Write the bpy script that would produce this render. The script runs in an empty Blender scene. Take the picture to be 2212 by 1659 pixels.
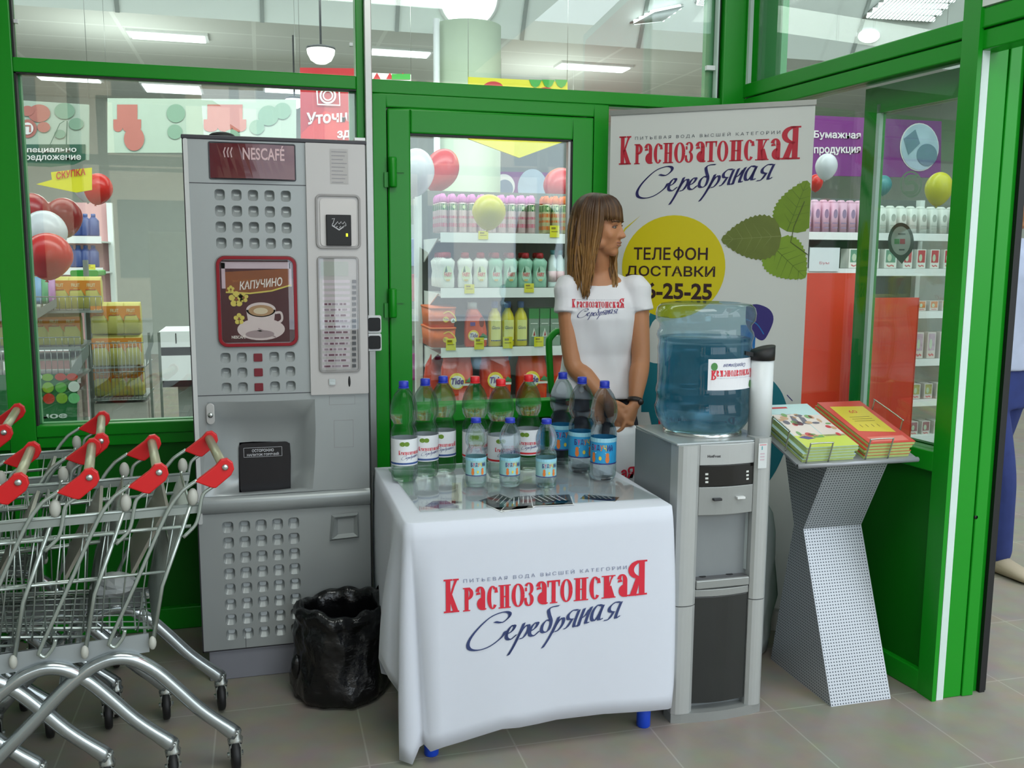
import bpy, bmesh, math, random
from mathutils import Vector, Matrix
random.seed(7)
SC = bpy.context.scene
COL = SC.collection
# ------------------------------------------------------------------ camera
FPX, YAW, PITCH, ROLL, CAMH = 2000.0, math.radians(15.1), math.radians(7.8), math.radians(0.35), 1.40
_f = Vector((math.sin(YAW)*math.cos(PITCH), math.cos(YAW)*math.cos(PITCH), -math.sin(PITCH)))
_r0 = Vector((math.cos(YAW), -math.sin(YAW), 0)); _u0 = _r0.cross(_f)
_r = math.cos(ROLL)*_r0 + math.sin(ROLL)*_u0
_u = -math.sin(ROLL)*_r0 + math.cos(ROLL)*_u0
CAMP = Vector((0, 0, CAMH))
cd = bpy.data.cameras.new('camera'); cam = bpy.data.objects.new('camera', cd); COL.objects.link(cam)
cd.sensor_fit = 'HORIZONTAL'; cd.sensor_width = 36.0; cd.lens = FPX/2212.0*36.0; cd.clip_start = 0.05; cd.clip_end = 300
m = Matrix.Identity(4)
for i in range(3):
    m[i][0], m[i][1], m[i][2], m[i][3] = _r[i], _u[i], -_f[i], CAMP[i]
cam.matrix_world = m
SC.camera = cam
# ------------------------------------------------------------------ sky, light, exposure
SC.view_settings.view_transform = 'Standard'; SC.view_settings.look = 'None'
SC.view_settings.gamma = 1.0; SC.view_settings.use_curve_mapping = False
SC.view_settings.exposure = 0.0
w = bpy.data.worlds.new('overcast_sky'); SC.world = w; w.use_nodes = True
_nt = w.node_tree; _bg = _nt.nodes['Background']
_tc = _nt.nodes.new('ShaderNodeTexCoord'); _sx = _nt.nodes.new('ShaderNodeSeparateXYZ')
_rp = _nt.nodes.new('ShaderNodeValToRGB')
_rp.color_ramp.elements[0].position = 0.47; _rp.color_ramp.elements[0].color = (0.55, 0.60, 0.62, 1)
_rp.color_ramp.elements[1].position = 0.60; _rp.color_ramp.elements[1].color = (0.86, 0.95, 1.0, 1)
_mp = _nt.nodes.new('ShaderNodeMapRange'); _mp.inputs[1].default_value = -1; _mp.inputs[2].default_value = 1
_nt.links.new(_tc.outputs['Generated'], _sx.inputs[0]); _nt.links.new(_sx.outputs[2], _mp.inputs[0])
_nt.links.new(_mp.outputs[0], _rp.inputs[0]); _nt.links.new(_rp.outputs[0], _bg.inputs[0])
_bg.inputs[1].default_value = 3.2
try:
    SC.cycles.max_bounces = 10; SC.cycles.transparent_max_bounces = 24; SC.cycles.transmission_bounces = 8
    SC.cycles.diffuse_bounces = 4; SC.cycles.glossy_bounces = 4
    SC.cycles.caustics_reflective = False; SC.cycles.caustics_refractive = False
    SC.cycles.sample_clamp_indirect = 6.0
except Exception: pass
def area_light(name, loc, target, sx, sy, power, color):
    l = bpy.data.lights.new(name, 'AREA'); l.shape = 'RECTANGLE'; l.size = sx; l.size_y = sy
    l.energy = power; l.color = color
    o = bpy.data.objects.new(name, l); COL.objects.link(o); o.location = loc
    d = Vector(target) - Vector(loc); o.rotation_euler = d.to_track_quat('-Z', 'Y').to_euler()
    return o
# daylight that comes through the glazed entrance front behind the camera
area_light('entrance_daylight', (1.5, -2.45, 1.85), (0.9, 3.0, 0.9), 4.0, 2.3, 66, (0.74, 0.87, 1.0))
# fluorescent rows of the shop hall (one soft light per lit aisle)
area_light('aisle_light_front', (1.2, 4.35, 3.3), (1.2, 4.9, 0.6), 5.0, 0.5, 52, (0.93, 1.0, 0.93))
area_light('aisle_light_middle', (0.5, 6.8, 3.4), (0.5, 7.2, 0.4), 8.0, 1.2, 115, (0.93, 1.0, 0.93))
area_light('aisle_light_back', (1.5, 10.6, 3.4), (1.5, 11.2, 0.4), 9.0, 2.0, 170, (0.93, 1.0, 0.93))
for nm, lc, pw in (('hall_fill_left', (-1.2, 9.6, 2.7), 60), ('hall_fill_right', (3.2, 10.2, 2.7), 60)):  # added fill points without fixtures, to brighten the hall ceiling
    l = bpy.data.lights.new(nm, 'POINT'); l.energy = pw; l.color = (0.95, 1.0, 0.95); l.shadow_soft_size = 0.6
    o = bpy.data.objects.new(nm, l); COL.objects.link(o); o.location = lc
area_light('vestibule_light', (0.6, 1.2, 3.15), (0.6, 1.5, 0), 1.6, 1.2, 36, (0.95, 1.0, 0.96))
# ------------------------------------------------------------------ helpers
def srgb(h):
    h = h.lstrip('#'); v = [int(h[i:i+2], 16)/255 for i in (0, 2, 4)]
    return tuple(x/12.92 if x <= 0.04045 else ((x+0.055)/1.055)**2.4 for x in v) + (1.0,)
def ray(px, py): return _f + _r*((px-1106)/FPX) - _u*((py-829.5)/FPX)
def at(px, py, Y):
    d = ray(px, py); return CAMP + d*(Y/d.y)
def atz(px, py, z=0.0):
    d = ray(px, py); return CAMP + d*((z-CAMH)/d.z)
_M = {}
def mat(name, color, rough=0.5, metal=0.0, spec=0.5, var=0.05, scale=12.0, bump=0.0, trans=0.0, coat=0.0, emit=0.0, sheen=0.0):
    if name in _M: return _M[name]
    M = bpy.data.materials.new(name); M.use_nodes = True; nt = M.node_tree; b = nt.nodes['Principled BSDF']
    c = srgb(color) if isinstance(color, str) else color
    b.inputs['Roughness'].default_value = rough; b.inputs['Metallic'].default_value = metal
    b.inputs['Specular IOR Level'].default_value = spec; b.inputs['Coat Weight'].default_value = coat
    if sheen: b.inputs['Sheen Weight'].default_value = sheen
    tc = nt.nodes.new('ShaderNodeTexCoord'); nz = nt.nodes.new('ShaderNodeTexNoise')
    nz.inputs['Scale'].default_value = scale; nz.inputs['Detail'].default_value = 3
    nt.links.new(tc.outputs['Object'], nz.inputs['Vector'])
    mx = nt.nodes.new('ShaderNodeMix'); mx.data_type = 'RGBA'
    mx.inputs['A'].default_value = tuple(max(0, x*(1-var)) for x in c[:3])+(1,)
    mx.inputs['B'].default_value = tuple(min(1, x*(1+var)) for x in c[:3])+(1,)
    nt.links.new(nz.outputs['Fac'], mx.inputs['Factor']); nt.links.new(mx.outputs['Result'], b.inputs['Base Color'])
    if bump:
        bp = nt.nodes.new('ShaderNodeBump'); bp.inputs['Strength'].default_value = bump; bp.inputs['Distance'].default_value = 0.01
        nt.links.new(nz.outputs['Fac'], bp.inputs['Height']); nt.links.new(bp.outputs['Normal'], b.inputs['Normal'])
    if emit:
        nt.links.new(mx.outputs['Result'], b.inputs['Emission Color']); b.inputs['Emission Strength'].default_value = emit
    if trans:
        out = nt.nodes['Material Output']; ms = nt.nodes.new('ShaderNodeMixShader'); ms.inputs[0].default_value = trans
        tl = nt.nodes.new('ShaderNodeBsdfTranslucent'); tl.inputs['Color'].default_value = c
        nt.links.new(b.outputs[0], ms.inputs[1]); nt.links.new(tl.outputs[0], ms.inputs[2]); nt.links.new(ms.outputs[0], out.inputs[0])
    _M[name] = M; return M
def pane_mat(name, tint, f0=0.05, gain=1.0, rough=0.0):
    """clear sheet: straight-through light plus an angle dependent mirror reflection"""
    if name in _M: return _M[name]
    M = bpy.data.materials.new(name); M.use_nodes = True; nt = M.node_tree; nt.nodes.clear()
    out = nt.nodes.new('ShaderNodeOutputMaterial'); ms = nt.nodes.new('ShaderNodeMixShader')
    tr = nt.nodes.new('ShaderNodeBsdfTransparent'); tr.inputs[0].default_value = tint
    gl = nt.nodes.new('ShaderNodeBsdfGlossy'); gl.inputs['Roughness'].default_value = rough
    lw = nt.nodes.new('ShaderNodeLayerWeight'); lw.inputs[0].default_value = 0.5
    pw = nt.nodes.new('ShaderNodeMath'); pw.operation = 'POWER'; pw.inputs[1].default_value = 5.0
    mr = nt.nodes.new('ShaderNodeMapRange'); mr.inputs[3].default_value = f0; mr.inputs[4].default_value = min(1.0, gain)
    nt.links.new(lw.outputs['Facing'], pw.inputs[0]); nt.links.new(pw.outputs[0], mr.inputs[0]); nt.links.new(mr.outputs[0], ms.inputs[0])
    nt.links.new(tr.outputs[0], ms.inputs[1]); nt.links.new(gl.outputs[0], ms.inputs[2]); nt.links.new(ms.outputs[0], out.inputs[0])
    _M[name] = M; return M
def liquid_mat(name, tint, ior, clear, rough=0.0, gtint=None):
    """refracting body mixed with some straight-through light"""
    if name in _M: return _M[name]
    M = bpy.data.materials.new(name); M.use_nodes = True; nt = M.node_tree; nt.nodes.clear()
    out = nt.nodes.new('ShaderNodeOutputMaterial'); ms = nt.nodes.new('ShaderNodeMixShader'); ms.inputs[0].default_value = clear
    g = nt.nodes.new('ShaderNodeBsdfGlass'); g.inputs['IOR'].default_value = ior; g.inputs['Color'].default_value = gtint or tint
    g.inputs['Roughness'].default_value = rough
    tr = nt.nodes.new('ShaderNodeBsdfTransparent'); tr.inputs[0].default_value = tint
    nt.links.new(g.outputs[0], ms.inputs[1]); nt.links.new(tr.outputs[0], ms.inputs[2]); nt.links.new(ms.outputs[0], out.inputs[0])
    _M[name] = M; return M
class MB:
    """collects shapes into one mesh"""
    def __init__(s): s.v = []; s.f = []; s.mi = []; s.sm = []
    def add(s, vs, fs, mi=0, smooth=False):
        if getattr(s, 'stk', None) is not None:   # overprinting: each new shape lies a hair above the last
            s.kk = getattr(s, 'kk', 0)+1; vs = [Vector(v)+s.stk*s.kk for v in vs]
        o = len(s.v); s.v += [tuple(v) for v in vs]
        for f in fs: s.f.append(tuple(i+o for i in f)); s.mi.append(mi); s.sm.append(smooth)
        return s
    def box(s, a, b, mi=0, M=None):
        x0, y0, z0 = a; x1, y1, z1 = b
        vs = [Vector(p) for p in ((x0,y0,z0),(x1,y0,z0),(x1,y1,z0),(x0,y1,z0),(x0,y0,z1),(x1,y0,z1),(x1,y1,z1),(x0,y1,z1))]
        if M is not None: vs = [M @ v for v in vs]
        return s.add(vs, [(3,2,1,0),(4,5,6,7),(0,1,5,4),(1,2,6,5),(2,3,7,6),(3,0,4,7)], mi)
    def rbox(s, a, b, r=0.01, seg=3, mi=0, M=None, axis='y'):
        """box whose outline, seen along axis, has rounded corners"""
        ax = 'xyz'.index(axis); i, j = [k for k in range(3) if k != ax]
        pts = rrect(a[i], a[j], b[i], b[j], r, seg); n = len(pts); vs = []
        for t in (a[ax], b[ax]):
            for p in pts:
                q = [0, 0, 0]; q[i], q[j], q[ax] = p[0], p[1], t; vs.append(Vector(q))
        if M is not None: vs = [M @ v for v in vs]
        fs = [tuple(range(n)), tuple(range(2*n-1, n-1, -1))] + [(k, k+n, (k+1) % n+n, (k+1) % n) for k in range(n)]
        return s.add(vs, fs, mi)
    def prism(s, pts, vec, mi=0):
        n = len(pts); vs = [Vector(p) for p in pts] + [Vector(p)+Vector(vec) for p in pts]
        return s.add(vs, [tuple(range(n-1, -1, -1)), tuple(range(n, 2*n))] + [(k, (k+1) % n, (k+1) % n+n, k+n) for k in range(n)], mi)
    def quad(s, a, b, c, d, mi=0): return s.add([a, b, c, d], [(0, 1, 2, 3)], mi)
    def poly(s, pts, mi=0): return s.add(pts, [tuple(range(len(pts)))], mi)
    def tube(s, path, r, seg=8, mi=0, caps=True, closed=False, flat=1.0):
        P = [Vector(p) for p in path]; n = len(P); R = r if isinstance(r, (list, tuple)) else [r]*n
        rings = []; up = None; vs = []
        for k in range(n):
            if closed: t = (P[(k+1) % n]-P[k-1])
            else: t = (P[min(k+1, n-1)]-P[max(k-1, 0)])
            if t.length < 1e-9: t = Vector((0, 0, 1))
            t.normalize()
            if up is None: up = t.orthogonal().normalized() if abs(t.z) > 0.95 else (Vector((0,0,1))-t*t.z).normalized()
            else:
                up = up-t*up.dot(t)
                up = up.normalized() if up.length > 1e-6 else t.orthogonal().normalized()
            sd = t.cross(up)
            for q in range(seg):
                an = 2*math.pi*q/seg
                vs.append(P[k]+up*(math.cos(an)*R[k])+sd*(math.sin(an)*R[k]*flat))
        fs = []
        for k in range(n if closed else n-1):
            k2 = (k+1) % n
            for q in range(seg): fs.append((k*seg+q, k*seg+(q+1) % seg, k2*seg+(q+1) % seg, k2*seg+q))
        if caps and not closed: fs += [tuple(range(seg-1, -1, -1)), tuple(range((n-1)*seg, n*seg))]
        return s.add(vs, fs, mi, True)
    def lathe(s, prof, c=(0, 0, 0), seg=24, mi=0, smooth=True, axis='z', sx=1.0, sy=1.0):
        vs = []; fs = []; n = len(prof); c = Vector(c)
        for (r, z) in prof:
            for q in range(seg):
                an = 2*math.pi*q/seg; x, y = r*math.cos(an)*sx, r*math.sin(an)*sy
                p = Vector((x, y, z)) if axis == 'z' else (Vector((x, z, y)) if axis == 'y' else Vector((z, x, y)))
                vs.append(c+p)
        for k in range(n-1):
            for q in range(seg): fs.append((k*seg+q, k*seg+(q+1) % seg, (k+1)*seg+(q+1) % seg, (k+1)*seg+q))
        if prof[0][0] > 1e-6: fs.append(tuple(range(seg-1, -1, -1)))
        if prof[-1][0] > 1e-6: fs.append(tuple(range((n-1)*seg, n*seg)))
        return s.add(vs, fs, mi, smooth)
    def loft(s, rings, mi=0, cap=True, smooth=True, closed=True):
        n = len(rings[0]); vs = [v for r in rings for v in r]; fs = []
        for k in range(len(rings)-1):
            for q in range(n if closed else n-1): fs.append((k*n+q, k*n+(q+1) % n, (k+1)*n+(q+1) % n, (k+1)*n+q))
        if cap: fs += [tuple(range(n-1, -1, -1)), tuple(range((len(rings)-1)*n, len(rings)*n))]
        return s.add(vs, fs, mi, smooth)
    def sphere(s, c, r, seg=20, ring=12, mi=0, sc=(1, 1, 1), M=None):
        vs = []; fs = []; c = Vector(c)
        for k in range(ring+1):
            th = math.pi*k/ring
            for q in range(seg):
                an = 2*math.pi*q/seg
                v = Vector((math.sin(th)*math.cos(an)*r*sc[0], math.sin(th)*math.sin(an)*r*sc[1], math.cos(th)*r*sc[2]))
                if M is not None: v = M @ v
                vs.append(c+v)
        for k in range(ring):
            for q in range(seg): fs.append((k*seg+q, (k+1)*seg+q, (k+1)*seg+(q+1) % seg, k*seg+(q+1) % seg))
        return s.add(vs, fs, mi, True)
    def xf(s, M):
        s.v = [tuple(M @ Vector(v)) for v in s.v]; return s
    def mesh(s, name, mats, merge=False):
        me = bpy.data.meshes.new(name); me.from_pydata(s.v, [], s.f)
        for m_ in mats: me.materials.append(m_)
        me.polygons.foreach_set('material_index', s.mi); me.polygons.foreach_set('use_smooth', s.sm)
        bm = bmesh.new(); bm.from_mesh(me)
        bmesh.ops.remove_doubles(bm, verts=bm.verts, dist=1e-6)
        if s.f and not getattr(s, 'keepn', False): bmesh.ops.recalc_face_normals(bm, faces=bm.faces)
        bm.to_mesh(me); bm.free(); me.update(); return me
def rrect(x0, y0, x1, y1, r, seg=3):
    r = min(r, (x1-x0)/2*0.999, (y1-y0)/2*0.999); pts = []
    for (cx, cy, a0) in ((x1-r, y0+r, -90), (x1-r, y1-r, 0), (x0+r, y1-r, 90), (x0+r, y0+r, 180)):
        for k in range(seg+1):
            a = math.radians(a0+90*k/seg); pts.append((cx+r*math.cos(a), cy+r*math.sin(a)))
    return pts
def put(name, mb, mats, parent=None, loc=None, sub=0, bevel=0.0):
    """links the collected shapes as ONE mesh object; with loc the mesh is kept relative to loc"""
    if not isinstance(mats, (list, tuple)): mats = [mats]
    if parent is not None and parent.get('_o') is not None:
        o_ = Vector(parent['_o']); mb.v = [tuple(Vector(v)-o_) for v in mb.v]
    o = bpy.data.objects.new(name, mb.mesh(name, mats)); COL.objects.link(o)
    if parent is not None:
        o.parent = parent
        if parent.get('_o') is not None: o['_o'] = tuple(parent['_o'])
    if bevel:
        b = o.modifiers.new('edge', 'BEVEL'); b.width = bevel; b.segments = 2; b.limit_method = 'ANGLE'; b.angle_limit = math.radians(50)
    if sub:
        q = o.modifiers.new('smooth', 'SUBSURF'); q.levels = sub; q.render_levels = sub
    return o
def tag(o, label, cat, group=None, kind=None):
    o['label'] = label; o['category'] = cat
    if group: o['group'] = group
    if kind: o['kind'] = kind
    return o
def thing(name, label, cat, loc=(0, 0, 0), group=None, rz=0.0):
    o = bpy.data.objects.new(name, None); COL.objects.link(o); o.empty_display_size = 0.1
    o.location = loc; o.rotation_euler = (0, 0, rz)
    return tag(o, label, cat, group)
def wthing(name, label, cat, loc=(0, 0, 0), group=None):
    """a thing whose parts are given in world coordinates"""
    o = thing(name, label, cat, loc, group); o['_o'] = tuple(loc); return o
def struct(name, mb, mats, label=None, bevel=0.0):
    o = put(name, mb, mats, bevel=bevel); o['kind'] = 'structure'
    if label: o['label'] = label
    return o
def dup(root, loc, label=None, rz=None, scale=None):
    r = root.copy(); COL.objects.link(r); r.location = loc
    if rz is not None: r.rotation_euler = (0, 0, rz)
    if scale: r.scale = (scale,)*3 if not isinstance(scale, tuple) else scale
    if label: r['label'] = label
    for ch in list(root.children):
        c = ch.copy(); COL.objects.link(c); c.parent = r
        for g in ch.children:
            d = g.copy(); COL.objects.link(d); d.parent = c
    return r
# ---- lettering
_TX = {}
def glyphs(txt, bold=0.0, shear=0.0, space=1.0):
    k = (txt, bold, shear, space)
    if k in _TX: return _TX[k]
    cu = bpy.data.curves.new('lettering', 'FONT'); cu.body = txt; cu.size = 1.0; cu.offset = bold; cu.shear = shear; cu.space_character = space
    cu.resolution_u = 3; cu.fill_mode = 'FRONT'
    o = bpy.data.objects.new('lettering', cu); COL.objects.link(o)
    dg = bpy.context.evaluated_depsgraph_get(); me = bpy.data.meshes.new_from_object(o.evaluated_get(dg))
    vs = [(v.co.x, v.co.y) for v in me.vertices]; fs = [tuple(p.vertices) for p in me.polygons]
    bpy.data.objects.remove(o); bpy.data.curves.remove(cu); bpy.data.meshes.remove(me)
    if not vs: vs, fs = [(0, 0)], []
    x0 = min(v[0] for v in vs); x1 = max(v[0] for v in vs); y0 = min(v[1] for v in vs); y1 = max(v[1] for v in vs)
    _TX[k] = (vs, fs, x0, y0, max(x1-x0, 1e-6), max(y1-y0, 1e-6)); return _TX[k]
def text(mb, txt, fn, x, y, wd, ht, mi=0, bold=0.0, shear=0.0, space=1.0, rot=0.0):
    """lettering that fills wd x ht with its lower left at x, y of the surface map fn"""
    vs, fs, x0, y0, W, H = glyphs(txt, bold, shear, space)
    out = []
    for a, b in vs:
        p, q = (a-x0)/W*wd, (b-y0)/H*ht
        if rot: p, q = p*math.cos(rot)-q*math.sin(rot), p*math.sin(rot)+q*math.cos(rot)
        out.append(fn(x+p, y+q))
    return mb.add(out, fs, mi)
def plane_map(o, ux, uy, off=0.001):
    o = Vector(o); ux = Vector(ux); uy = Vector(uy); n = ux.cross(uy).normalized()*off
    return lambda x, y: o+ux*x+uy*y+n
def cyl_map(c, r, a0, z0=0.0):
    """x runs along the circumference (to the right as seen from outside), y upward"""
    c = Vector(c); return lambda x, y: Vector((c.x+r*math.cos(a0+x/r), c.y+r*math.sin(a0+x/r), c.z+z0+y))
def disc(mb, fn, cx, cy, rx, ry=None, mi=0, seg=28, a0=0, a1=360):
    ry = rx if ry is None else ry; full = abs(a1-a0) >= 360; n = seg
    pts = [fn(cx+rx*math.cos(math.radians(a0+(a1-a0)*k/n)), cy+ry*math.sin(math.radians(a0+(a1-a0)*k/n))) for k in range(n if full else n+1)]
    return mb.add(pts, [tuple(range(len(pts)))], mi)
def rect(mb, fn, x0, y0, x1, y1, mi=0, nx=1):
    for k in range(nx):
        a = x0+(x1-x0)*k/nx; b = x0+(x1-x0)*(k+1)/nx
        mb.add([fn(a, y0), fn(b, y0), fn(b, y1), fn(a, y1)], [(0, 1, 2, 3)], mi)
    return mb
def shape(mb, fn, pts, mi=0): return mb.add([fn(*p) for p in pts], [tuple(range(len(pts)))], mi)
def ribbon(mb, fn, pts, wds, mi=0, nib=None):
    """stroke of varying width; nib = fixed pen direction, else across the stroke"""
    n = len(pts); vs = []
    for k in range(n):
        a = pts[max(k-1, 0)]; b = pts[min(k+1, n-1)]; dx, dy = b[0]-a[0], b[1]-a[1]; l = math.hypot(dx, dy) or 1
        nx, ny = (-dy/l, dx/l) if nib is None else nib
        w_ = (wds[k] if isinstance(wds, (list, tuple)) else wds)/2
        vs += [fn(pts[k][0]+nx*w_, pts[k][1]+ny*w_), fn(pts[k][0]-nx*w_, pts[k][1]-ny*w_)]
    return mb.add(vs, [(2*k, 2*k+1, 2*k+3, 2*k+2) for k in range(n-1)], mi)
def spline(P, n=6):
    out = []; N = len(P)
    for k in range(N-1):
        p0, p1, p2, p3 = P[max(k-1, 0)], P[k], P[k+1], P[min(k+2, N-1)]
        for i in range(n):
            t = i/n
            out.append(tuple(0.5*((2*b)+(-a+c)*t+(2*a-5*b+4*c-d)*t*t+(-a+3*b-3*c+d)*t**3) for a, b, c, d in zip(p0, p1, p2, p3)))
    out.append(tuple(P[-1])); return out
# ------------------------------------------------------------------ the water brand's logotype, drawn stroke by stroke
def _arc(cx, cy, rx, ry, a0, a1, n=14, thick=0.2, thin=0.05):
    P = []; Wd = []
    for k in range(n+1):
        a = math.radians(a0+(a1-a0)*k/n); P.append((cx+rx*math.cos(a), cy+ry*math.sin(a))); Wd.append(thin+(thick-thin)*abs(math.cos(a))**1.3)
    return P, Wd
def _serif(ch, w, T):
    """strokes (points, widths) of one letter in a box w wide and 1 high; T = stem width"""
    S = []; h = 0.05; t = h/2
    def bar(x0, y0, x1, y1, wd): S.append(([(x0, y0), (x1, y1)], [wd, wd]))
    def stem(x, y0=0.0, y1=1.0):
        bar(x, y0, x, y1, T)
        for y in (y0+t, y1-t): bar(x-T*0.95, y, x+T*0.95, y, h)
    if ch == 'К':
        s = T*0.95; stem(s)
        S.append(([(s+T*0.4, 0.45), (w*0.66, 0.80), (w*0.80, 0.97)], [0.06, 0.06, 0.08])); S.append(([(s+T*0.45, 0.52), (w-T*0.75, 0.02)], [T*0.9, T*1.1]))
        bar(w*0.60, 1-t, w*0.98, 1-t, h); bar(w-T*1.7, t, w, t, h)
    elif ch in 'рЯ':
        s = T*0.95; stem(s); P, Wd = _arc(s, 0.74, w-s-T*0.45, 0.235, 90, -90, 14, T, 0.05); S.append((P, Wd))
        if ch == 'Я': S.append(([(s+T*0.6, 0.52), (w-T*0.8, 0.02)], [T*0.8, T*1.1])); bar(w-T*1.7, t, w, t, h)
    elif ch == 'а':
        x = w-T*0.62; bar(x, 0.08, x, 0.75, T)
        S.append(([(x, 0.10), (x+T*0.35, 0.03), (x+T*0.75, 0.05)], [T*0.8, T*0.5, 0.05]))
        P, Wd = _arc(x-w*0.26, 0.72, w*0.26, 0.255, 0, 165, 12, T, 0.06); S.append((P, Wd)); S.append(([(x-w*0.52+T*0.2, 0.76), (x-w*0.52+T*0.25, 0.66)], [T*0.8, T*1.1]))
        P, Wd = _arc(x, 0.27, w*0.36, 0.245, 100, 280, 12, T*1.05, 0.055); S.append((P, Wd))
    elif ch == 'с':
        P, Wd = _arc(w*0.52, 0.5, w*0.5-T*0.5, 0.475, 48, 318, 20, T, 0.05); S.append((P, Wd)); S.append(([(w*0.84, 0.92), (w*0.86, 0.70)], [T*0.5, T*0.85]))
    elif ch == 'н':
        stem(T*0.95); stem(w-T*0.95); bar(T, 0.5, w-T, 0.5, 0.055)
    elif ch == 'о':
        P, Wd = _arc(w*0.5, 0.5, w*0.5-T*0.5, 0.475, 0, 360, 28, T, 0.05); S.append((P, Wd))
    elif ch == 'з':
        P, Wd = _arc(w*0.42, 0.745, w*0.36, 0.235, 150, -88, 14, T, 0.05); S.append((P, Wd)); P, Wd = _arc(w*0.42, 0.265, w*0.44-T*0.2, 0.245, 88, -155, 14, T*1.05, 0.05); S.append((P, Wd))
        bar(w*0.10, 0.80, w*0.12, 0.64, T*0.6); bar(w*0.05, 0.36, w*0.07, 0.14, T*0.75)
    elif ch == 'т':
        bar(w*0.5, 0, w*0.5, 1, T*1.05); bar(w*0.5-T, t, w*0.5+T, t, h); bar(w*0.02, 0.965, w*0.98, 0.965, 0.07)
        for x in (0.06, 0.94): S.append(([(w*x, 1.0), (w*x, 0.72)], [T*0.62, T*0.22]))
    return S
_ROW = [('К',0,120,265,0),('р',150,230,187,0),('а',240,328,187,0),('с',338,424,187,0),('н',430,528,187,0),('о',535,640,187,0),('з',644,716,187,0),('а',725,826,187,0),('т',828,932,187,0),('о',936,1038,187,0),('н',1048,1170,187,0),('с',1178,1272,187,0),('к',1282,1402,187,0),('а',1406,1506,187,0),('Я',1512,1675,290,0)]
_SCRIPT = [
 [(640,750),(700,757),(755,715),(755,682),(700,676),(600,715),(490,815),(430,905),(440,960),(510,972),(600,945),(690,880),(722,830)],
 [(730,855),(775,835),(800,795),(775,790),(740,835),(732,885),(765,900),(812,865)],
 [(875,775),(845,845),(790,955),(745,1028)], [(815,905),(855,835),(895,795),(915,800),(905,840),(870,890),(838,900)],
 [(925,845),(965,825),(990,785),(965,782),(930,825),(922,872),(955,885),(1000,850)],
 [(1165,655),(1115,660),(1080,680),(1085,725),(1100,780),(1080,845),(1045,865),(1020,850),(1030,800),(1065,765),(1092,770)],
 [(1165,745),(1130,825),(1075,925),(1028,992)], [(1105,880),(1145,805),(1185,760),(1205,768),(1195,810),(1160,855),(1130,865)],
 [(1325,700),(1285,700),(1245,735),(1245,770),(1285,772)], [(1335,700),(1300,790),(1292,835),(1325,825)], [(1275,775),(1235,835),(1205,850)],
 [(1380,690),(1350,765),(1328,835)], [(1345,775),(1390,745),(1420,700)], [(1440,680),(1408,750),(1390,810),(1420,805)],
 [(1530,675),(1490,670),(1450,720),(1440,780),(1465,795),(1500,750),(1535,680)], [(1538,672),(1510,740),(1500,790),(1535,780)],
 [(1680,655),(1640,655),(1595,690),(1592,725),(1630,735)], [(1692,652),(1655,740),(1645,785),(1680,768)], [(1625,735),(1585,790),(1545,800)]]
def logotype(mb, fn, x, y, w, red=0, navy=1, grey=2, small=True, n=4, script=True):
    """x, y = left end of the red baseline; w = full width"""
    k = w/1675.0
    for ch, a, b, h, _ in _ROW:
        W = (b-a)*k; H = h*k; T = (0.37 if ch not in 'КЯт' else 0.30)*W
        if ch in 'он': T = W*0.30
        for P, wd in _serif('К' if ch == 'к' else ch, W/H, T/H):
            if ch == 'Я': P = [(W/H-p[0], p[1]) for p in P]
            ribbon(mb, fn, [(x+a*k+p[0]*H, y+p[1]*H) for p in P], [q*H for q in wd], red)
    if small:
        text(mb, 'ПИТЬЕВАЯ ВОДА ВЫСШЕЙ КАТЕГОРИИ', fn, x+155*k, y+222*k, 1340*k, 42*k, grey, space=1.5)
    if script:
        for P in _SCRIPT:
            Q = spline([(x+(p[0]-240)*k, y-(p[1]-(660-0.033*(p[0]-240)))*k) for p in P], n)
            ribbon(mb, fn, Q, 30*k, navy, nib=(0.93, 0.36)); ribbon(mb, fn, Q, 8*k, navy)
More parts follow.
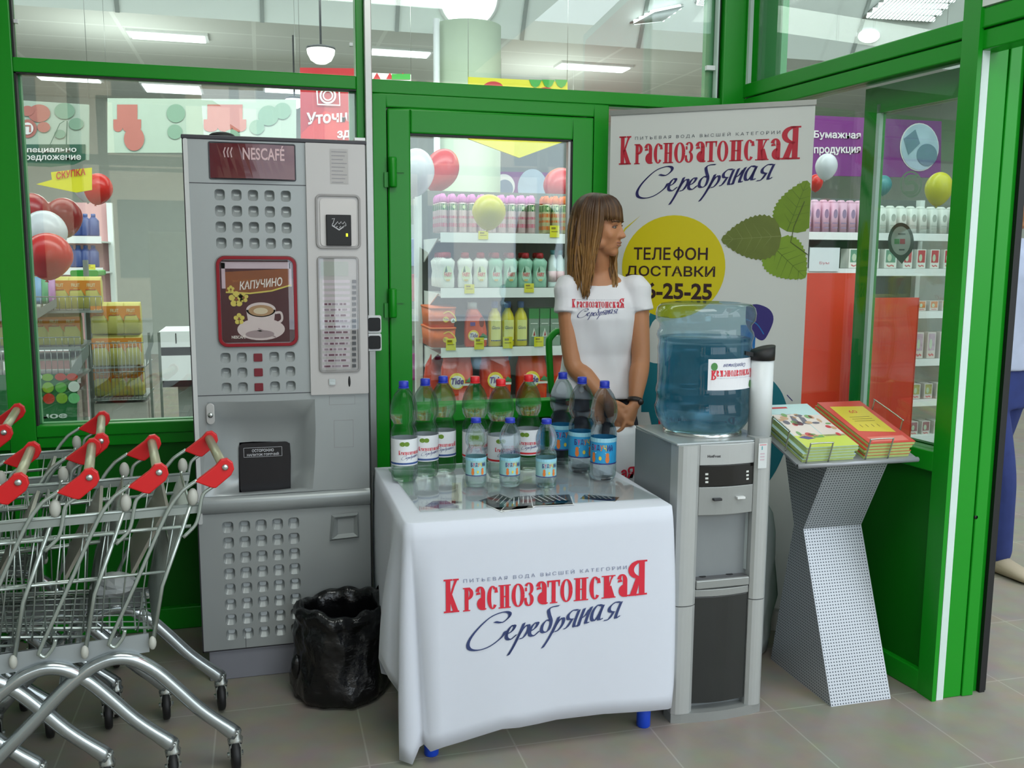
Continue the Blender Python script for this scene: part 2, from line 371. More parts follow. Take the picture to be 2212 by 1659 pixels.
# ------------------------------------------------------------------ materials
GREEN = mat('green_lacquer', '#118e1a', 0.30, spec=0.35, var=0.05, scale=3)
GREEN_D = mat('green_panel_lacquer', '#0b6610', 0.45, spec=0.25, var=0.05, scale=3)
ALU = mat('brushed_aluminium', '#a9aaa6', 0.35, 0.8, var=0.06, scale=30)
WHITE_P = mat('white_plastic', '#e8eaea', 0.4)
PALE = mat('pale_seal', '#cfe0da', 0.5)
BLACK = mat('black_rubber', '#101012', 0.55)
DGREY = mat('dark_grey_plastic', '#2b2c2f', 0.45)
CHROME = mat('zinc_plated_steel', '#c4cac8', 0.22, 0.9, var=0.08, scale=40)
GLASS = pane_mat('window_glass', (0.93, 0.97, 0.95, 1), 0.075, 1.0)
RED = mat('red_plastic', '#d4181c', 0.35, var=0.06)
INK = mat('black_ink', '#1c1420', 0.6)
def floor_mat():
    M = bpy.data.materials.new('stone_tiles'); M.use_nodes = True; nt = M.node_tree; b = nt.nodes['Principled BSDF']
    tc = nt.nodes.new('ShaderNodeTexCoord'); mp = nt.nodes.new('ShaderNodeMapping'); br = nt.nodes.new('ShaderNodeTexBrick')
    mp.inputs['Location'].default_value = (0.17, 0.10, 0)
    br.offset = 0.0; br.inputs['Scale'].default_value = 1.0; br.inputs['Brick Width'].default_value = 0.42; br.inputs['Row Height'].default_value = 0.42
    br.inputs['Mortar Size'].default_value = 0.003; br.inputs['Mortar Smooth'].default_value = 0.3
    br.inputs['Color1'].default_value = srgb('#8d877c'); br.inputs['Color2'].default_value = srgb('#868075'); br.inputs['Mortar'].default_value = srgb('#9d988d')
    nz = nt.nodes.new('ShaderNodeTexNoise'); nz.inputs['Scale'].default_value = 9; nz.inputs['Detail'].default_value = 8
    mx = nt.nodes.new('ShaderNodeMix'); mx.data_type = 'RGBA'; mx.blend_type = 'OVERLAY'; mx.inputs['Factor'].default_value = 0.25
    nt.links.new(tc.outputs['Object'], mp.inputs[0]); nt.links.new(mp.outputs[0], br.inputs['Vector']); nt.links.new(tc.outputs['Object'], nz.inputs['Vector'])
    nt.links.new(br.outputs['Color'], mx.inputs['A']); nt.links.new(nz.outputs['Color'], mx.inputs['B']); nt.links.new(mx.outputs['Result'], b.inputs['Base Color'])
    b.inputs['Roughness'].default_value = 0.42; b.inputs['Specular IOR Level'].default_value = 0.35
    return M
def grid_mat(name, base, line, step, width, rough=0.7, sx=1.0, sy=1.0):
    M = bpy.data.materials.new(name); M.use_nodes = True; nt = M.node_tree; b = nt.nodes['Principled BSDF']
    tc = nt.nodes.new('ShaderNodeTexCoord'); br = nt.nodes.new('ShaderNodeTexBrick'); br.offset = 0.0
    br.inputs['Scale'].default_value = 1.0; br.inputs['Brick Width'].default_value = step*sx; br.inputs['Row Height'].default_value = step*sy; br.inputs['Mortar Size'].default_value = width
    br.inputs['Color1'].default_value = srgb(base); br.inputs['Color2'].default_value = srgb(base); br.inputs['Mortar'].default_value = srgb(line)
    nt.links.new(tc.outputs['Object'], br.inputs['Vector']); nt.links.new(br.outputs['Color'], b.inputs['Base Color']); b.inputs['Roughness'].default_value = rough
    return M
# ------------------------------------------------------------------ the setting
YW = 3.55                                    # vestibule face of the glazed partition
TA = math.radians(5.5); RD = Vector((math.sin(TA), -math.cos(TA), 0)); RN = Vector((-math.cos(TA), -math.sin(TA), 0)); RP = Vector((1.92, 3.55, 0))
def RW(s_, o_, z_): return RP+RD*s_+RN*o_+Vector((0, 0, z_))   # along the right-hand partition, off its face, up
def rwbox(mb, s0, s1, o0, o1, z0, z1, mi=0):
    vs = [RW(s, o, z) for z in (z0, z1) for (s, o) in ((s0, o0), (s1, o0), (s1, o1), (s0, o1))]
    return mb.add(vs, [(3,2,1,0),(4,5,6,7),(0,1,5,4),(1,2,6,5),(2,3,7,6),(3,0,4,7)], mi)
struct('floor', MB().box((-6, -2.6, -0.1), (9, 15.0, 0.0)), floor_mat(), 'beige stone tile floor')
ceilm = grid_mat('ceiling_tiles', '#cfd2ce', '#dfe2de', 1.2, 0.02, sy=0.5)
struct('ceiling', MB().box((-6, 9.06, 3.5), (9, 15.0, 3.6)), ceilm, 'grey grid ceiling of the shop hall')
# sloping white bulkhead between the high front strip of ceiling and the hall ceiling
sl = MB()
b0, b1 = 9.06, 6.9
sl.prism([(-6, b0, 3.5), (9, b0, 3.5), (9, b1, 7.7), (-6, b1, 7.7)], (0, 0.1, 0.05))
o = put('ceiling_bulkhead', sl, mat('white_ceiling_panel', '#dfe6e2', 0.6, var=0.02)); o['kind'] = 'structure'
seam = MB()
for x in [-3.6+1.22*i for i in range(9)]: seam.box((x, 0, -0.012), (x+0.035, 0.02, 4.72))
o = put('trim_1', seam.xf(Matrix.Translation((0, b0-0.03, 3.5)) @ Matrix.Rotation(math.atan2(b0-b1, 4.2), 4, 'X')), mat('ceiling_seam', '#8e9591', 0.6)); o['kind'] = 'structure'
struct('ceiling_strip', MB().box((-6, 3.7, 7.7), (9, 6.95, 7.8)), mat('white_ceiling_panel', '#dfe6e2', 0.6), 'high ceiling strip inside the partition')
struct('wall_back', MB().box((-6, 14.0, 0), (9, 14.2, 3.5)), mat('hall_wall_paint', '#a9afa9', 0.8), 'far wall of the shop hall')
struct('wall_left', MB().box((-6.2, 3.7, 0), (-6, 14.2, 7.8)), mat('hall_wall_paint', '#a9afa9', 0.8), 'left wall of the shop hall')
struct('wall_right', MB().box((9, -2.6, 0), (9.2, 14.2, 7.8)), mat('hall_wall_paint', '#a9afa9', 0.8), 'right wall of the shop hall')
# vestibule shell: ceiling, side wall and glazed street front with an entrance door frame
struct('ceiling_vestibule', MB().box((-2.6, -2.6, 3.3), (2.2, 3.5, 3.4)), mat('vestibule_ceiling_paint', '#d6dad6', 0.7), 'white ceiling of the entrance vestibule')
struct('wall_side', MB().box((-2.7, -2.6, 0), (-2.6, 3.6, 3.4)), mat('vestibule_wall_paint', '#c9cdc8', 0.7), 'left side wall of the vestibule')
fr = MB()
for x in (-2.6, -1.7, -0.25, 0.55, 1.6, 2.9): fr.box((x, -2.6, 0), (x+0.09, -2.5, 3.3))
for z in (0.0, 2.25, 3.2): fr.box((-2.6, -2.6, z), (3.0, -2.5, z+0.09))
vx_ = lambda px, py: at(px, py, 2*YW+2.55)   # where the photo's mirrored entrance door stands, seen in the left pane
ja, jb, jt, jm = vx_(228, 450).x, vx_(603, 450).x, vx_(400, 214).z, vx_(300, 362).z
for x in (ja, jb): fr.box((x-0.04, -2.56, 0), (x+0.04, -2.48, jt))
fr.box((ja, -2.56, jt-0.05), (jb, -2.48, jt)); fr.box((ja, -2.56, jm-0.03), (jb, -2.48, jm)); fr.box((ja, -2.56, 0.55), (jb, -2.48, 0.62)); fr.box((vx_(318, 500).x, -2.62, 0.6), (jb, -2.56, vx_(360, 500).z))
struct('wall_front', fr, mat('entrance_frame_grey', '#8b908e', 0.4), 'glazed street front of the vestibule')
gd = MB().box((-30, -30, -0.16), (30, -2.62, -0.1)); struct('floor_pavement', gd, mat('asphalt', '#8a8c8c', 0.9), 'street pavement')
hs = MB().box((-16, -16, 0), (14, -15, 7.0)); struct('wall_street', hs, mat('house_facade', '#c9b49c', 0.8), 'pale house across the street')
hw_ = MB()
for x in range(-15, 14, 3):
    for z in (0.9, 3.6): hw_.box((x, -15.05, z), (x+1.5, -14.98, z+1.7))
o = put('house_window', hw_, mat('house_glass', '#3a4650', 0.1)); o['kind'] = 'structure'
# -------- left window of the partition
zt0, zt1 = 2.008, 2.056
def bx(mb, x0, x1, z0, z1, y0=YW, y1=YW+0.075, mi=0): return mb.box((x0, y0, z0), (x1, y1, z1), mi)
W1 = tag(thing('window_1', 'large green framed shop window left of the coffee machine', 'window', (-0.2, YW, 0)), 'large green framed shop window left of the coffee machine', 'window', None, 'structure')
def part(name, mb, m_, par, **k):
    L = Vector(par.location); mb.v = [tuple(Vector(v)-L) for v in mb.v]; return put(name, mb, m_, par, **k)
part('mullion', bx(MB(), -0.872, -0.785, 0, 3.3), GREEN, W1, bevel=0.004)
part('transom', bx(MB(), -0.785, 0.358, zt0, zt1), GREEN, W1, bevel=0.004)
part('sill_rail', bx(bx(MB(), -0.785, 0.358, 0.755, 0.797), -0.785, 0.358, 0.715, 0.755, YW+0.008), GREEN, W1, bevel=0.004)
part('bottom_rail', bx(MB(), -0.785, 0.358, 0.0, 0.085), GREEN, W1, bevel=0.004)
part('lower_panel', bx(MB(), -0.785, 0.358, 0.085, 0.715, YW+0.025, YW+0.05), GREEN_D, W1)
part('seal', MB().box((-0.785, YW+0.004, 0.797), (-0.778, YW+0.03, 2.008)).box((-0.785, YW+0.004, 2.004), (0.358, YW+0.03, 2.008)).box((-0.785, YW+0.004, 2.056), (-0.778, YW+0.03, 3.3)), BLACK, W1)
part('pane', MB().box((-0.785, YW+0.035, 0.797), (0.358, YW+0.043, 2.008)), GLASS, W1)
part('pane', MB().box((-0.785, YW+0.035, 2.056), (0.358, YW+0.043, 3.3)), GLASS, W1)
part('reveal', MB().box((-0.785, YW+0.045, 0.797), (-0.774, YW+0.07, 2.008)).box((-0.778, YW+0.045, 0.790), (0.358, YW+0.075, 0.800)).box((0.335, YW+0.045, 0.797), (0.358, YW+0.07, 2.008)), mat('pale_green_lacquer', '#5fae74', 0.35), W1)
part('clip', MB().box((-0.778, YW+0.02, 2.170), (-0.766, YW+0.034, 2.182)).box((0.338, YW+0.02, 2.165), (0.350, YW+0.034, 2.177)), WHITE_P, W1)
W4 = thing('window_2', 'sliver of the next green framed window at the left edge', 'window', (-1.5, YW, 0)); W4['kind'] = 'structure'
part('sill_rail', bx(MB(), -2.6, -0.872, 0.715, 0.797), GREEN, W4); part('transom', bx(MB(), -2.6, -0.872, zt0, zt1), GREEN, W4)
part('lower_panel', bx(MB(), -2.6, -0.872, 0.0, 0.715, YW+0.025, YW+0.05), GREEN_D, W4); part('pane', MB().box((-2.6, YW+0.035, 0.797), (-0.872, YW+0.043, 3.3)), GLASS, W4)
# -------- posts beside the door
struct('trim_2', bx(MB(), 0.358, 0.386, 0, 3.3), GREEN, 'narrow green post right of the coffee machine', bevel=0.003)
struct('trim_3', bx(MB(), 0.386, 0.413, 0, 3.3, YW-0.03), ALU, 'grey aluminium strip beside the green door frame', bevel=0.003)
# -------- green door with its frame and the light above it
DR = thing('door_1', 'green framed glass door behind the bottle table', 'door', (0.88, YW, 0)); DR['kind'] = 'structure'
f = MB(); bx(f, 0.413, 0.466, 0, 2.0); bx(f, 1.288, 1.350, 0, 2.0); bx(f, 0.466, 1.288, 1.950, 2.0)
part('door_frame', f, GREEN, DR, bevel=0.005)
f = MB(); y0, y1 = YW-0.006, YW+0.07
bx(f, 0.470, 0.556, 0.03, 1.946, y0, y1); bx(f, 1.199, 1.284, 0.03, 1.946, y0, y1); bx(f, 0.556, 1.199, 1.858, 1.946, y0, y1); bx(f, 0.556, 1.199, 0.755, 0.827, y0, y1); bx(f, 0.556, 1.199, 0.03, 0.11, y0, y1)
part('door_leaf', f, GREEN, DR, bevel=0.006)
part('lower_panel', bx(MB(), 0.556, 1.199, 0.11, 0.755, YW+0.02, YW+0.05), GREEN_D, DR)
part('seal', MB().box((0.556, YW-0.002, 1.852), (1.199, YW+0.03, 1.858)).box((1.193, YW-0.002, 0.827), (1.199, YW+0.03, 1.858)), BLACK, DR)
part('seal', MB().box((1.183, YW+0.004, 0.827), (1.193, YW+0.03, 1.852)), ALU, DR)
part('pane', MB().box((0.556, YW+0.03, 0.827), (1.199, YW+0.038, 1.858)), GLASS, DR)
for z in (1.66, 0.98+0.23):
    p = at(848, 372 if z > 1.5 else 655, YW-0.02)
    part('hinge', MB().lathe([(0.014, -0.055), (0.016, -0.05), (0.016, 0.05), (0.014, 0.055)], (p.x, YW-0.022, p.z), 14).box((p.x-0.03, YW-0.014, p.z-0.055), (p.x, YW-0.004, p.z+0.0)).box((p.x, YW-0.014, p.z), (p.x+0.045, YW-0.004, p.z+0.05)), GREEN, DR)
a_, b_ = at(1186, 718, YW-0.07), at(1190, 858, YW-0.07)
hp = [(b_.x+0.065, YW-0.004, b_.z+0.005), (b_.x+0.035, YW-0.05, b_.z), (b_.x+0.008, YW-0.066, b_.z+0.02), (b_.x, YW-0.07, b_.z+0.05), (a_.x, YW-0.07, a_.z-0.05), (a_.x+0.008, YW-0.066, a_.z-0.02), (a_.x+0.035, YW-0.05, a_.z), (a_.x+0.065, YW-0.004, a_.z-0.005)]
part('pull_handle', MB().tube(spline(hp, 5), 0.0135, 12), GREEN, DR)
W3 = thing('window_3', 'clear light above the green door', 'window', (1.1, YW, 2.05)); W3['kind'] = 'structure'
part('transom', bx(bx(MB(), 0.413, 1.92, 2.0, 2.048, YW-0.004), 0.413, 1.92, 1.995, 2.0, YW+0.01), GREEN, W3, bevel=0.004)
part('pane', MB().box((0.413, YW+0.035, 2.048), (1.83, YW+0.043, 3.3)), GLASS, W3)
part('seal', MB().box((1.812, YW+0.005, 2.048), (1.819, YW+0.034, 3.3)), PALE, W3)
part('seal', MB().box((1.819, YW+0.005, 2.048), (1.824, YW+0.034, 3.3)), BLACK, W3)
part('reveal', MB().box((1.782, YW+0.045, 2.048), (1.83, YW+0.075, 3.3)), mat('pale_green_lacquer', '#5fae74', 0.35), W3)
part('clip', MB().box((1.775, YW+0.015, 2.16), (1.812, YW+0.034, 2.178)), WHITE_P, W3)
W5 = thing('window_4', 'narrow glazing between the door and the corner post', 'window', (1.6, YW, 0)); W5['kind'] = 'structure'
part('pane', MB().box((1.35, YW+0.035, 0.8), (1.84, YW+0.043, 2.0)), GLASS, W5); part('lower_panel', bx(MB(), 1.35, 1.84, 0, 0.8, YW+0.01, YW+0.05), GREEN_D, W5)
struct('trim_4', MB().box((1.83, YW-0.02, 0), (1.935, YW+0.09, 3.3)), GREEN, 'green corner post behind the roll-up banner', bevel=0.004)
# -------- right-hand partition: fixed glazing with a sliding leaf behind it
R1 = thing('window_5', 'clear light over the right-hand glazing', 'window', RW(0.6, 0, 2.1)); R1['kind'] = 'structure'
part('transom', rwbox(MB(), 0.0, 1.19, -0.075, 0.0, 2.050, 2.103), GREEN, R1, bevel=0.004)
part('transom', rwbox(MB(), 0.0, 1.19, -0.075, -0.006, 1.995, 2.047), GREEN, R1, bevel=0.004)
part('pane', rwbox(MB(), 0.06, 1.20, -0.043, -0.035, 2.103, 3.3), GLASS, R1)
part('mullion', rwbox(MB(), 0.0, 0.03, -0.075, 0.0, 2.1, 3.3), GREEN, R1)
part('seal', rwbox(MB(), 0.030, 0.045, -0.02, -0.004, 2.1, 3.3), PALE, R1)
part('reveal', rwbox(MB(), 0.05, 0.20, -0.075, -0.046, 2.1, 3.3), mat('pale_green_lacquer', '#5fae74', 0.35), R1)
R2 = thing('window_6', 'green framed fixed glazing behind the magazine stand', 'window', RW(0.6, 0, 0)); R2['kind'] = 'structure'
part('sill_rail', rwbox(MB(), 0.0, 1.14, -0.075, 0.0, 0.735, 0.80), GREEN, R2, bevel=0.004)
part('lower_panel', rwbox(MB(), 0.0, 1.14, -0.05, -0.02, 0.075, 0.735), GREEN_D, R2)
part('bottom_rail', rwbox(MB(), 0.0, 1.14, -0.075, 0.0, 0.0, 0.075), GREEN, R2, bevel=0.004)
part('pane', rwbox(MB(), 0.0, 1.145, -0.035, -0.028, 0.80, 1.995), GLASS, R2)
part('stile', rwbox(MB(), 1.135, 1.178, -0.075, 0.0, 0.0, 1.995), GREEN, R2, bevel=0.004)
D2 = thing('door_2', 'green glass sliding door leaf behind the right-hand glazing', 'door', RW(0.95, -0.1, 0)); D2['kind'] = 'structure'
def rs_(px, py, o_): d = ray(px, py); q = CAMP+d*((RW(0, o_, 0)-CAMP).dot(RN)/d.dot(RN)); return (q-RP).dot(RD)
sA, sB, sC = rs_(1856, 480, -0.088), rs_(1882, 480, -0.088), rs_(1889, 480, -0.088)
part('stile', rwbox(MB(), sA, sB, -0.125, -0.085, 0.02, 1.99), GREEN, D2); part('seal', rwbox(MB(), sB, sC, -0.1, -0.085, 0.8, 1.93), PALE, D2)
part('top_rail', rwbox(MB(), sB, 1.16, -0.125, -0.085, 1.90, 1.99), GREEN, D2); part('stile', rwbox(MB(), 1.16, 1.178, -0.125, -0.085, 0.02, 1.99), GREEN, D2)
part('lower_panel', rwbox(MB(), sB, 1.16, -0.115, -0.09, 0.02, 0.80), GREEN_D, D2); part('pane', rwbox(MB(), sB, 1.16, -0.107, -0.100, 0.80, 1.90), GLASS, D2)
# end post with its daylight-facing profiles
xe = RW(1.178, 0, 0); ye = xe.y
PO = thing('trim_5', 'bright green end post beside the open doorway', 'post', (xe.x+0.1, ye, 0)); PO['kind'] = 'structure'
part('front_profile', MB().box((xe.x-0.004, ye-0.03, 0), (xe.x+0.0107, ye+0.04, 3.3)), GREEN, PO)
part('strip', MB().box((xe.x+0.0107, ye-0.022, 0), (xe.x+0.0160, ye+0.04, 2.06)), BLACK, PO)
part('strip', MB().box((xe.x+0.0160, ye-0.026, 0), (xe.x+0.0418, ye+0.04, 2.06)), PALE, PO)
part('profile', MB().box((xe.x+0.0418, ye-0.02, 0), (xe.x+0.1139, ye+0.06, 2.06)).box((xe.x+0.1166, ye-0.024, 0), (xe.x+0.1584, ye+0.06, 2.06)), GREEN, PO, bevel=0.003)
part('profile', MB().box((xe.x+0.1584, ye+0.0, 0), (xe.x+0.1913, ye+0.06, 2.06)), GREEN, PO)
part('brush_seal', MB().box((xe.x+0.1913, ye-0.015, 0), (xe.x+0.2118, ye+0.06, 2.06)).box((xe.x+0.2154, ye-0.005, 0), (xe.x+0.2243, ye+0.06, 2.06)), BLACK, PO)
q = at(2110, 1118, ye-0.026); part('screw', MB().lathe([(0.006, 0), (0.006, 0.004), (0.0, 0.006)], (q.x, ye-0.024, q.z), 10, axis='y').xf(Matrix.Identity(4)), BLACK, PO)
f = MB(); rwbox(f, 1.19, 3.0, -0.075, 0.0, 2.065, 2.12); rwbox(f, 1.19, 3.0, -0.075, -0.008, 2.005, 2.062)
struct('trim_6', f, GREEN, 'green lintel over the open doorway', bevel=0.004)
# ------------------------------------------------------------------ shopping carts
def make_cart(name, label):
    """origin on the floor under the handle; +x towards the nose of the cart, y across, z up"""
    t = thing(name, label, 'shopping cart')
    W_ = mat('cart_wire', '#b9c3bd', 0.28, 0.75, var=0.08, scale=60); TB = mat('cart_tube', '#b4bbbd', 0.20, 0.85, var=0.05, scale=20)
    HB = mat('handle_bar_sleeve', '#b3b094', 0.35, 0.35, var=0.08, scale=20); PL = mat('cart_grey_plate', '#a2a9ab', 0.35, 0.3); PA = mat('hinge_grey_plastic', '#b8b9b0', 0.45)
    h = 0.205
    put('handle_bar', MB().tube([(0, -h, 0.845), (0, h, 0.845)], 0.0125, 12), HB, t)
    for s in (-1, 1):
        y = s*h; e = MB()
        pts = [(0.072, 0.812), (0.020, 0.850), (0.006, 0.866), (-0.010, 0.868), (-0.023, 0.856), (-0.026, 0.838), (-0.018, 0.822), (0.022, 0.790), (0.034, 0.793)]
        e.prism([(a, y-0.009, b) for a, b in pts], (0, 0.018, 0))
        eo = put('handle_end', e, RED, t, bevel=0.003)
        put('screw', MB().lathe([(0.0085, 0), (0.0085, 0.003), (0.005, 0.005), (0, 0.005)], (0, 0, 0), 10, axis='y').xf(Matrix.Translation((-0.003, y+s*0.009, 0.845)) @ Matrix.Scale(s, 4, (0, 1, 0))), CHROME, eo)
        put('frame_rod', MB().tube(spline([(0.066, y, 0.814), (0.092, y, 0.798), (0.110, y, 0.782), (0.146, y, 0.728), (0.229, y, 0.545), (0.290, y*0.97, 0.412), (0.292, y*0.97, 0.395), (0.280, y*0.97, 0.388), (0.262, y*0.97, 0.41), (0.256, y*0.97, 0.43)], 4), 0.0052, 7), W_, t)
        put('frame_rod', MB().tube(spline([(0.028, y, 0.794), (0.048, y, 0.781), (0.057, y, 0.765), (0.066, y, 0.72), (0.077, y, 0.692), (0.106, y, 0.664)], 4), 0.0048, 7), W_, t)
        put('rear_post', MB().tube([(0.075, y*0.93, 0.769), (0.162, y*0.93, 0.533), (0.190, y*0.93, 0.385)], 0.0055, 7), W_, t)
        put('hinge', MB().sphere((0.078, y*0.95, 0.768), 0.014, 10, 8, sc=(1.0, 0.9, 1.7)), PA, t)
        put('post_foot', MB().sphere((0.192, y*0.95, 0.383), 0.010, 8, 6, sc=(1, 0.9, 1.9)), PA, t)
        leg = [(-0.007, 0.098), (0.035, 0.135), (0.086, 0.187), (0.140, 0.255), (0.187, 0.311), (0.231, 0.348), (0.264, 0.362), (0.297, 0.363), (0.336, 0.350), (0.364, 0.332), (0.405, 0.300), (0.50, 0.205), (0.60, 0.110)]
        put('leg', MB().tube(spline([(a, s*0.185, b-0.012) for a, b in leg], 3), 0.0185, 12), TB, t)
        for (u0, zz, wy) in ((-0.006, 0.086, 0.185), (0.607, 0.098, 0.185)):
            c = MB(); yy = s*wy
            c.lathe([(0.019, zz-0.022), (0.021, zz-0.010), (0.016, zz-0.004), (0.018, zz+0.006), (0.015, zz+0.012)], (u0, yy, 0), 14)
            for q in (-1, 1): c.prism([(u0+q*0.0145, yy-0.019, zz-0.018), (u0+q*0.0145, yy+0.019, zz-0.018), (u0+q*0.0145, yy+0.012, 0.034), (u0+q*0.0145, yy-0.010, 0.030)], (0.0025, 0, 0))
            c.box((u0-0.0145, yy-0.018, zz-0.024), (u0+0.017, yy+0.018, zz-0.018))
            co = put('caster', c, CHROME, t)
            put('wheel', MB().lathe([(0.012, -0.011), (0.038, -0.011), (0.044, -0.008), (0.046, 0), (0.044, 0.008), (0.038, 0.011), (0.012, 0.011)], (u0+0.001, yy, 0.046), 20, axis='x'), BLACK, co)
            put('axle_bolt', MB().lathe([(0.007, -0.021), (0.007, 0.021)], (u0+0.001, yy, 0.046), 10, axis='x'), CHROME, co)
    # wire basket: rim, side wires, nose wires, floor grid
    b = MB(); L = 0.80
    def hw(u, z): return (0.195-0.055*u/L)*(0.86+0.14*min(1, max(0, (z-0.41)/0.28)))
    def zb(u): return 0.405+0.06*max(0, u-0.19)/0.6
    for (z, r_, u0) in ((0.735, 0.0, 0.06), (0.688, 0.0050, 0.085), (0.566, 0.0042, 0.145), (0.41, 0.0042, 0.19)):
        if r_:
            for s in (-1, 1): b.tube([(u0, s*hw(u0, z), z), (L-0.02-(0.69-z)*0.35, s*hw(L, z), z+(0.06 if z < 0.5 else 0.0))], r_, 6)
            b.tube([(L-0.02-(0.69-z)*0.35, -hw(L, z), z+(0.06 if z < 0.5 else 0)), (L-0.02-(0.69-z)*0.35, hw(L, z), z+(0.06 if z < 0.5 else 0))], r_, 6)
    n = 13
    for k in range(n):
        u0 = 0.12+(L-0.17)*k/(n-1)
        for s in (-1, 1): b.tube([(u0, s*hw(u0, 0.735), 0.735), (u0+0.085*(1-u0/L)-0.06*u0/L, s*hw(u0, 0.41), zb(u0))], 0.0021, 5)
    for k in range(8):
        v = -0.13+0.26*k/7; b.tube([(L-0.02, v, 0.735), (L-0.118, v*0.86, 0.468)], 0.0021, 5)
    for k in range(7):
        v = -0.15+0.30*k/6; b.tube([(0.19, v, 0.405), (L-0.118, v*0.74, 0.468)], 0.0021, 5)
    for k in range(17):
        u0 = 0.20+0.50*k/16; b.tube([(u0, -hw(u0, 0.41), zb(u0)), (u0, hw(u0, 0.41), zb(u0))], 0.0026, 5)
    put('basket', b, W_, t)
    rb = MB()
    for s in (-1, 1): rb.box((0.062, s*hw(0.1, 0.73)-0.002, 0.722), (L-0.03, s*hw(0.1, 0.73)+0.002, 0.742)).tube([(0.06, s*hw(0.1, 0.73), 0.744), (L-0.02, s*hw(0.1, 0.73), 0.744)], 0.0045, 6)
    rb.tube([(L-0.02, -hw(0.1, 0.73), 0.744), (L-0.02, hw(0.1, 0.73), 0.744)], 0.0045, 6)
    put('basket_rim', rb, mat('cart_flat_bar', '#a9b2ae', 0.3, 0.6), t)
    g = MB()
    for k in range(22):
        v = -0.168+0.336*k/21; g.tube([(0.085, v, 0.748), (0.162, v, 0.533), (0.188, v*0.97, 0.412)], 0.0025, 5)
    for (u0, z) in ((0.085, 0.748), (0.135, 0.61), (0.186, 0.416)): g.tube([(u0, -0.172, z), (u0, 0.172, z)], 0.0036, 6)
    put('rear_gate', g, W_, t)
    s_ = MB().prism([(0.135, -0.15, 0.735), (0.143, -0.15, 0.738), (0.235, -0.15, 0.565), (0.227, -0.15, 0.562)], (0, 0.30, 0))
    put('seat_flap', s_, mat('seat_flap_plastic', '#8d8a7e', 0.4, 0.1), t)
    k_ = MB().box((0.20, -0.178, 0.352), (0.66, -0.172, 0.403)).box((0.20, 0.172, 0.352), (0.66, 0.178, 0.403)).box((0.205, -0.176, 0.352), (0.212, 0.176, 0.40)).box((0.19, -0.178, 0.395), (0.66, -0.165, 0.405))
    put('base_plate', k_, PL, t)
    put('cross_bar', MB().tube([(0.405, -0.185, 0.285), (0.405, 0.185, 0.285)], 0.014, 10), TB, t)
    return t
A8 = math.radians(180+8)
cart0 = make_cart('shopping_cart', 'shopping cart with red handle ends nearest the coffee machine')
for ch in [c for p_ in cart0.children for c in (p_,)+tuple(p_.children)]:
    if ch.name.split('.')[0] in ('wheel', 'axle_bolt'): continue
    for v in ch.data.vertices: v.co.z += (1.4-v.co.z)*0.018*min(1, max(0, v.co.z-0.02)/0.09)
cart0['group'] = 'nested shopping carts'; cart0.location = (-0.138, 2.675, 0); cart0.rotation_euler = (0, 0, A8)
# +x of the cart points to the left of the room; its near side is then y > 0
dup(cart0, (-0.297, 2.655, 0), 'shopping cart second from the coffee machine in the near row')
dup(cart0, (-0.457, 2.637, 0), 'shopping cart third from the coffee machine in the near row')
dup(cart0, (-0.613, 2.623, 0), 'shopping cart at the left edge of the picture in the near row')
dup(cart0, (-0.497, 3.075, 0), 'shopping cart of the rear row with its handle just behind the near row', scale=1.01)
dup(cart0, (-0.778, 3.19, 0), 'rearmost shopping cart at the left edge, its handle in front of the green mullion', scale=1.03)
cp = at(248, 1303, 2.66); rr_ = []; random.seed(2)
for k in range(9):
    th = math.pi*k/8; rr_.append([Vector((cp.x+0.062*math.sin(th)*math.cos(a)*random.uniform(0.72, 1.1), 2.66+0.05*math.sin(th)*math.sin(a)*random.uniform(0.75, 1.1), 0.463+0.034*(1+math.cos(th)))) for a in [2*math.pi*q/14 for q in range(14)]])
tag(put('crumpled_bag', MB().loft(rr_, smooth=False), mat('crumpled_film_white', '#c4c9c8', 0.4, var=0.1, scale=20, trans=0.2)), 'crumpled whitish bag lying in the basket of the first shopping cart', 'bag')
# ------------------------------------------------------------------ coffee vending machine
VY = 3.055
VM = wthing('coffee_vending_machine', 'tall silver coffee vending machine with dimpled front and red picture window', 'vending machine', (0.055, 3.29, 0))
VG = mat('vending_grey', '#9da2a2', 0.36, 0.25, var=0.02, scale=6); VG2 = mat('vending_light_grey', '#b9b6b4', 0.38, 0.15, var=0.02, scale=6)
VK = mat('vending_base_grey', '#85868f', 0.45, 0.1); VD = mat('vending_dark_edge', '#35343a', 0.4)
def V(px, py, o=0.0):
    p = at(px, py, VY); return Vector((p.x, VY-o, p.z))
def vz(py, px=620): return at(px, py, VY).z
def vx(px, py=700): return at(px, py, VY).x
X0, X1 = -0.218, 0.331
put('cabinet', MB().box((X0-0.004, VY+0.115, 0.104), (X1+0.004, 3.52, 1.757)).box((X0-0.004, VY+0.004, 0.104), (X0-0.0002, VY+0.118, 1.757)).box((X1+0.0002, VY+0.004, 0.104), (X1+0.004, VY+0.118, 1.757)).box((X0-0.004, VY+0.004, 0.104), (X1+0.004, VY+0.118, 0.1098)), VD, VM)
put('kick_plate', MB().box((X0+0.015, VY+0.012, 0.0), (X1-0.004, 3.50, 0.102)), VK, VM, bevel=0.003)
put('top_cap', MB().box((X0-0.006, VY-0.004, 1.752), (X1+0.006, 3.52, 1.765)), VD, VM, bevel=0.003)
put('top_knob', MB().sphere((-0.105, VY+0.03, 1.766), 0.04, 14, 8, sc=(1, 0.6, 0.35)), BLACK, VM)
put('top_clip', MB().box((0.30, VY-0.004, 1.765), (0.333, VY+0.05, 1.774)), WHITE_P, VM)
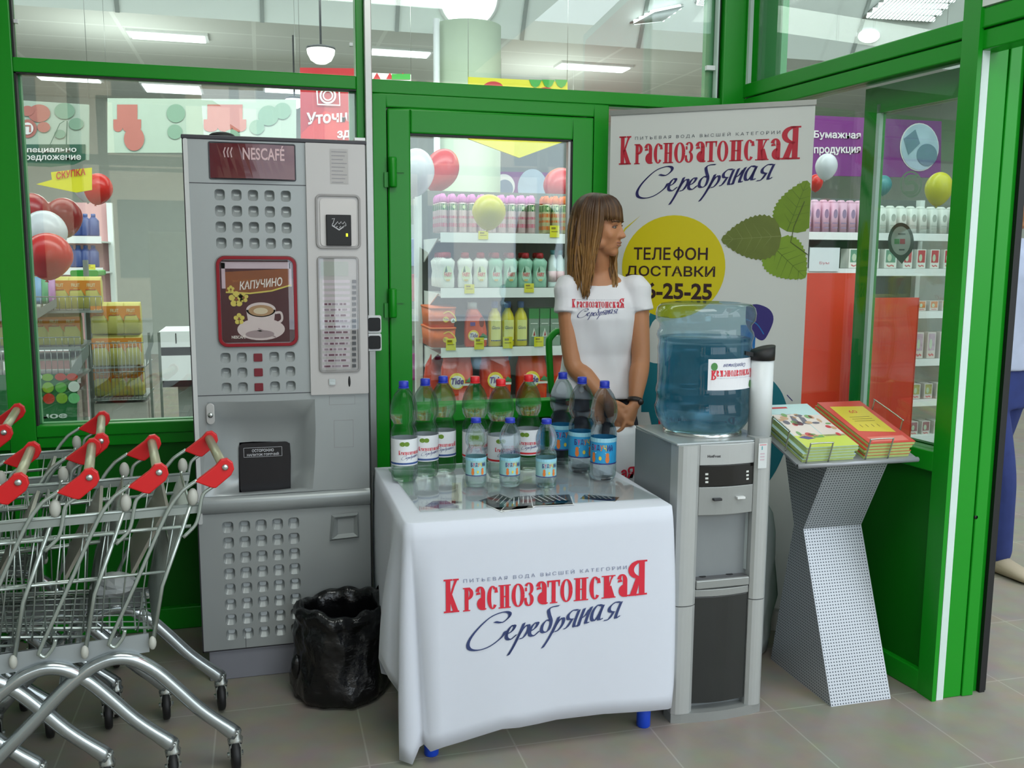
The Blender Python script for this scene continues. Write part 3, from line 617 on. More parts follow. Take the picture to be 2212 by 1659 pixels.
def dimples(mb, x0, x1, z0, z1, nx, nz, wf=0.62, hf=0.70, dp=0.022, skip=()):
    """panel area in the plane VY whose cells carry scooped pockets: deep at the top, running out at the bottom"""
    cw, chh = (x1-x0)/nx, (z1-z0)/nz
    for i in range(nx):
        for j in range(nz):
            a, b, c, d = x0+i*cw, x0+(i+1)*cw, z0+j*chh, z0+(j+1)*chh
            if (i, j) in skip: mb.add([(a, VY, c), (b, VY, c), (b, VY, d), (a, VY, d)], [(0, 1, 2, 3)]); continue
            mx_, mz = (a+b)/2, (c+d)/2; hw_, hh = cw*wf/2, chh*hf/2
            O_ = rrect(mx_-hw_, mz-hh, mx_+hw_, mz+hh, hw_*0.62, 3); n = len(O_)
            I_ = rrect(mx_-hw_*0.60, mz-hh*0.10, mx_+hw_*0.60, mz+hh*0.80, hw_*0.34, 3)
            E_ = []
            for (x, z) in O_:  # the cell outline met radially
                dx, dz = x-mx_, z-mz; k = min((cw/2)/abs(dx) if dx else 9e9, (chh/2)/abs(dz) if dz else 9e9); E_.append((mx_+dx*k, mz+dz*k))
            vs = [(x, VY, z) for x, z in E_]+[(x, VY, z) for x, z in O_]+[(x, VY+dp*(0.35+0.65*(z-(mz-hh))/(2*hh)), z) for x, z in I_]
            fs = []
            for k in range(n):
                k2 = (k+1) % n; fs += [(k, k2, n+k2, n+k), (n+k, n+k2, 2*n+k2, 2*n+k)]
            fs.append(tuple(range(2*n, 3*n)))
            for (cx, cz) in ((a, c), (b, c), (b, d), (a, d)):   # fill the cell corners
                near = sorted(range(n), key=lambda q: (E_[q][0]-cx)**2+(E_[q][1]-cz)**2)[:2]
                ia = max((q for q in range(n) if abs(E_[q][0]-cx) < 1e-7), key=lambda q: -abs(E_[q][1]-cz), default=None)
                ib = max((q for q in range(n) if abs(E_[q][1]-cz) < 1e-7), key=lambda q: -abs(E_[q][0]-cx), default=None)
                if ia is not None and ib is not None and ia != ib:
                    vs.append((cx, VY, cz)); fs.append((ia, ib, len(vs)-1))
            mb.add(vs, fs)
def vrect(mb, x0, x1, z0, z1, o=0.0): return mb.add([(x0, VY-o, z0), (x1, VY-o, z0), (x1, VY-o, z1), (x0, VY-o, z1)], [(0, 1, 2, 3)])
XS = vx(668); XL = vx(421)                    # seam between the main front and the lighter service column
zA0, zA1 = vz(543, 550), vz(405, 550); zB0, zB1 = vz(852, 560), vz(756, 560); zC0, zC1 = vz(1380, 575), vz(1117, 575)
xA0, xA1 = vx(458, 470), vx(636, 470)
zn0, zn1 = vz(1068, 560), vz(862, 560); xn0, xn1 = vx(440, 960), vx(680, 960)
fp = MB()
vrect(fp, X0, xA0, zB0, 1.752); vrect(fp, xA1, XS, zB0, 1.752)
vrect(fp, xA0, xA1, zA1, 1.752); vrect(fp, xA0, xA1, zB1, zA0)
dimples(fp, xA0, xA1, zA0, zA1, 5, 4); dimples(fp, xA0, xA1, zB0, zB1, 5, 3, skip=((2, 0), (2, 1), (2, 2)))
vrect(fp, X0, X1, zn1, zB0)
# scooped cup bay: outline lofted back to the dark hatch
O_ = [V(448, 868), V(520, 868), V(600, 866), V(680, 862), V(682, 930), V(680, 1000), V(676, 1056), V(600, 1064), V(520, 1070), V(442, 1074), V(440, 1010), V(446, 930)]
I_ = [at(a, b, VY+0.075) for a, b in ((517, 956), (545, 954), (600, 954), (626, 957), (628, 985), (628, 1020), (628, 1056), (600, 1060), (545, 1064), (517, 1066), (516, 1030), (516, 985))]
M_ = [o_.lerp(i_, 0.42)+Vector((0, 0.028, 0)) for o_, i_ in zip(O_, I_)]
fp.loft([O_, M_, I_], cap=False)
B_ = [Vector((X0, VY, zn1)), Vector((xn0+0.08, VY, zn1)), Vector((xn0+0.2, VY, zn1)), Vector((X1, VY, zn1)), Vector((X1, VY, (zn0+zn1)/2+0.05)), Vector((X1, VY, (zn0+zn1)/2)), Vector((X1, VY, zn0)), Vector((xn0+0.2, VY, zn0)), Vector((xn0+0.08, VY, zn0)), Vector((X0, VY, zn0)), Vector((X0, VY, (zn0+zn1)/2)), Vector((X0, VY, (zn0+zn1)/2+0.05))]
fp.loft([B_, O_], cap=False, smooth=False)
# chin ledge below the bay, then the lower dimpled panel
zc = vz(1104, 560)
fp.loft([[Vector((x, VY-o_-0.006*math.sin(math.pi*(x-X0)/(X1-X0)), z)) for x in [X0+(X1-X0)*k/10 for k in range(11)]] for (o_, z) in ((0.0, zn0), (0.012, zn0-0.006), (0.016, zn0-0.02), (0.012, zc+0.008), (0.0, zc))], cap=False, closed=False)
xC0, xC1 = vx(478, 1250), vx(655, 1250)
vrect(fp, X0, xC0, 0.11, zc); vrect(fp, xC1, X1, 0.11, zc); vrect(fp, xC0, xC1, zC1, zc); vrect(fp, xC0, xC1, 0.11, zC0)
dimples(fp, xC0, xC1, zC0, zC1, 5, 8, wf=0.68, hf=0.72, dp=0.026)
for px, py in ((0, 0),): pass
put('front_panel', fp, VG, VM)
put('edge_strip', MB().rbox((X0, VY-0.010, zn1-0.40), (XL, VY-0.0005, 1.752), 0.004), mat('vending_edge_light', '#c6c8c7', 0.4), VM)
for (a, b, z) in ((X0, X1, vz(400, 600)), (X0, X1, vz(850, 620)), (X0, X1, zc-0.001)): put('panel_gap', MB().box((a, VY-0.0012, z), (b, VY+0.001, z+0.0022)), VD, VM)
put('panel_gap', MB().box((vx(531, 1390), VY-0.0006, 0.11), (vx(532, 1390), VY, 0.17)), VD, VM)
# lighter service column
sc = MB().rbox((XS, VY-0.011, vz(851, 720)), (X1, VY-0.0004, 1.752), 0.003)
SCo = put('service_column', sc, VG2, VM)
SO = 0.0115
def bezel(name, a, b, r, w, m_, par, o=SO, dp=0.006):
    p, q = V(*a), V(*b); mb = MB(); out = rrect(p.x, q.z, q.x, p.z, r, 5); inn = rrect(p.x+w, q.z+w, q.x-w, p.z-w, max(r-w, 0.004), 5)
    rr = [[Vector((x, VY-o-d, z)) for x, z in P] for P, d in ((out, 0), (out, dp), (inn, dp), (inn, -0.001))]
    return put(name, mb.loft(rr, cap=False, smooth=False), m_, par, bevel=0.001)
nt_ = MB(); a, b = V(712, 322), V(752, 398); fn = lambda x, y: Vector((x, VY-SO-0.0008, y))
rect(nt_, fn, a.x, b.z, b.x, a.z, 0)
for k in range(9): rect(nt_, lambda x, y: Vector((x, VY-SO-0.0012, y)), a.x+0.004, a.z-0.008-k*0.0118, b.x-0.004-0.006*(k % 3), a.z-0.0105-k*0.0118, 1)
put('notice', nt_, [mat('notice_paper', '#b4b1b0', 0.7), mat('faint_print', '#98969a', 0.8)], VM)
bezel('bill_bezel', (680, 419), (779, 538), 0.018, 0.007, mat('bezel_grey', '#8d8a88', 0.4, 0.3), VM)
a, b = V(690, 429), V(770, 532); put('bill_plate', MB().rbox((a.x, VY-SO-0.003, b.z), (b.x, VY-SO+0.001, a.z), 0.012), mat('bill_plate_white', '#cbc7c5', 0.4), VM)
a, b = V(703, 464), V(758, 531); br = put('bill_reader', MB().box((a.x, VY-SO-0.012, b.z), (b.x, VY-SO, a.z)), BLACK, VM, bevel=0.002)
ic = MB(); fn = lambda x, y: Vector((x, VY-SO-0.0128, y)); c = V(731, 482)
for k in range(3): 
    dx = -0.016+0.011*k; ribbon(ic, fn, [(c.x+dx, c.z-0.010), (c.x+dx+0.012, c.z+0.004), (c.x+dx+0.016, c.z-0.004), (c.x+dx+0.006, c.z-0.016)], 0.002)
ribbon(ic, fn, [(c.x-0.022, c.z-0.008), (c.x, c.z-0.022), (c.x+0.022, c.z-0.006)], 0.004); ribbon(ic, fn, [(c.x-0.022, c.z+0.012), (c.x-0.014, c.z+0.014), (c.x-0.018, c.z), (c.x-0.022, c.z-0.006)], 0.002)
put('banknote_mark', ic, mat('pale_grey_ink', '#b9b9bd', 0.5), br)
c = V(748, 508); put('indicator_lamp', MB().box((c.x-0.003, VY-SO-0.0135, c.z-0.005), (c.x+0.003, VY-SO-0.012, c.z+0.005)), mat('yellow_green_led', '#c8e020', 0.4, emit=1.5), br)
bezel('menu_bezel', (684, 553), (778, 802), 0.014, 0.007, mat('bezel_grey', '#8d8a88', 0.4, 0.3), VM)
a, b = V(689, 561), V(773, 796); mp_ = put('menu_panel', MB().box((a.x, VY-SO-0.001, b.z), (b.x, VY-SO+0.001, a.z)), mat('menu_panel_grey', '#b5b1ae', 0.4), VM)
lab = MB(); but = []
n = 16
for k in range(n):
    py = 611+(793-611)*k/(n-1); p = V(727, py-3.2); zz = p.z; x0 = V(696, py).x; x1_ = V(755, py).x
    f2 = lambda x, y: Vector((x, VY-SO-0.0016, y)); f3 = lambda x, y: Vector((x, VY-SO-0.0022, y))
    rect(lab, f2, x0, zz-0.0048, x1_, zz+0.0048, 0)
    random.seed(k); q = x0+0.006
    if k > 3:
        while q < x1_-0.01:
            l = random.uniform(0.006, 0.02); rect(lab, f3, q, zz-0.0032, min(q+l, x1_-0.004), zz+0.003, 1 if random.random() < 0.55 else 2); q += l+random.uniform(0.002, 0.006)
    p2_ = V(764, py-3); 
    bo = put('selection_button', MB().box((p2_.x-0.0062, VY-SO-0.006, zz-0.0052), (p2_.x+0.0062, VY-SO-0.001, zz+0.0052)), DGREY, mp_)
put('menu_labels', lab, [mat('menu_label_pale', '#cbbfc6', 0.5), mat('menu_print_maroon', '#6d4452', 0.6), mat('menu_print_grey', '#97868f', 0.6)], mp_)
a, b = V(692, 565), V(752, 596); put('price_card', MB().box((a.x, VY-SO-0.002, b.z), (b.x, VY-SO-0.001, a.z)), mat('price_card', '#a9b0a6', 0.5), mp_)
a, b = V(687, 558), V(775, 799); put('menu_cover', MB().box((a.x, VY-SO-0.0075, b.z), (b.x, VY-SO-0.0062, a.z)), pane_mat('thin_clear_plastic', (0.97, 0.97, 0.97, 1), 0.05), mp_)
c = V(717, 824); put('return_button', MB().box((c.x-0.010, VY-SO-0.004, c.z-0.010), (c.x+0.010, VY-SO, c.z+0.010)).box((c.x-0.007, VY-SO-0.007, c.z-0.009), (c.x+0.006, VY-SO-0.004, c.z-0.003)), CHROME, VM)
c = V(754, 823); put('coin_slot', MB().sphere((c.x, VY-SO, c.z), 0.018, 12, 8, sc=(0.22, 0.12, 1)), BLACK, VM)
f = MB()
for (a, b) in (((711, 856), (767, 873)), ((721, 908), (764, 965))):
    a, b = V(*a), V(*b)
    for (x0, x1_, z0, z1) in ((a.x, b.x, a.z-0.001, a.z), (a.x, b.x, b.z, b.z+0.001), (a.x, a.x+0.001, b.z, a.z), (b.x-0.001, b.x, b.z, a.z)): f.box((x0, VY-0.0006, z0), (x1_, VY, z1))
put('blank_outline', f, mat('faint_groove', '#918f8e', 0.6), VM)
# coin return cup
cr = MB(); O2 = [V(716, 1112, .001), V(774, 1106, .001), V(776, 1160, .001), V(712, 1168, .001)]; I2 = [V(730, 1121, -.0), V(764, 1118, -.0), V(764, 1150, -.0), V(730, 1154, -.0)]
put('coin_return', MB().loft([[p_ + Vector((0, -0.002, 0)) for p_ in O2], [p_+Vector((0, -0.016, 0.0)) for p_ in [V(722, 1115), V(770, 1110), V(772, 1156), V(716, 1162)]], [p_+Vector((0, -0.003, 0)) for p_ in I2]], cap=False, smooth=False).poly([p_+Vector((0, -0.003, 0)) for p_ in I2]), VG, VM)
# key plate
c = V(455, 893); kp = put('key_plate', MB().rbox((c.x-0.0125, VY-0.012, c.z-0.034), (c.x+0.0125, VY-0.002, c.z+0.034), 0.0124, 6), mat('key_plate_grey', '#b9bab8', 0.35, 0.3), VM, bevel=0.002)
put('lock', MB().lathe([(0.008, 0), (0.008, -0.003), (0, -0.003)], (c.x, VY-0.012, c.z-0.004), 14, axis='y'), CHROME, kp)
# brand sign on top
a, b = V(452, 309), V(637, 389)
sg = MB(); ring = lambda o_: [Vector((a.x+(b.x-a.x)*k/12, VY-o_-0.016*math.sin(math.pi*k/12), z)) for z in (b.z, a.z) for k in (range(13) if z == b.z else range(12, -1, -1))]
sg.loft([ring(0.0), ring(0.004)], smooth=False)
SG = put('brand_sign', sg, mat('maroon_gloss_sign', '#5a1a24', 0.12, coat=0.5, var=0.15, scale=14), VM)
sf = lambda x, y: Vector((a.x+x, VY-0.0055-0.016*math.sin(math.pi*min(1, max(0, x/(b.x-a.x)))), b.z+y))
lt = MB(); text(lt, 'NESCAFÉ', sf, 0.098, 0.056, 0.125, 0.046, bold=0.02)
for k in range(3): ribbon(lt, sf, [(0.045+k*0.010, 0.062), (0.042+k*0.010, 0.078), (0.047+k*0.010, 0.092)], 0.0035)
put('lettering', lt, mat('sign_lettering_pink', '#c9a9ac', 0.4), SG)
bezel('sign_trim', (449, 305), (640, 392), 0.006, 0.004, VD, VM, o=0.0, dp=0.004)
# red picture window
bezel('picture_frame', (466, 553), (644, 746), 0.028, 0.010, mat('vending_dark_red', '#86101c', 0.3, spec=0.3, var=0.25, scale=9), VM, o=0.0, dp=0.012)
bezel('picture_trim', (463, 550), (647, 749), 0.030, 0.004, mat('bezel_grey', '#8d8a88', 0.4, 0.3), VM, o=0.0, dp=0.004)
a, b = V(474, 562), V(636, 738); Wp, Hp = b.x-a.x, a.z-b.z
pf0 = lambda o_: (lambda x, y: Vector((a.x+x*Wp, VY-0.001-o_, b.z+y*Hp)))
pc = MB(); F0, F1, F2, F3, F4 = pf0(0), pf0(0.0006), pf0(0.0012), pf0(0.0018), pf0(0.0024)
rect(pc, F0, 0, 0, 1, 1, 0); shape(pc, F1, [(0.07, 0.62), (0.07, 0.86), (0.95, 0.90), (0.95, 0.70), (0.55, 0.60)], 1)
rect(pc, F1, 0.02, 0.66, 0.07, 0.97, 7); rect(pc, F1, 0.02, 0.9, 0.97, 0.98, 7); rect(pc, F1, 0.95, 0.68, 0.985, 0.97, 7)
ribbon(pc, F2, [(0.07, 0.615), (0.4, 0.60), (0.7, 0.63), (0.97, 0.70)], 0.018, 2)
text(pc, 'КАПУЧИНО', F3, 0.26, 0.64, 0.60, 0.105, 3, bold=0.02, shear=0.25, rot=0.09)
text(pc, 'ВКУСНЫЙ ВАНИЛЬНЫЙ', F3, 0.17, 0.735, 0.42, 0.035, 4, rot=0.03)
text(pc, 'NESCAFÉ', F3, 0.13, 0.05, 0.19, 0.045, 3, bold=0.02)
disc(pc, F1, 0.54, 0.16, 0.33, 0.135, 5); disc(pc, F2, 0.52, 0.10, 0.20, 0.05, 8); ribbon(pc, F3, [(0.5, 0.17), (0.62, 0.12), (0.74, 0.06)], 0.016, 8)
shape(pc, F2, [(0.34, 0.40), (0.36, 0.27), (0.42, 0.17), (0.52, 0.13), (0.64, 0.15), (0.72, 0.25), (0.745, 0.40)], 5); disc(pc, F2, 0.545, 0.40, 0.205, 0.09, 5); disc(pc, F3, 0.545, 0.39, 0.175, 0.068, 6); disc(pc, F4, 0.54, 0.385, 0.10, 0.04, 9)
ribbon(pc, F2, spline([(0.74, 0.36), (0.82, 0.36), (0.83, 0.27), (0.73, 0.22)], 5), 0.03, 5)
for (cx, cy, r_) in ((0.21, 0.53, 0.062), (0.14, 0.65, 0.03), (0.24, 0.29, 0.045), (0.31, 0.55, 0.04)):
    for q in range(5):
        an = math.radians(90+72*q); disc(pc, F3, cx+r_*math.cos(an), cy+r_*math.sin(an), r_*0.72, r_*0.6, 2, 12)
    disc(pc, F4, cx, cy, r_*0.35, None, 1, 10)
put('picture', pc, [mat('picture_maroon', '#4a1519', 0.35), mat('picture_brown', '#8a4a1e', 0.4, var=0.2, scale=20), mat('picture_yellow', '#d8c65a', 0.4), mat('picture_white_ink', '#efe6dc', 0.5), mat('picture_orange_ink', '#b9702e', 0.5), mat('picture_cup_white', '#d9c9c6', 0.4), mat('picture_coffee', '#b08a62', 0.4), mat('picture_lilac', '#cdb9c2', 0.4), mat('picture_saucer_shade', '#a38f90', 0.4), mat('picture_foam', '#d9c8a8', 0.4)], VM)
a2, b2 = V(472, 560), V(638, 740); put('picture_glass', MB().box((a2.x, VY-0.0075, b2.z), (b2.x, VY-0.006, a2.z)), pane_mat('thin_clear_plastic', (0.97, 0.97, 0.97, 1), 0.05), VM)
for k in range(3):
    c = Vector((xA0+(xA1-xA0)*0.5, VY, zB0+(zB1-zB0)*(k+0.5)/3)); put('lamp_button', MB().rbox((c.x-0.0135, VY-0.004, c.z-0.013), (c.x+0.0135, VY+0.001, c.z+0.013), 0.003), mat('dark_red_button', '#6e1220', 0.3), VM, bevel=0.001)
# cup hatch with its warning
a, b = V(517, 957, -0.05), V(628, 1062, -0.05)
HV = lambda a, b: at(a, b, VY+0.068)
hz = [Vector((x, VY+0.068, z)) for x, z in rrect(HV(517, 1000).x, HV(570, 1062).z, HV(627, 1000).x, HV(570, 956).z, 0.015, 4)]
ht = put('cup_hatch', MB().prism(hz, (0, 0.03, 0)), mat('smoked_hatch', '#1b191d', 0.25), VM)
lt = MB(); fn = lambda x, y: Vector((x, VY+0.0665, y)); c0, c1 = HV(527, 988), HV(618, 966)
text(lt, 'ОСТОРОЖНО', fn, c0.x+0.026, c0.z+0.016, 0.070, 0.010, bold=0.03); text(lt, 'НАПИТОК ГОРЯЧИЙ', fn, c0.x+0.010, c0.z+0.003, 0.102, 0.010, bold=0.03)
for P in ([(c0.x, c0.z), (c0.x, c0.z+0.031)], [(c0.x+0.122, c0.z), (c0.x+0.122, c0.z+0.031)], [(c0.x, c0.z), (c0.x+0.122, c0.z)], [(c0.x, c0.z+0.031), (c0.x+0.122, c0.z+0.031)]): ribbon(lt, fn, P, 0.0012)
put('warning_print', lt, mat('pale_grey_ink', '#b9b9bd', 0.5), ht)
# double socket beside the machine
a = at(808, 720, YW-0.05)
so = wthing('wall_socket', 'pair of black sockets in white frames on the grey strip beside the coffee machine', 'socket', (a.x, YW-0.05, a.z))
for dz in (0.034, -0.034):
    put('socket_frame', MB().rbox((a.x-0.026, YW-0.052, a.z+dz-0.033), (a.x+0.028, YW-0.03, a.z+dz+0.033), 0.006), WHITE_P, so, bevel=0.002)
    put('socket_insert', MB().rbox((a.x-0.022, YW-0.056, a.z+dz-0.025), (a.x+0.024, YW-0.048, a.z+dz+0.025), 0.008), BLACK, so)
# ------------------------------------------------------------------ waste bin in a black bag
WB = wthing('waste_bin', 'waste bin lined with a crumpled black plastic bag in front of the coffee machine', 'bin', (0.22, 2.86, 0))
BP = mat('black_bag_film', '#0b0b0d', 0.24, spec=0.5, var=0.3, scale=30, bump=0.5)
def bag_r(an, z, seed=0.0):
    return 1+0.035*math.sin(3*an+6*z+seed)+0.03*math.sin(5*an-13*z+1.3)+0.018*math.sin(8*an+37*z)+0.016*math.sin(13*an-29*z+2)+0.012*math.sin(21*an+53*z)
rings = []; NB = 96
for (r_, z) in ((0.120, 0.0), (0.146, 0.008), (0.153, 0.03), (0.152, 0.06), (0.146, 0.09), (0.142, 0.12), (0.139, 0.15), (0.139, 0.18), (0.142, 0.205), (0.140, 0.225), (0.132, 0.245), (0.139, 0.262), (0.142, 0.280), (0.136, 0.296), (0.124, 0.302), (0.112, 0.292), (0.106, 0.26), (0.103, 0.20), (0.10, 0.12)):
    rings.append([Vector((0.214+r_*bag_r(2*math.pi*k/NB, z)*1.05*math.cos(2*math.pi*k/NB), 2.90+r_*bag_r(2*math.pi*k/NB, z)*math.sin(2*math.pi*k/NB), z+(0.010*math.sin(2*2*math.pi*k/NB+0.4)+0.006*math.sin(5*2*math.pi*k/NB)+0.004*math.sin(11*2*math.pi*k/NB))*min(1, z/0.28) if z > 0.02 else z)) for k in range(NB)])
put('bag', MB().loft(rings, cap=True), BP, WB)
for (an, hgt, wdt) in ((0.35, 0.065, 0.05), (2.9, 0.02, 0.05), (3.6, 0.03, 0.04), (5.2, 0.018, 0.05)):
    c = Vector((0.222+0.136*math.cos(an), 2.90+0.136*math.sin(an), 0.280)); tg = Vector((-math.sin(an), math.cos(an), 0)); nr = Vector((math.cos(an), math.sin(an), 0))
    put('bag_corner', MB().loft([[c-tg*wdt, c-tg*wdt*0.4+nr*0.012, c+tg*wdt*0.3+nr*0.004, c+tg*wdt], [c-tg*wdt*0.4+Vector((0, 0, hgt*0.7)), c-tg*wdt*0.1+nr*0.014+Vector((0, 0, hgt)), c+tg*wdt*0.2+nr*0.006+Vector((0, 0, hgt*0.8)), c+tg*wdt*0.5+Vector((0, 0, hgt*0.5))]], cap=False, closed=False), BP, WB)
put('bag_knot', MB().sphere((0.075, 2.885, 0.10), 0.026, 12, 8, sc=(0.8, 0.7, 1.7)), BP, WB)
# ------------------------------------------------------------------ promotion table
TZ = 0.686; TX0, TX1, TY0, TY1 = 0.352, 1.130, 2.392, 3.09
TB_ = wthing('folding_table', 'small table with blue feet hidden under the white logo tablecloth', 'table', (0.74, 2.74, 0))
put('table_top', MB().box((TX0+0.012, TY0+0.012, 0.655), (TX1-0.012, TY1-0.01, 0.680)), mat('table_board', '#b9b6ad', 0.5), TB_)
for (x, y) in ((TX0+0.075, TY0+0.045), (TX1-0.055, TY0+0.045), (TX0+0.075, TY1-0.06), (TX1-0.055, TY1-0.06)):
    lg = put('leg', MB().lathe([(0.0155, 0.055), (0.0155, 0.655)], (x, y, 0), 14), mat('table_leg_blue', '#1d4fc0', 0.35), TB_)
    put('foot', MB().lathe([(0.019, 0.0), (0.021, 0.004), (0.021, 0.075), (0.017, 0.08)], (x, y, 0), 16), mat('table_foot_blue', '#1545c4', 0.35), lg)
TC = wthing('tablecloth', 'white logo tablecloth draped over the small table', 'tablecloth', (0.74, 2.74, TZ))
CL = mat('white_cloth', '#e8ecf6', 0.85, spec=0.2, var=0.012, scale=30, trans=0.16, sheen=0.2)
nt_c = CL.node_tree; oc = nt_c.nodes['Material Output']; prev = oc.inputs[0].links[0].from_socket      # thin weave lets a little of what lies behind show
mc = nt_c.nodes.new('ShaderNodeMixShader'); mc.inputs[0].default_value = 0.09; tcn = nt_c.nodes.new('ShaderNodeBsdfTransparent')
nt_c.links.new(prev, mc.inputs[1]); nt_c.links.new(tcn.outputs[0], mc.inputs[2]); nt_c.links.new(mc.outputs[0], oc.inputs[0])
# rim (on the table edge) and hem points, walking from the back left corner round the front to the back right corner
def P_(px, py, y): return at(px, py, y)
WALK = []   # (rim point, hem point, outward bulge)
def rimp(x, y): return Vector((x, y, TZ+0.003))
for k in range(7):
    y = TY1+(2.66-TY1)*k/6; WALK.append((rimp(TX0, y), Vector((TX0-0.004+0.008*math.sin(k*1.3), y, 0.235-0.01*k)), 0.004))
F1, F2, F3, F4 = P_(821, 1420, 2.52), P_(868, 1500, 2.44), P_(865, 1640, 2.405), P_(893, 1650, 2.385)
WALK += [(rimp(TX0, 2.60), Vector((TX0-0.012, 2.60, 0.17)), 0.006), (rimp(TX0, 2.53), Vector((F1.x+0.012, 2.56, 0.20)), 0.012), (rimp(TX0, 2.49), Vector((F1.x, F1.y, F1.z)), 0.016),
         (rimp(TX0, 2.455), F1.lerp(F2, 0.5)+Vector((-0.004, -0.01, 0)), 0.014), (rimp(TX0, 2.43), F2, 0.010), (rimp(TX0+0.001, 2.418), F2.lerp(F3, 0.35)+Vector((-0.004, 0.004, 0)), 0.008), (rimp(TX0+0.003, 2.408), F3, 0.006),
         (rimp(TX0+0.008, 2.400), F4, 0.004), (rimp(TX0+0.013, 2.396), P_(908, 1612, 2.395), -0.004), (rimp(TX0+0.018, 2.392), P_(918, 1606, 2.400), -0.006)]
hem = [(932, 1622), (960, 1612), (1000, 1600), (1050, 1584), (1085, 1573), (1120, 1570), (1160, 1562), (1200, 1553), (1250, 1547), (1300, 1541), (1350, 1538), (1400, 1535), (1440, 1531)]
for k, (a, b) in enumerate(hem):
    h_ = P_(a, b, 2.378+0.004*math.sin(k*1.1)); x = TX0+0.028+(TX1-0.010-TX0-0.028)*k/(len(hem)-1)
    WALK.append((Vector((x, TY0, TZ+0.003)), h_, 0.004))
WALK += [(rimp(TX1-0.003, 2.395), P_(1447, 1528, 2.385), 0.004), (rimp(TX1, 2.405), P_(1452, 1480, 2.40), 0.006), (rimp(TX1, 2.46), Vector((TX1+0.012, 2.46, 0.14)), 0.006)]
for k in range(6): y = 2.55+(TY1-2.55)*k/5; WALK.append((rimp(TX1, y), Vector((TX1+0.006+0.006*math.sin(k), y, 0.16)), 0.004))
NR = 14; rows = []
ctr = Vector((0.74, 2.74, 0))
for j in range(NR+1):
    t = j/NR; row = []
    for (a, b, bl) in WALK:
        o_ = (a-ctr); o_.z = 0; o_.normalize()
        p = a.lerp(b, t); p += o_*(bl*math.sin(math.pi*t)+0.004*min(1, t*12))
        if t < 0.02: p = a.copy()
        row.append(p)
    rows.append(row)
inner = [[ctr.lerp(Vector((a.x, a.y, 0)), q)+Vector((0, 0, TZ+0.004)) for (a, b, bl) in WALK] for q in (0.0, 0.5, 0.93, 0.985)]
cm = MB(); cm.loft(inner+rows, cap=False, closed=False)
backp = [Vector((a.x, a.y, TZ+0.003)) for a in (WALK[0][0], WALK[-1][0])]
cm.add([Vector((ctr.x, ctr.y, TZ+0.004)), backp[0], backp[1]], [(0, 1, 2)])
co = put('cloth', cm, CL, TC); md = co.modifiers.new('thickness', 'SOLIDIFY'); md.thickness = 0.0012; md.offset = 1
# hem band stitched along the front lower edge
hb = MB(); n0 = 17
hb.loft([[Vector((r[i].x, r[i].y-0.0016, r[i].z)) for i in range(n0, n0+len(hem))] for r in ([ [a.lerp(b, 0.955)+Vector((0,-0.0016,0)) for (a, b, bl) in WALK], [b+Vector((0,-0.0016,0)) for (a, b, bl) in WALK]])], cap=False, closed=False)
put('hem', hb, CL, TC)
ub = MB(); low = [(950, 1560), (985, 1535), (1060, 1520), (1150, 1510), (1240, 1490), (1300, 1479), (1360, 1474), (1425, 1478)]
lo = [P_(a, b, 2.400) for a, b in low]; ub.loft([[Vector((p.x, 2.3985, TZ-0.012)) for p in lo], [Vector((p.x, 2.3985, p.z)) for p in lo]], cap=False, closed=False, smooth=False)
put('under_layer', ub, mat('under_cloth_white', '#eceef2', 0.9), TC)
# the logotype printed on the front, following the hanging cloth
def clothfront(x, z):
    best = []
    for (a, b, bl) in WALK[n0-2:n0+len(hem)+1]:
        t = (a.z-z)/(a.z-b.z); o_ = a-ctr; o_.z = 0; o_.normalize(); p = a.lerp(b, t)+o_*(bl*math.sin(math.pi*t)+0.004); best.append((p.x, p.y))
    for (xa, ya), (xb, yb) in zip(best, best[1:]):
        if xa <= x <= xb: return Vector((x, ya+(yb-ya)*(x-xa)/(xb-xa)-0.0032, z))
    return Vector((x, min(q[1] for q in best)-0.0032, z))
lg = MB(); l0, l1 = P_(958, 1323, 2.385), P_(1395, 1281, 2.385)
logotype(lg, clothfront, l0.x, l0.z, l1.x-l0.x)
put('printed_logo', lg, [mat('cloth_red_ink', '#d22338', 0.7), mat('cloth_navy_ink', '#33406f', 0.7), mat('cloth_grey_ink', '#7f86a0', 0.8)], TC)
# clear cover sheet with leaflets under it
fc = [atz(908, 1112, TZ), atz(1425, 1082, TZ), atz(1235, 992, TZ), atz(838, 1018, TZ)]
sh = MB(); zz = TZ+0.0075
sh.prism([(p.x, p.y, zz) for p in fc], (0, 0, 0.002))
tag(put('clear_sheet', sh, pane_mat('glossy_clear_sheet', (0.94, 0.96, 0.95, 1), 0.06)), 'clear glossy sheet lying on the tablecloth under the bottles', 'sheet')
def leaflet(label, quad_px, m_list, deco, dz, group='leaflets under the clear sheet'):
    q = [atz(px, py, TZ) for px, py in quad_px]; mb = MB(); z = TZ+0.0052+dz
    mb.prism([(p.x, p.y, z) for p in q], (0, 0, 0.0006))
    o, ux, uy = Vector((q[0].x, q[0].y, z+0.0008)), (q[1]-q[0]), (q[3]-q[0])
    fn = lambda x, y: o+Vector((ux.x, ux.y, 0))*x+Vector((uy.x, uy.y, 0))*y
    deco(mb, fn); tag(put('leaflet', mb, m_list), label, 'leaflet', group)
def d1(mb, fn): shape(mb, fn, [(0, 0.1), (0.5, 0.0), (0.75, 0.6), (0.35, 1.0), (0.0, 0.8)], 1); shape(mb, fn, [(0.55, 0.05), (1, 0.3), (0.9, 0.6), (0.7, 0.5)], 2)
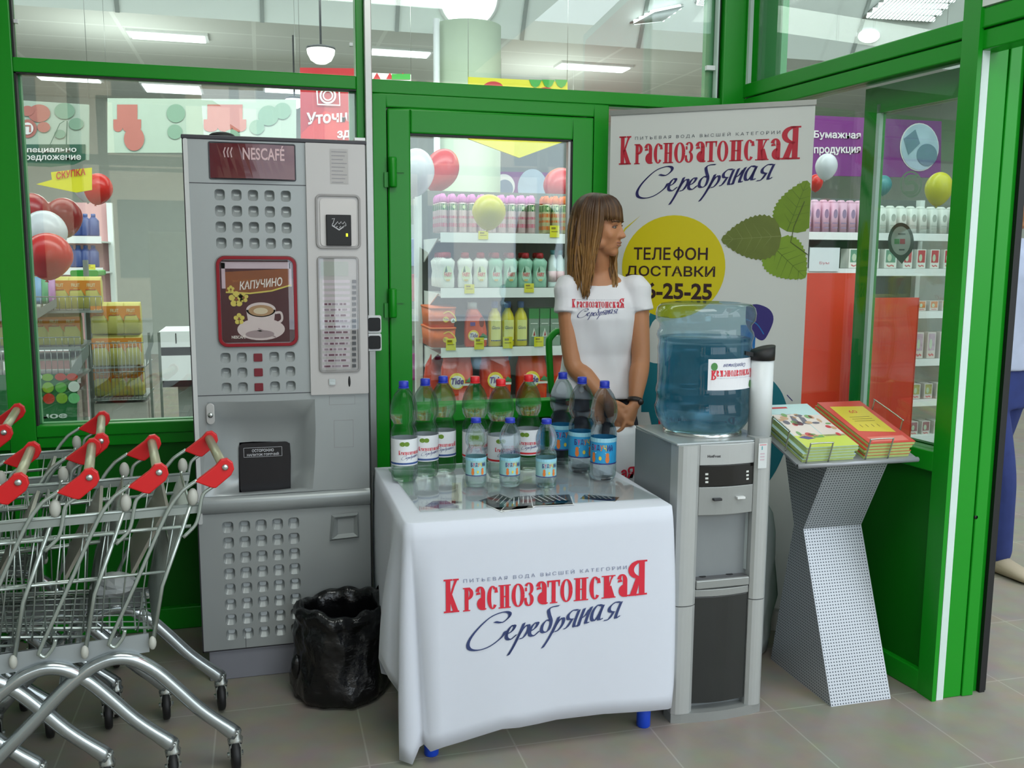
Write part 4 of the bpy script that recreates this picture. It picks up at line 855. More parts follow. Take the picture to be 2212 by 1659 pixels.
leaflet('purple and white leaflet at the left end of the clear sheet', [(915, 1100), (985, 1107), (1005, 1088), (940, 1083)], [mat('leaflet_paper', '#dfe0e2', 0.5), mat('leaflet_violet', '#4a4277', 0.5, var=0.2, scale=40), mat('leaflet_grey', '#8d8aa0', 0.5)], d1, 0.0)
PHm = [mat('leaflet_paper', '#dfe0e2', 0.5), mat('leaflet_dark', '#3c3634', 0.5, var=0.5, scale=60), mat('leaflet_olive', '#7c8256', 0.5, var=0.4, scale=50)]
def d2(mb, fn):
    rect(mb, fn, 0.02, 0.05, 0.98, 0.95, 1); shape(mb, fn, [(0.3, 0.06), (0.75, 0.06), (0.95, 0.4), (0.6, 0.5)], 2)
    for k in range(5): ribbon(mb, lambda x, y: fn(x, y)+Vector((0, 0, 0.0003)), [(0.05+0.15*k, 0.9), (0.25+0.15*k, 0.4)], 0.03, 0)
leaflet('dark photo leaflet in the middle of the fanned ones', [(1030, 1087), (1085, 1112), (1150, 1096), (1080, 1070)], PHm, d2, 0.0006)
leaflet('green and dark photo leaflet overlapping the fan in front', [(1080, 1110), (1150, 1104), (1175, 1085), (1110, 1077)], PHm, d2, 0.0014)
leaflet('photo leaflet at the right of the fan', [(1150, 1100), (1240, 1096), (1235, 1078), (1145, 1076)], PHm, d2, 0.0021)
leaflet('grey photo leaflet at the right end near the children\'s water', [(1250, 1082), (1330, 1088), (1325, 1076), (1262, 1072)], PHm, d2, 0.0)
leaflet('pale yellow folded card lying behind the purple leaflet', [(975, 1092), (998, 1091), (996, 1046), (977, 1047)], [mat('card_cream', '#d9d6bc', 0.6), mat('card_print', '#b9b59c', 0.6), mat('card_print', '#b9b59c', 0.6)], lambda mb, fn: rect(mb, fn, 0.2, 0.1, 0.8, 0.9, 1), 0.0)
# ------------------------------------------------------------------ water bottles
TOPZ = TZ+0.0098
PET = liquid_mat('water_in_clear_bottle', (0.95, 0.98, 0.99, 1), 1.27, 0.55)
PETB = liquid_mat('water_in_bluish_bottle', (0.92, 0.97, 1.0, 1), 1.27, 0.55)
CAPB = mat('blue_cap', '#2436b0', 0.35); CAPR = mat('red_cap', '#d8232b', 0.35)
def ridged(r, z0, z1, n): return [(r*(1-0.03*(k % 2)), z0+(z1-z0)*k/n) for k in range(n+1)]
def make_bottle(label, group, H, R, capm, body, kind):
    t = thing('water_bottle', label, 'bottle', (0, 0, TOPZ), group); k = H/0.326; r = R
    prof = [(r*0.55, 0.0), (r*0.86, 0.004*k), (r*0.97, 0.016*k), (r*1.0, 0.035*k), (r*0.985, 0.045*k), (r*1.0, 0.052*k), (r*0.97, 0.056*k), (r*0.97, 0.144*k), (r*1.0, 0.150*k), (r*0.99, 0.160*k), (r*0.90, 0.174*k), (r*0.78, 0.184*k), (r*0.80, 0.192*k), (r*0.97, 0.205*k), (r*1.02, 0.225*k), (r*0.99, 0.245*k), (r*0.88, 0.265*k), (r*0.70, 0.283*k), (r*0.46, 0.298*k), (0.0125, 0.305*k), (0.0125, 0.311*k)]
    put('body', MB().lathe(prof, seg=36), body, t)
    put('cap', MB().lathe([(0.0150, 0.307*k), (0.0155, 0.309*k), (0.0155, 0.323*k), (0.0140, 0.326*k), (0, 0.326*k)], seg=24), capm, t)
    put('neck_ring', MB().lathe([(0.0165, 0.3035*k), (0.0170, 0.3055*k), (0.0150, 0.307*k)], seg=24), capm, t)
    rl = r*0.985; z0, z1 = 0.057*k, 0.143*k
    lab = MB(); lab.lathe([(rl, z0), (rl, z1)], seg=48)
    lab.f = [f for f in lab.f if len(f) == 4]; lab.mi = lab.mi[:len(lab.f)]; lab.sm = lab.sm[:len(lab.f)]
    fn = cyl_map((0, 0, 0), rl+0.0007, -math.pi/2); fn2 = cyl_map((0, 0, 0), rl+0.0013, -math.pi/2); C_ = rl*math.pi
    h = z1-z0
    if kind in ('blue', 'red'):
        mt = [mat('bottle_label_white', '#e6e9ec', 0.45), mat('label_red_ink', '#d8283c', 0.5), mat('label_navy_ink', '#3b3f80', 0.5), mat('label_leaf_green', '#6d8f2c', 0.5), mat('label_band_blue', '#3a5590', 0.5) if kind == 'blue' else mat('label_band_red', '#d2222c', 0.5)]
        logotype(lab, fn, -0.036*k, z0+h*0.42, 0.085*k, 1, 2, 2, small=False, n=2)
        for (x, a) in ((-0.022, 0.5), (-0.008, -0.4)): shape(lab, fn, [(x*k+0.0105*k*math.cos(q)*(1 if math.cos(q) < 0 else 0.8), z0+h*0.82+0.0075*k*math.sin(q)) for q in [2*math.pi*i/12 for i in range(12)]], 3)
        for q in range(24): rect(lab, fn, -C_+2*C_*q/24, z0+0.004*k, -C_+2*C_*(q+1)/24, z0+0.010*k, 4)
    else:
        mt = [mat('bottle_label_cyan' if kind == 'kids' else 'bottle_label_aqua', '#2f9fd6' if kind == 'kids' else '#9fd0d0', 0.45), mat('label_navy_ink', '#2a2a70', 0.5), mat('label_orange_ink', '#e6803a', 0.5), mat('label_yellow_ink', '#e8cf4a', 0.5), mat('label_pale_top', '#9ad4e6' if kind == 'kids' else '#b9dfe0', 0.45), mat('label_pink_ink', '#d0508a', 0.5)]
        for q in range(24):
            rect(lab, fn, -C_+2*C_*q/24, z0+h*0.84, -C_+2*C_*(q+1)/24, z1, 4); rect(lab, fn, -C_+2*C_*q/24, z0, -C_+2*C_*(q+1)/24, z0+h*0.05, 1)
        word = 'БУДУЧИЙ'; cols = [1, 5, 1, 2, 3, 1, 1]; x = -0.036*k
        for c, ci in zip(word, cols): text(lab, c, fn2, x, z0+h*0.52, 0.0095*k, h*0.23, ci, bold=0.03); x += 0.0112*k
        rect(lab, fn2, -0.020*k, z0+h*0.42, 0.018*k, z0+h*0.46, 4)
        for x in (-0.026, 0.022):   # two orange blobs either side of a yellow ball
            disc(lab, fn2, x*k, z0+h*0.20, 0.007*k, h*0.14, 2, 12); disc(lab, fn2, x*k, z0+h*0.36, 0.006*k, h*0.09, 2, 12)
        disc(lab, fn2, -0.002*k, z0+h*0.24, 0.005*k, h*0.08, 3, 12)
    put('label', lab, mt, t)
    return t
def bottle_at(t, px, py): p = atz(px, py, TZ); t.location = (p.x, p.y, TOPZ)
G = '1.5 litre bottles on the table'
b0_ = make_bottle('blue-capped water bottle at the left front of the table', G, 0.318, 0.0425, CAPB, PET, 'blue'); bottle_at(b0_, 874, 1044); b0_.rotation_euler.z = 0.25
for (px, py, r_, l) in ((920, 1034, 0.1, 'blue-capped water bottle in the middle of the white-label trio at left'), (958, 1024, -0.15, 'blue-capped water bottle rightmost of the white-label trio at left')):
    q = atz(px, py, TZ); dup(b0_, (q.x, q.y, TOPZ), l, r_)
b1_ = make_bottle('red-capped water bottle leftmost of the three red caps', G, 0.320, 0.0425, CAPR, PET, 'red'); bottle_at(b1_, 1026, 1027); b1_.rotation_euler.z = 0.1
for (px, py, r_, l) in ((1081, 1037, 0.15, 'red-capped water bottle in the middle of the three red caps'), (1140, 1020, -0.2, 'red-capped water bottle rightmost of the three red caps')):
    q = atz(px, py, TZ); dup(b1_, (q.x, q.y, TOPZ), l, r_)
b2_ = make_bottle('blue-capped bottle with bright blue label, leftmost of its trio at right', G, 0.318, 0.0420, CAPB, PETB, 'kids'); bottle_at(b2_, 1213, 1008)
for (px, py, r_, l) in ((1254, 1026, -0.05, 'blue-capped bottle with bright blue label in the middle of its trio'), (1302, 1041, -0.55, 'blue-capped bottle with bright blue label at the right front of the table')):
    q = atz(px, py, TZ); dup(b2_, (q.x, q.y, TOPZ), l, r_)
b3_ = make_bottle('small water bottle with aqua label in front of the left red cap', 'half litre bottles on the table', 0.215, 0.0325, CAPB, PETB, 'small'); bottle_at(b3_, 1028, 1056)
for (px, py, l) in ((1101, 1056, 'small water bottle with aqua label in the middle of the front row'), (1179, 1059, 'small water bottle with aqua label rightmost of the front row')):
    q = atz(px, py, TZ); dup(b3_, (q.x, q.y, TOPZ), l, 0.05)
# ------------------------------------------------------------------ water dispenser
DY = 2.43
WD = wthing('water_dispenser', 'silver floor standing water dispenser between the table and the magazine stand', 'water dispenser', (1.31, 2.58, 0))
def D(px, py, o=0.0): p = at(px, py, DY); return Vector((p.x, DY-o, p.z))
SI = mat('dispenser_silver', '#b6b9b8', 0.32, 0.35, var=0.03, scale=20); SI2 = mat('dispenser_mid_silver', '#989b99', 0.35, 0.35); SI3 = mat('dispenser_body_grey', '#84898b', 0.4, 0.2)
dx0, dx1 = 1.160, 1.462; dzt = 0.858
bk = [Vector((1.096, 2.615, 0)), Vector((1.420, 2.70, 0))]
put('side_panels', MB().loft([[Vector((dx0+0.004, DY+0.03, z)), Vector((dx1-0.004, DY+0.03, z)), Vector((dx1+0.0, 2.74, z)), Vector((dx0-0.008, 2.74, z))] for z in (0.012, dzt)], smooth=False), SI3, WD, bevel=0.004)
put('top_plate', MB().box((dx0-0.004, DY+0.004, dzt-0.002), (dx1+0.004, 2.745, dzt+0.006)), mat('dispenser_top', '#a4aaab', 0.25, 0.3), WD, bevel=0.003)
def colm(xa, xb, z0, z1, name):
    n = 6; pr = []
    for k in range(n+1):
        t_ = k/n; pr.append((xa+(xb-xa)*t_, DY-0.012*math.sin(math.pi*min(1, t_*1.0))**0.5 if 0 < k < n else DY))
    put(name, MB().prism([(x, y, z0) for x, y in pr]+[(xb, DY+0.05, z0), (xa, DY+0.05, z0)], (0, 0, z1-z0)), SI, WD)
lx, rx = D(1505, 1300).x, D(1605, 1250).x
colm(dx0, 1.228, 0.372, dzt, 'front_column'); colm(dx0, 1.228, 0.03, 0.369, 'front_column')
colm(1.408, dx1, 0.372, dzt+0.012, 'front_column'); colm(1.408, dx1, 0.03, 0.369, 'front_column')
def curved(z0, z1, o, m_, name, xa=1.229, xb=1.407, d=0.03, bul=0.010):
    f_ = [(xa+(xb-xa)*k/10, DY-o-bul*math.sin(math.pi*k/10)) for k in range(11)]
    return put(name, MB().prism([(x, y, z0) for x, y in f_]+[(xb, DY+d, z0), (xa, DY+d, z0)], (0, 0, z1-z0)), m_, WD, bevel=0.0015)
zz = lambda py: at(1560, py, DY).z
h1 = curved(zz(1003), dzt, 0.0, SI, 'header_panel')
lt = MB(); nf = lambda x, y: Vector((x, DY-0.0012-0.010*math.sin(math.pi*(x-1.229)/0.178), y)); q = D(1527, 988)
text(lt, 'HotFrost', nf, q.x, q.z, 0.040, 0.008, bold=0.02); put('lettering', lt, INK, h1)
h2 = curved(zz(1049), zz(1004), -0.003, mat('control_panel_black', '#141311', 0.18), 'control_panel')
lp = MB(); nf2 = lambda x, y: Vector((x, DY+0.0015-0.010*math.sin(math.pi*(x-1.229)/0.178), y))
for px, pys in ((1526, (1024, 1033, 1041)), (1614, (1018, 1026, 1034))):
    for py in pys:
        c = D(px, py); kk = MB(); rect(kk, nf2, c.x-0.0045, c.z-0.003, c.x+0.0045, c.z+0.003); put('indicator', kk, mat('indicator_white', '#d5d7d2', 0.4), h2)
h3 = curved(zz(1110), zz(1050), 0.0, SI2, 'tap_panel')
for px, py, m_ in ((1545, 1076, DGREY), (1595, 1072, mat('tap_lever_white', '#dcdedd', 0.3))):
    c = D(px, py); put('tap_lever', MB().box((c.x-0.013, DY-0.020, c.z-0.004), (c.x+0.013, DY-0.006, c.z+0.003)), m_, WD, bevel=0.001)
# recess with drip tray
rc = MB(); rz0, rz1 = zz(1240), zz(1110)
rc.loft([[Vector((1.229, DY+0.02, z)), Vector((1.260, DY+0.085, z)), Vector((1.340, DY+0.09, z)), Vector((1.385, DY+0.07, z)), Vector((1.407, DY+0.02, z))] for z in (rz0, rz1)], cap=False, closed=False)
put('niche', rc, mat('niche_silver', '#b3bbbb', 0.3, 0.3), WD)
lt = MB(); q = D(1502, 1148); nf = lambda x, y: Vector((x, DY+0.0185+0.065*min(1, (x-1.229)/0.031), y)); disc(lt, nf, q.x+0.012, q.z, 0.016, 0.007, 0); disc(lt, lambda x, y: nf(x, y)+Vector((0, -0.0008, 0)), q.x+0.010, q.z, 0.013, 0.005, 1)
put('niche_sticker', lt, [mat('sticker_pink', '#d59a94', 0.5), mat('sticker_pale', '#cfd4d2', 0.5)], WD)
put('drip_tray', MB().box((1.230, DY-0.004, zz(1268)), (1.406, DY+0.09, zz(1250))), SI2, WD, bevel=0.003)
gr = MB().box((1.234, DY+0.004, zz(1250)), (1.402, DY+0.085, zz(1249)))
put('drip_grille', gr, mat('grille_grey', '#5c5c5e', 0.4, 0.3), WD)
for x in (1.265, 1.355): put('drain_hole', MB().lathe([(0.012, 0.0), (0.010, 0.0012), (0, 0.0012)], (x, DY+0.03, zz(1249)), 14), BLACK, WD)
curved(zz(1285), zz(1270), -0.002, SI2, 'door_head')
curved(0.052, zz(1286), -0.004, mat('smoked_door', '#2a2c2b', 0.16, var=0.15, scale=6), 'cabinet_door')
put('plinth', MB().prism([(dx0, DY-0.002, 0.0)]+[(dx0+(dx1-dx0)*k/10, DY-0.004-0.016*math.sin(math.pi*k/10), 0.0) for k in range(1, 10)]+[(dx1, DY-0.002, 0.0), (dx1, DY+0.05, 0.0), (dx0, DY+0.05, 0.0)], (0, 0, 0.03)), SI2, WD)
st_ = MB(); nf = lambda x, y: Vector((x, DY-0.0135, y)); q, q2 = D(1632, 1010), D(1654, 955)
rect(st_, nf, q.x, q.z, q2.x-0.002, q2.z, 0); nf = lambda x, y: Vector((x, DY-0.0139, y))
rect(st_, nf, q.x+0.003, q2.z-0.006, q2.x-0.005, q2.z-0.004, 1); rect(st_, nf, q.x+0.010, q2.z-0.02, q.x+0.013, q2.z-0.009, 2)
for k in range(3): rect(st_, nf, q.x+0.006, q2.z-0.034-0.009*k, q2.x-0.010, q2.z-0.030-0.009*k, 3)
put('sticker', st_, [mat('sticker_white', '#d2d6d6', 0.5), mat('sticker_red_ink', '#d4606e', 0.5), mat('sticker_teal_ink', '#3aa0a8', 0.5), mat('sticker_rose_ink', '#c9b3bc', 0.5)], WD)
# cup tube on the right flank
put('cup_tube', MB().lathe([(0.0345, 0.868), (0.0345, 1.105)], (1.452, DY+0.055, 0), 24), mat('cup_tube_white', '#d5dadb', 0.35), WD)
ct = MB(); c = Vector((1.452, DY+0.055, 0)); rg = []
for (z0, r_, tl) in ((1.098, 0.0365, 0.0), (1.114, 0.037, 0.006), (1.132, 0.037, 0.022)):
    rg.append([Vector((c.x+r_*math.cos(a), c.y+r_*math.sin(a), z0+tl*0.5*(math.cos(a)))) for a in [2*math.pi*k/24 for k in range(24)]])
ct.loft(rg); ct.prism([(c.x-0.030, c.y-0.01, 1.108), (c.x-0.060, c.y-0.006, 1.114), (c.x-0.060, c.y+0.006, 1.114), (c.x-0.030, c.y+0.01, 1.108)], (0, 0, 0.012))
put('tube_lid', ct, BLACK, WD)
# ------------------------------------------------------------------ upturned water jug
JX, JY = 1.318, 2.60
JG = thing('water_jug', 'large blue upturned water jug standing on the dispenser', 'water jug', (JX, JY, 0))
z = lambda py: at(1516, py, JY).z
rj = (at(1612, 760, JY).x-at(1424, 760, JY).x)/2
prof = [(0.06, z(938)), (rj*0.62, z(935)), (rj*0.84, z(920)), (rj*0.95, z(902)), (rj*0.99, z(888)), (rj*1.01, z(876)), (rj*0.97, z(866)), (rj*0.965, z(852)), (rj*0.99, z(845)), (rj*0.98, z(835)), (rj*0.96, z(826)), (rj*0.96, z(765)), (rj*0.975, z(752)), (rj*0.96, z(744)), (rj*0.96, z(735)), (rj*1.0, z(724)), (rj*0.985, z(716)), (rj*0.94, z(708)), (rj*0.945, z(700)), (rj*1.02, z(690)), (rj*1.03, z(676)), (rj*1.0, z(664)), (rj*0.92, z(656)), (rj*0.7, z(653)), (0.0, z(655))]
put('shell', MB().lathe(prof, seg=48), liquid_mat('blue_jug_shell', (0.76, 0.88, 0.93, 1), 1.02, 0.86), JG)
wl = z(728)
pw_ = [(r_*0.97, q) for r_, q in prof if q < wl]; pw_ += [(pw_[-1][0], wl), (0, wl)]
put('water', MB().lathe(pw_, seg=48), liquid_mat('jug_water', (0.80, 0.91, 0.97, 1), 1.18, 0.5, gtint=(0.84, 0.93, 0.98, 1)), JG)
put('gloss', MB().lathe([(r_*1.004, q) for r_, q in prof], seg=48), pane_mat('jug_gloss', (0.96, 0.98, 0.99, 1), 0.05, 0.9, 0.05), JG)
put('collar', MB().lathe([(rj*0.80, dzt+0.002), (rj*0.83, dzt+0.008), (rj*0.80, dzt+0.018), (rj*0.74, dzt+0.020)], seg=40), mat('collar_chrome', '#cfd2cf', 0.15, 0.9), JG)
lb = MB(); rL = rj*0.985+0.002
aL = -math.pi/2-0.16    # label turned slightly to the right
th0 = math.atan2(at(1548, 800, JY).x-JX, rL)
mid = -math.pi/2+math.asin(max(-1, min(1, (at(1549, 796, JY).x-JX)/rL)))-0.10
fn = cyl_map((0, 0, 0), rL, mid); lz0, lz1 = z(829), z(765); lw = 0.088
rect(lb, fn, -lw, lz0, lw, lz1, 0, nx=16)
fi = cyl_map((0, 0, 0), rL+0.0009, mid)
fr_ = lambda x, y: fi(-x, (lz0+lz1)-y)      # the jug stands upside down
logotype(lb, fr_, -lw*0.93, lz0+(lz1-lz0)*0.36, lw*1.84, 1, 2, 4, small=True, n=3, script=False)
text(lb, 'Серебряная', fr_, -lw*0.45, lz0+(lz1-lz0)*0.12, lw*0.95, 0.014, 2, shear=0.4)
for (x, y) in ((0.80*lw, 0.24), (-0.86*lw, 0.86)): shape(lb, fr_, [(x+0.010*math.cos(q), lz0+(lz1-lz0)*y+0.012*math.sin(q)) for q in [2*math.pi*i/12 for i in range(12)]], 3)
put('label', lb, [mat('jug_label_white', '#e9eaee', 0.5), mat('label_red_ink', '#d8283c', 0.5), mat('label_navy_ink', '#3b3f80', 0.5), mat('jug_label_leaf', '#4c8a4a', 0.5), mat('jug_label_grey', '#9a9db0', 0.5)], JG)
# ------------------------------------------------------------------ roll-up banner
BL, BR = at(1320, 240, 3.44), at(1762, 218, 2.99)
bu = Vector((BR.x-BL.x, BR.y-BL.y, 0)); BWd = bu.length; bu.normalize(); bn = Vector((bu.y, -bu.x, 0)); BZT = 1.955
RU = wthing('roll_up_banner', 'white roll-up banner with red and navy brand lettering behind the woman', 'banner', tuple((BL+BR)/2*Vector((1, 1, 0)) if False else ((BL.x+BR.x)/2, (BL.y+BR.y)/2, 0)))
def BM(o_=0.001): return lambda x, y: Vector((BL.x, BL.y, 0))+bu*(x*BWd)+Vector((0, 0, y))+bn*o_
def bpx(px, py):
    d = ray(px, py); p0 = Vector((BL.x, BL.y, 0)); t_ = ((p0-CAMP).dot(bn))/d.dot(bn); q = CAMP+d*t_; return ((q-p0).dot(bu)/BWd, q.z)
f0 = BM(0)
put('print_sheet', MB().prism([f0(0, 0.06), f0(1, 0.06), f0(1, BZT-0.012), f0(0, BZT-0.012)], -bn*0.002), mat('banner_vinyl', '#d3d5d1', 0.5, var=0.01), RU)
put('top_rail', MB().prism([f0(-0.005, BZT-0.014), f0(1.005, BZT-0.014), f0(1.005, BZT+0.004), f0(-0.005, BZT+0.004)], -bn*0.012).xf(Matrix.Translation(bn*0.006)), ALU, RU)
put('base_cassette', MB().prism([f0(-0.01, 0.0)+bn*0.05, f0(1.01, 0)+bn*0.05, f0(1.01, 0.07)+bn*0.03, f0(-0.01, 0.07)+bn*0.03], -bn*0.09), ALU, RU)
put('support_pole', MB().tube([f0(0.5, 0.05)-bn*0.02, f0(0.5, BZT)-bn*0.012], 0.008, 8), ALU, RU)
def bart(name, mats, layers):
    mb = MB(); 
    for fn_ in layers: fn_(mb)
    return put(name, mb, mats, RU)
Bs = lambda o_: (lambda x, y: BM(o_)(x/BWd, y))     # metric x
c0, c1 = bpx(1337, 356), bpx(1728, 340)
lgm = MB(); logotype(lgm, Bs(0.0016), c0[0]*BWd, c0[1], (c1[0]-c0[0])*BWd, n=6)
put('printed_logo', lgm, [mat('banner_red_ink', '#bb1f34', 0.5), mat('banner_navy_ink', '#2c2a66', 0.5), mat('banner_grey_ink', '#5d6068', 0.5)], RU)
yc = bpx(1453, 577); ycr = bpx(1567, 577); rr = (ycr[0]-yc[0])*BWd
mb = MB(); disc(mb, Bs(0.0010), yc[0]*BWd, yc[1], rr, bpx(1453, 465)[1]-yc[1], 0, 48)
q0, q1 = bpx(1345, 500), bpx(1390, 465); ribbon(mb, Bs(0.001), [(q0[0]*BWd-0.01, q0[1]-0.03), (q0[0]*BWd+0.01, q0[1]+0.01), (q1[0]*BWd-0.01, q1[1])], [0.0, 0.006, 0.0], 0)
def btext(s_, a, b, hpx, ci, **k):
    p, q = bpx(*a), bpx(*b); text(mb, s_, Bs(0.0018), p[0]*BWd, p[1], (q[0]-p[0])*BWd, hpx, ci, **k)
hT = bpx(1367, 537)[1]-bpx(1367, 563)[1]
pe, pf = bpx(1369, 561), bpx(1529, 553); wT = (pf[0]-pe[0])*BWd; xT = pe[0]*BWd; Bt = Bs(0.0018)
text(mb, 'ТЕЛЕ', Bt, xT, pe[1], wT*0.505, hT*1.02, 1, bold=0.018); text(mb, 'ОН', Bt, xT+wT*0.70, pe[1], wT*0.30, hT*1.02, 1, bold=0.018)
P, Wd = _arc(xT+wT*0.612, pe[1]+hT*0.52, wT*0.058, hT*0.33, 0, 360, 24, wT*0.026, wT*0.020); ribbon(mb, Bt, P, Wd, 1); ribbon(mb, Bt, [(xT+wT*0.612, pe[1]-hT*0.02), (xT+wT*0.612, pe[1]+hT*1.06)], wT*0.027, 1); btext('ДОСТАВКИ', (1352, 600), (1545, 585), hT*1.02, 1, bold=0.018)
p, q = bpx(1395, 645), bpx(1538, 641); text(mb, '6-25-25', Bs(0.0018), p[0]*BWd, p[1], (q[0]-p[0])*BWd, hT*1.36, 1, bold=0.03)
put('delivery_circle', mb, [mat('banner_yellow_ink', '#d0c000', 0.5, var=0.01), mat('banner_brown_ink', '#2d0f12', 0.5)], RU)
def leaf(tip, base, wpx, o_):
    """serrated leaf from tip to base, both in banner coordinates"""
    mb = MB(); T_, Bq = [Vector((bpx(*v)[0]*BWd, bpx(*v)[1])) for v in (tip, base)]; ax = Bq-T_; L = ax.length; ax.normalize(); nr = Vector((-ax.y, ax.x)); P = []
    n = 26
    for s_ in (1, -1):
        rng = range(n+1) if s_ == 1 else range(n, -1, -1)
        for k in rng:
            t_ = k/n; w_ = wpx*(t_**0.9)*((1-t_)**0.45)/0.423+(0.006*(k % 2) if 0 < k < n-1 else 0)
            v = T_+ax*(L*t_)+nr*(s_*w_); x_ = min(v.x, BWd-0.001); P.append((x_, v.y))
    shape(mb, Bs(0.0008+o_), P, 0)
    ve = lambda x, y: Bs(0.0011+o_)(min(x, BWd-0.001), y)
    ribbon(mb, ve, [tuple(T_+ax*(L*0.03)), tuple(Bq)], [0.0012, 0.003], 1)
    for k in range(1, 6):
        for s_ in (1, -1):
            a_ = T_+ax*(L*(1-0.16*k)); b_ = a_-ax*(L*0.14)+nr*(s_*wpx*0.75*math.sin(math.pi*min(1, (1-0.16*k-0.1)**0.8))); ribbon(mb, ve, [tuple(a_), tuple(b_)], [0.002, 0.0006], 1)
    return mb
put('printed_leaf', leaf((1744, 390), (1700, 500), 0.070, 0.0), [mat('banner_leaf_bright', '#6f8c1e', 0.5, var=0.15, scale=25), mat('banner_leaf_vein', '#56701c', 0.5)], RU)
put('printed_leaf', leaf((1558, 518), (1688, 510), 0.078, 0.0012), [mat('banner_leaf_olive', '#66722f', 0.5, var=0.2, scale=18), mat('banner_leaf_vein2', '#7d884c', 0.5)], RU)
put('printed_leaf', leaf((1740, 600), (1665, 528), 0.075, 0.0005), [mat('banner_leaf_light', '#7b9a28', 0.5, var=0.1, scale=20), mat('banner_leaf_vein', '#56701c', 0.5)], RU)
sm_ = MB(); s1 = [bpx(*v) for v in ((1738, 435), (1715, 490), (1708, 523), (1745, 550))]; ribbon(sm_, Bs(0.0028), [(min(a*BWd, BWd-0.001), b) for a, b in s1], 0.003); put('printed_stem', sm_, mat('banner_stem', '#4d5a24', 0.5), RU)
# lower artwork: large teal and violet shapes behind the jug
mb = MB(); U = lambda pts: [(min(bpx(*v)[0]*BWd, BWd-0.001), bpx(*v)[1]) for v in pts]
shape(mb, Bs(0.0008), U([(1385, 890), (1388, 800), (1392, 720), (1405, 675), (1440, 665), (1450, 760), (1440, 890)]), 0)
shape(mb, Bs(0.0010), U(spline([(1400, 720), (1415, 690), (1450, 690), (1450, 770), (1420, 785), (1392, 770), (1400, 720)], 4)[:-1]), 3)
shape(mb, Bs(0.0009), U([(1405, 880), (1405, 765), (1440, 745), (1560, 740), (1600, 780), (1600, 900)]), 0)
shape(mb, Bs(0.0010), U(spline([(1612, 662), (1635, 657), (1662, 668), (1671, 690), (1660, 720), (1648, 735), (1632, 728), (1612, 700), (1612, 662)], 4)[:-1]), 1)
ribbon(mb, Bs(0.0013), U(spline([(1612, 690), (1635, 700), (1650, 722)], 5)), 0.004, 2)
shape(mb, Bs(0.0009), U([(1612, 702), (1632, 728), (1630, 765), (1615, 800), (1600, 800), (1600, 702)]), 2)
shape(mb, Bs(0.0009), U(spline([(1668, 820), (1690, 850), (1704, 900), (1700, 960), (1668, 1030), (1640, 1040), (1640, 830), (1668, 820)], 4)[:-1]), 0)
ribbon(mb, Bs(0.0011), U([(1700, 853), (1712, 866)]), 0.003, 1)
shape(mb, Bs(0.0009), U([(1400, 880), (1424, 880), (1424, 930), (1410, 930)]), 0)
put('printed_artwork', mb, [mat('banner_teal', '#14707e', 0.5, var=0.08, scale=5), mat('banner_violet', '#342a72', 0.5), mat('banner_azure', '#1f6cb0', 0.5), mat('banner_vinyl', '#d3d5d1', 0.5)], RU)
mb = MB(); p = bpx(1421, 918); logotype(mb, Bs(0.0018), p[0]*BWd, p[1], 0.30, small=False, script=False); put('lower_lettering', mb, [mat('banner_red_ink', '#bb1f34', 0.5)], RU)
# ------------------------------------------------------------------ hourglass magazine stand of perforated sheet
def perf_mat():
    M = bpy.data.materials.new('perforated_sheet'); M.use_nodes = True; nt = M.node_tree; b = nt.nodes['Principled BSDF']
    uv = nt.nodes.new('ShaderNodeUVMap'); vm = nt.nodes.new('ShaderNodeVectorMath'); vm.operation = 'SCALE'; vm.inputs['Scale'].default_value = 1/0.0098
    fr = nt.nodes.new('ShaderNodeVectorMath'); fr.operation = 'FRACTION'; sb = nt.nodes.new('ShaderNodeVectorMath'); sb.operation = 'SUBTRACT'; sb.inputs[1].default_value = (0.5, 0.5, 0)
    ln = nt.nodes.new('ShaderNodeVectorMath'); ln.operation = 'LENGTH'; lt = nt.nodes.new('ShaderNodeMath'); lt.operation = 'LESS_THAN'; lt.inputs[1].default_value = 0.24
    mx = nt.nodes.new('ShaderNodeMix'); mx.data_type = 'RGBA'; mx.inputs['A'].default_value = srgb('#b4b9c0'); mx.inputs['B'].default_value = srgb('#3c424c')
    for a, b_ in ((uv.outputs[0], vm.inputs[0]), (vm.outputs[0], fr.inputs[0]), (fr.outputs[0], sb.inputs[0]), (sb.outputs[0], ln.inputs[0]), (ln.outputs['Value'], lt.inputs[0]), (lt.outputs[0], mx.inputs['Factor']), (mx.outputs['Result'], b.inputs['Base Color'])): nt.links.new(a, b_)
    b.inputs['Metallic'].default_value = 0.35; b.inputs['Roughness'].default_value = 0.38
    return M
PM = perf_mat()
MS = wthing('magazine_stand', 'grey perforated metal magazine stand of hourglass shape by the right-hand glazing', 'magazine stand', (1.81, 2.57, 0))
sx0, sx1 = 1.697, 1.915
KZ = 0.52; FB, FK, FT = 2.398, 2.600, 2.475; BB, BK, BT = 2.76, 2.655, 2.74; TZs = 0.775
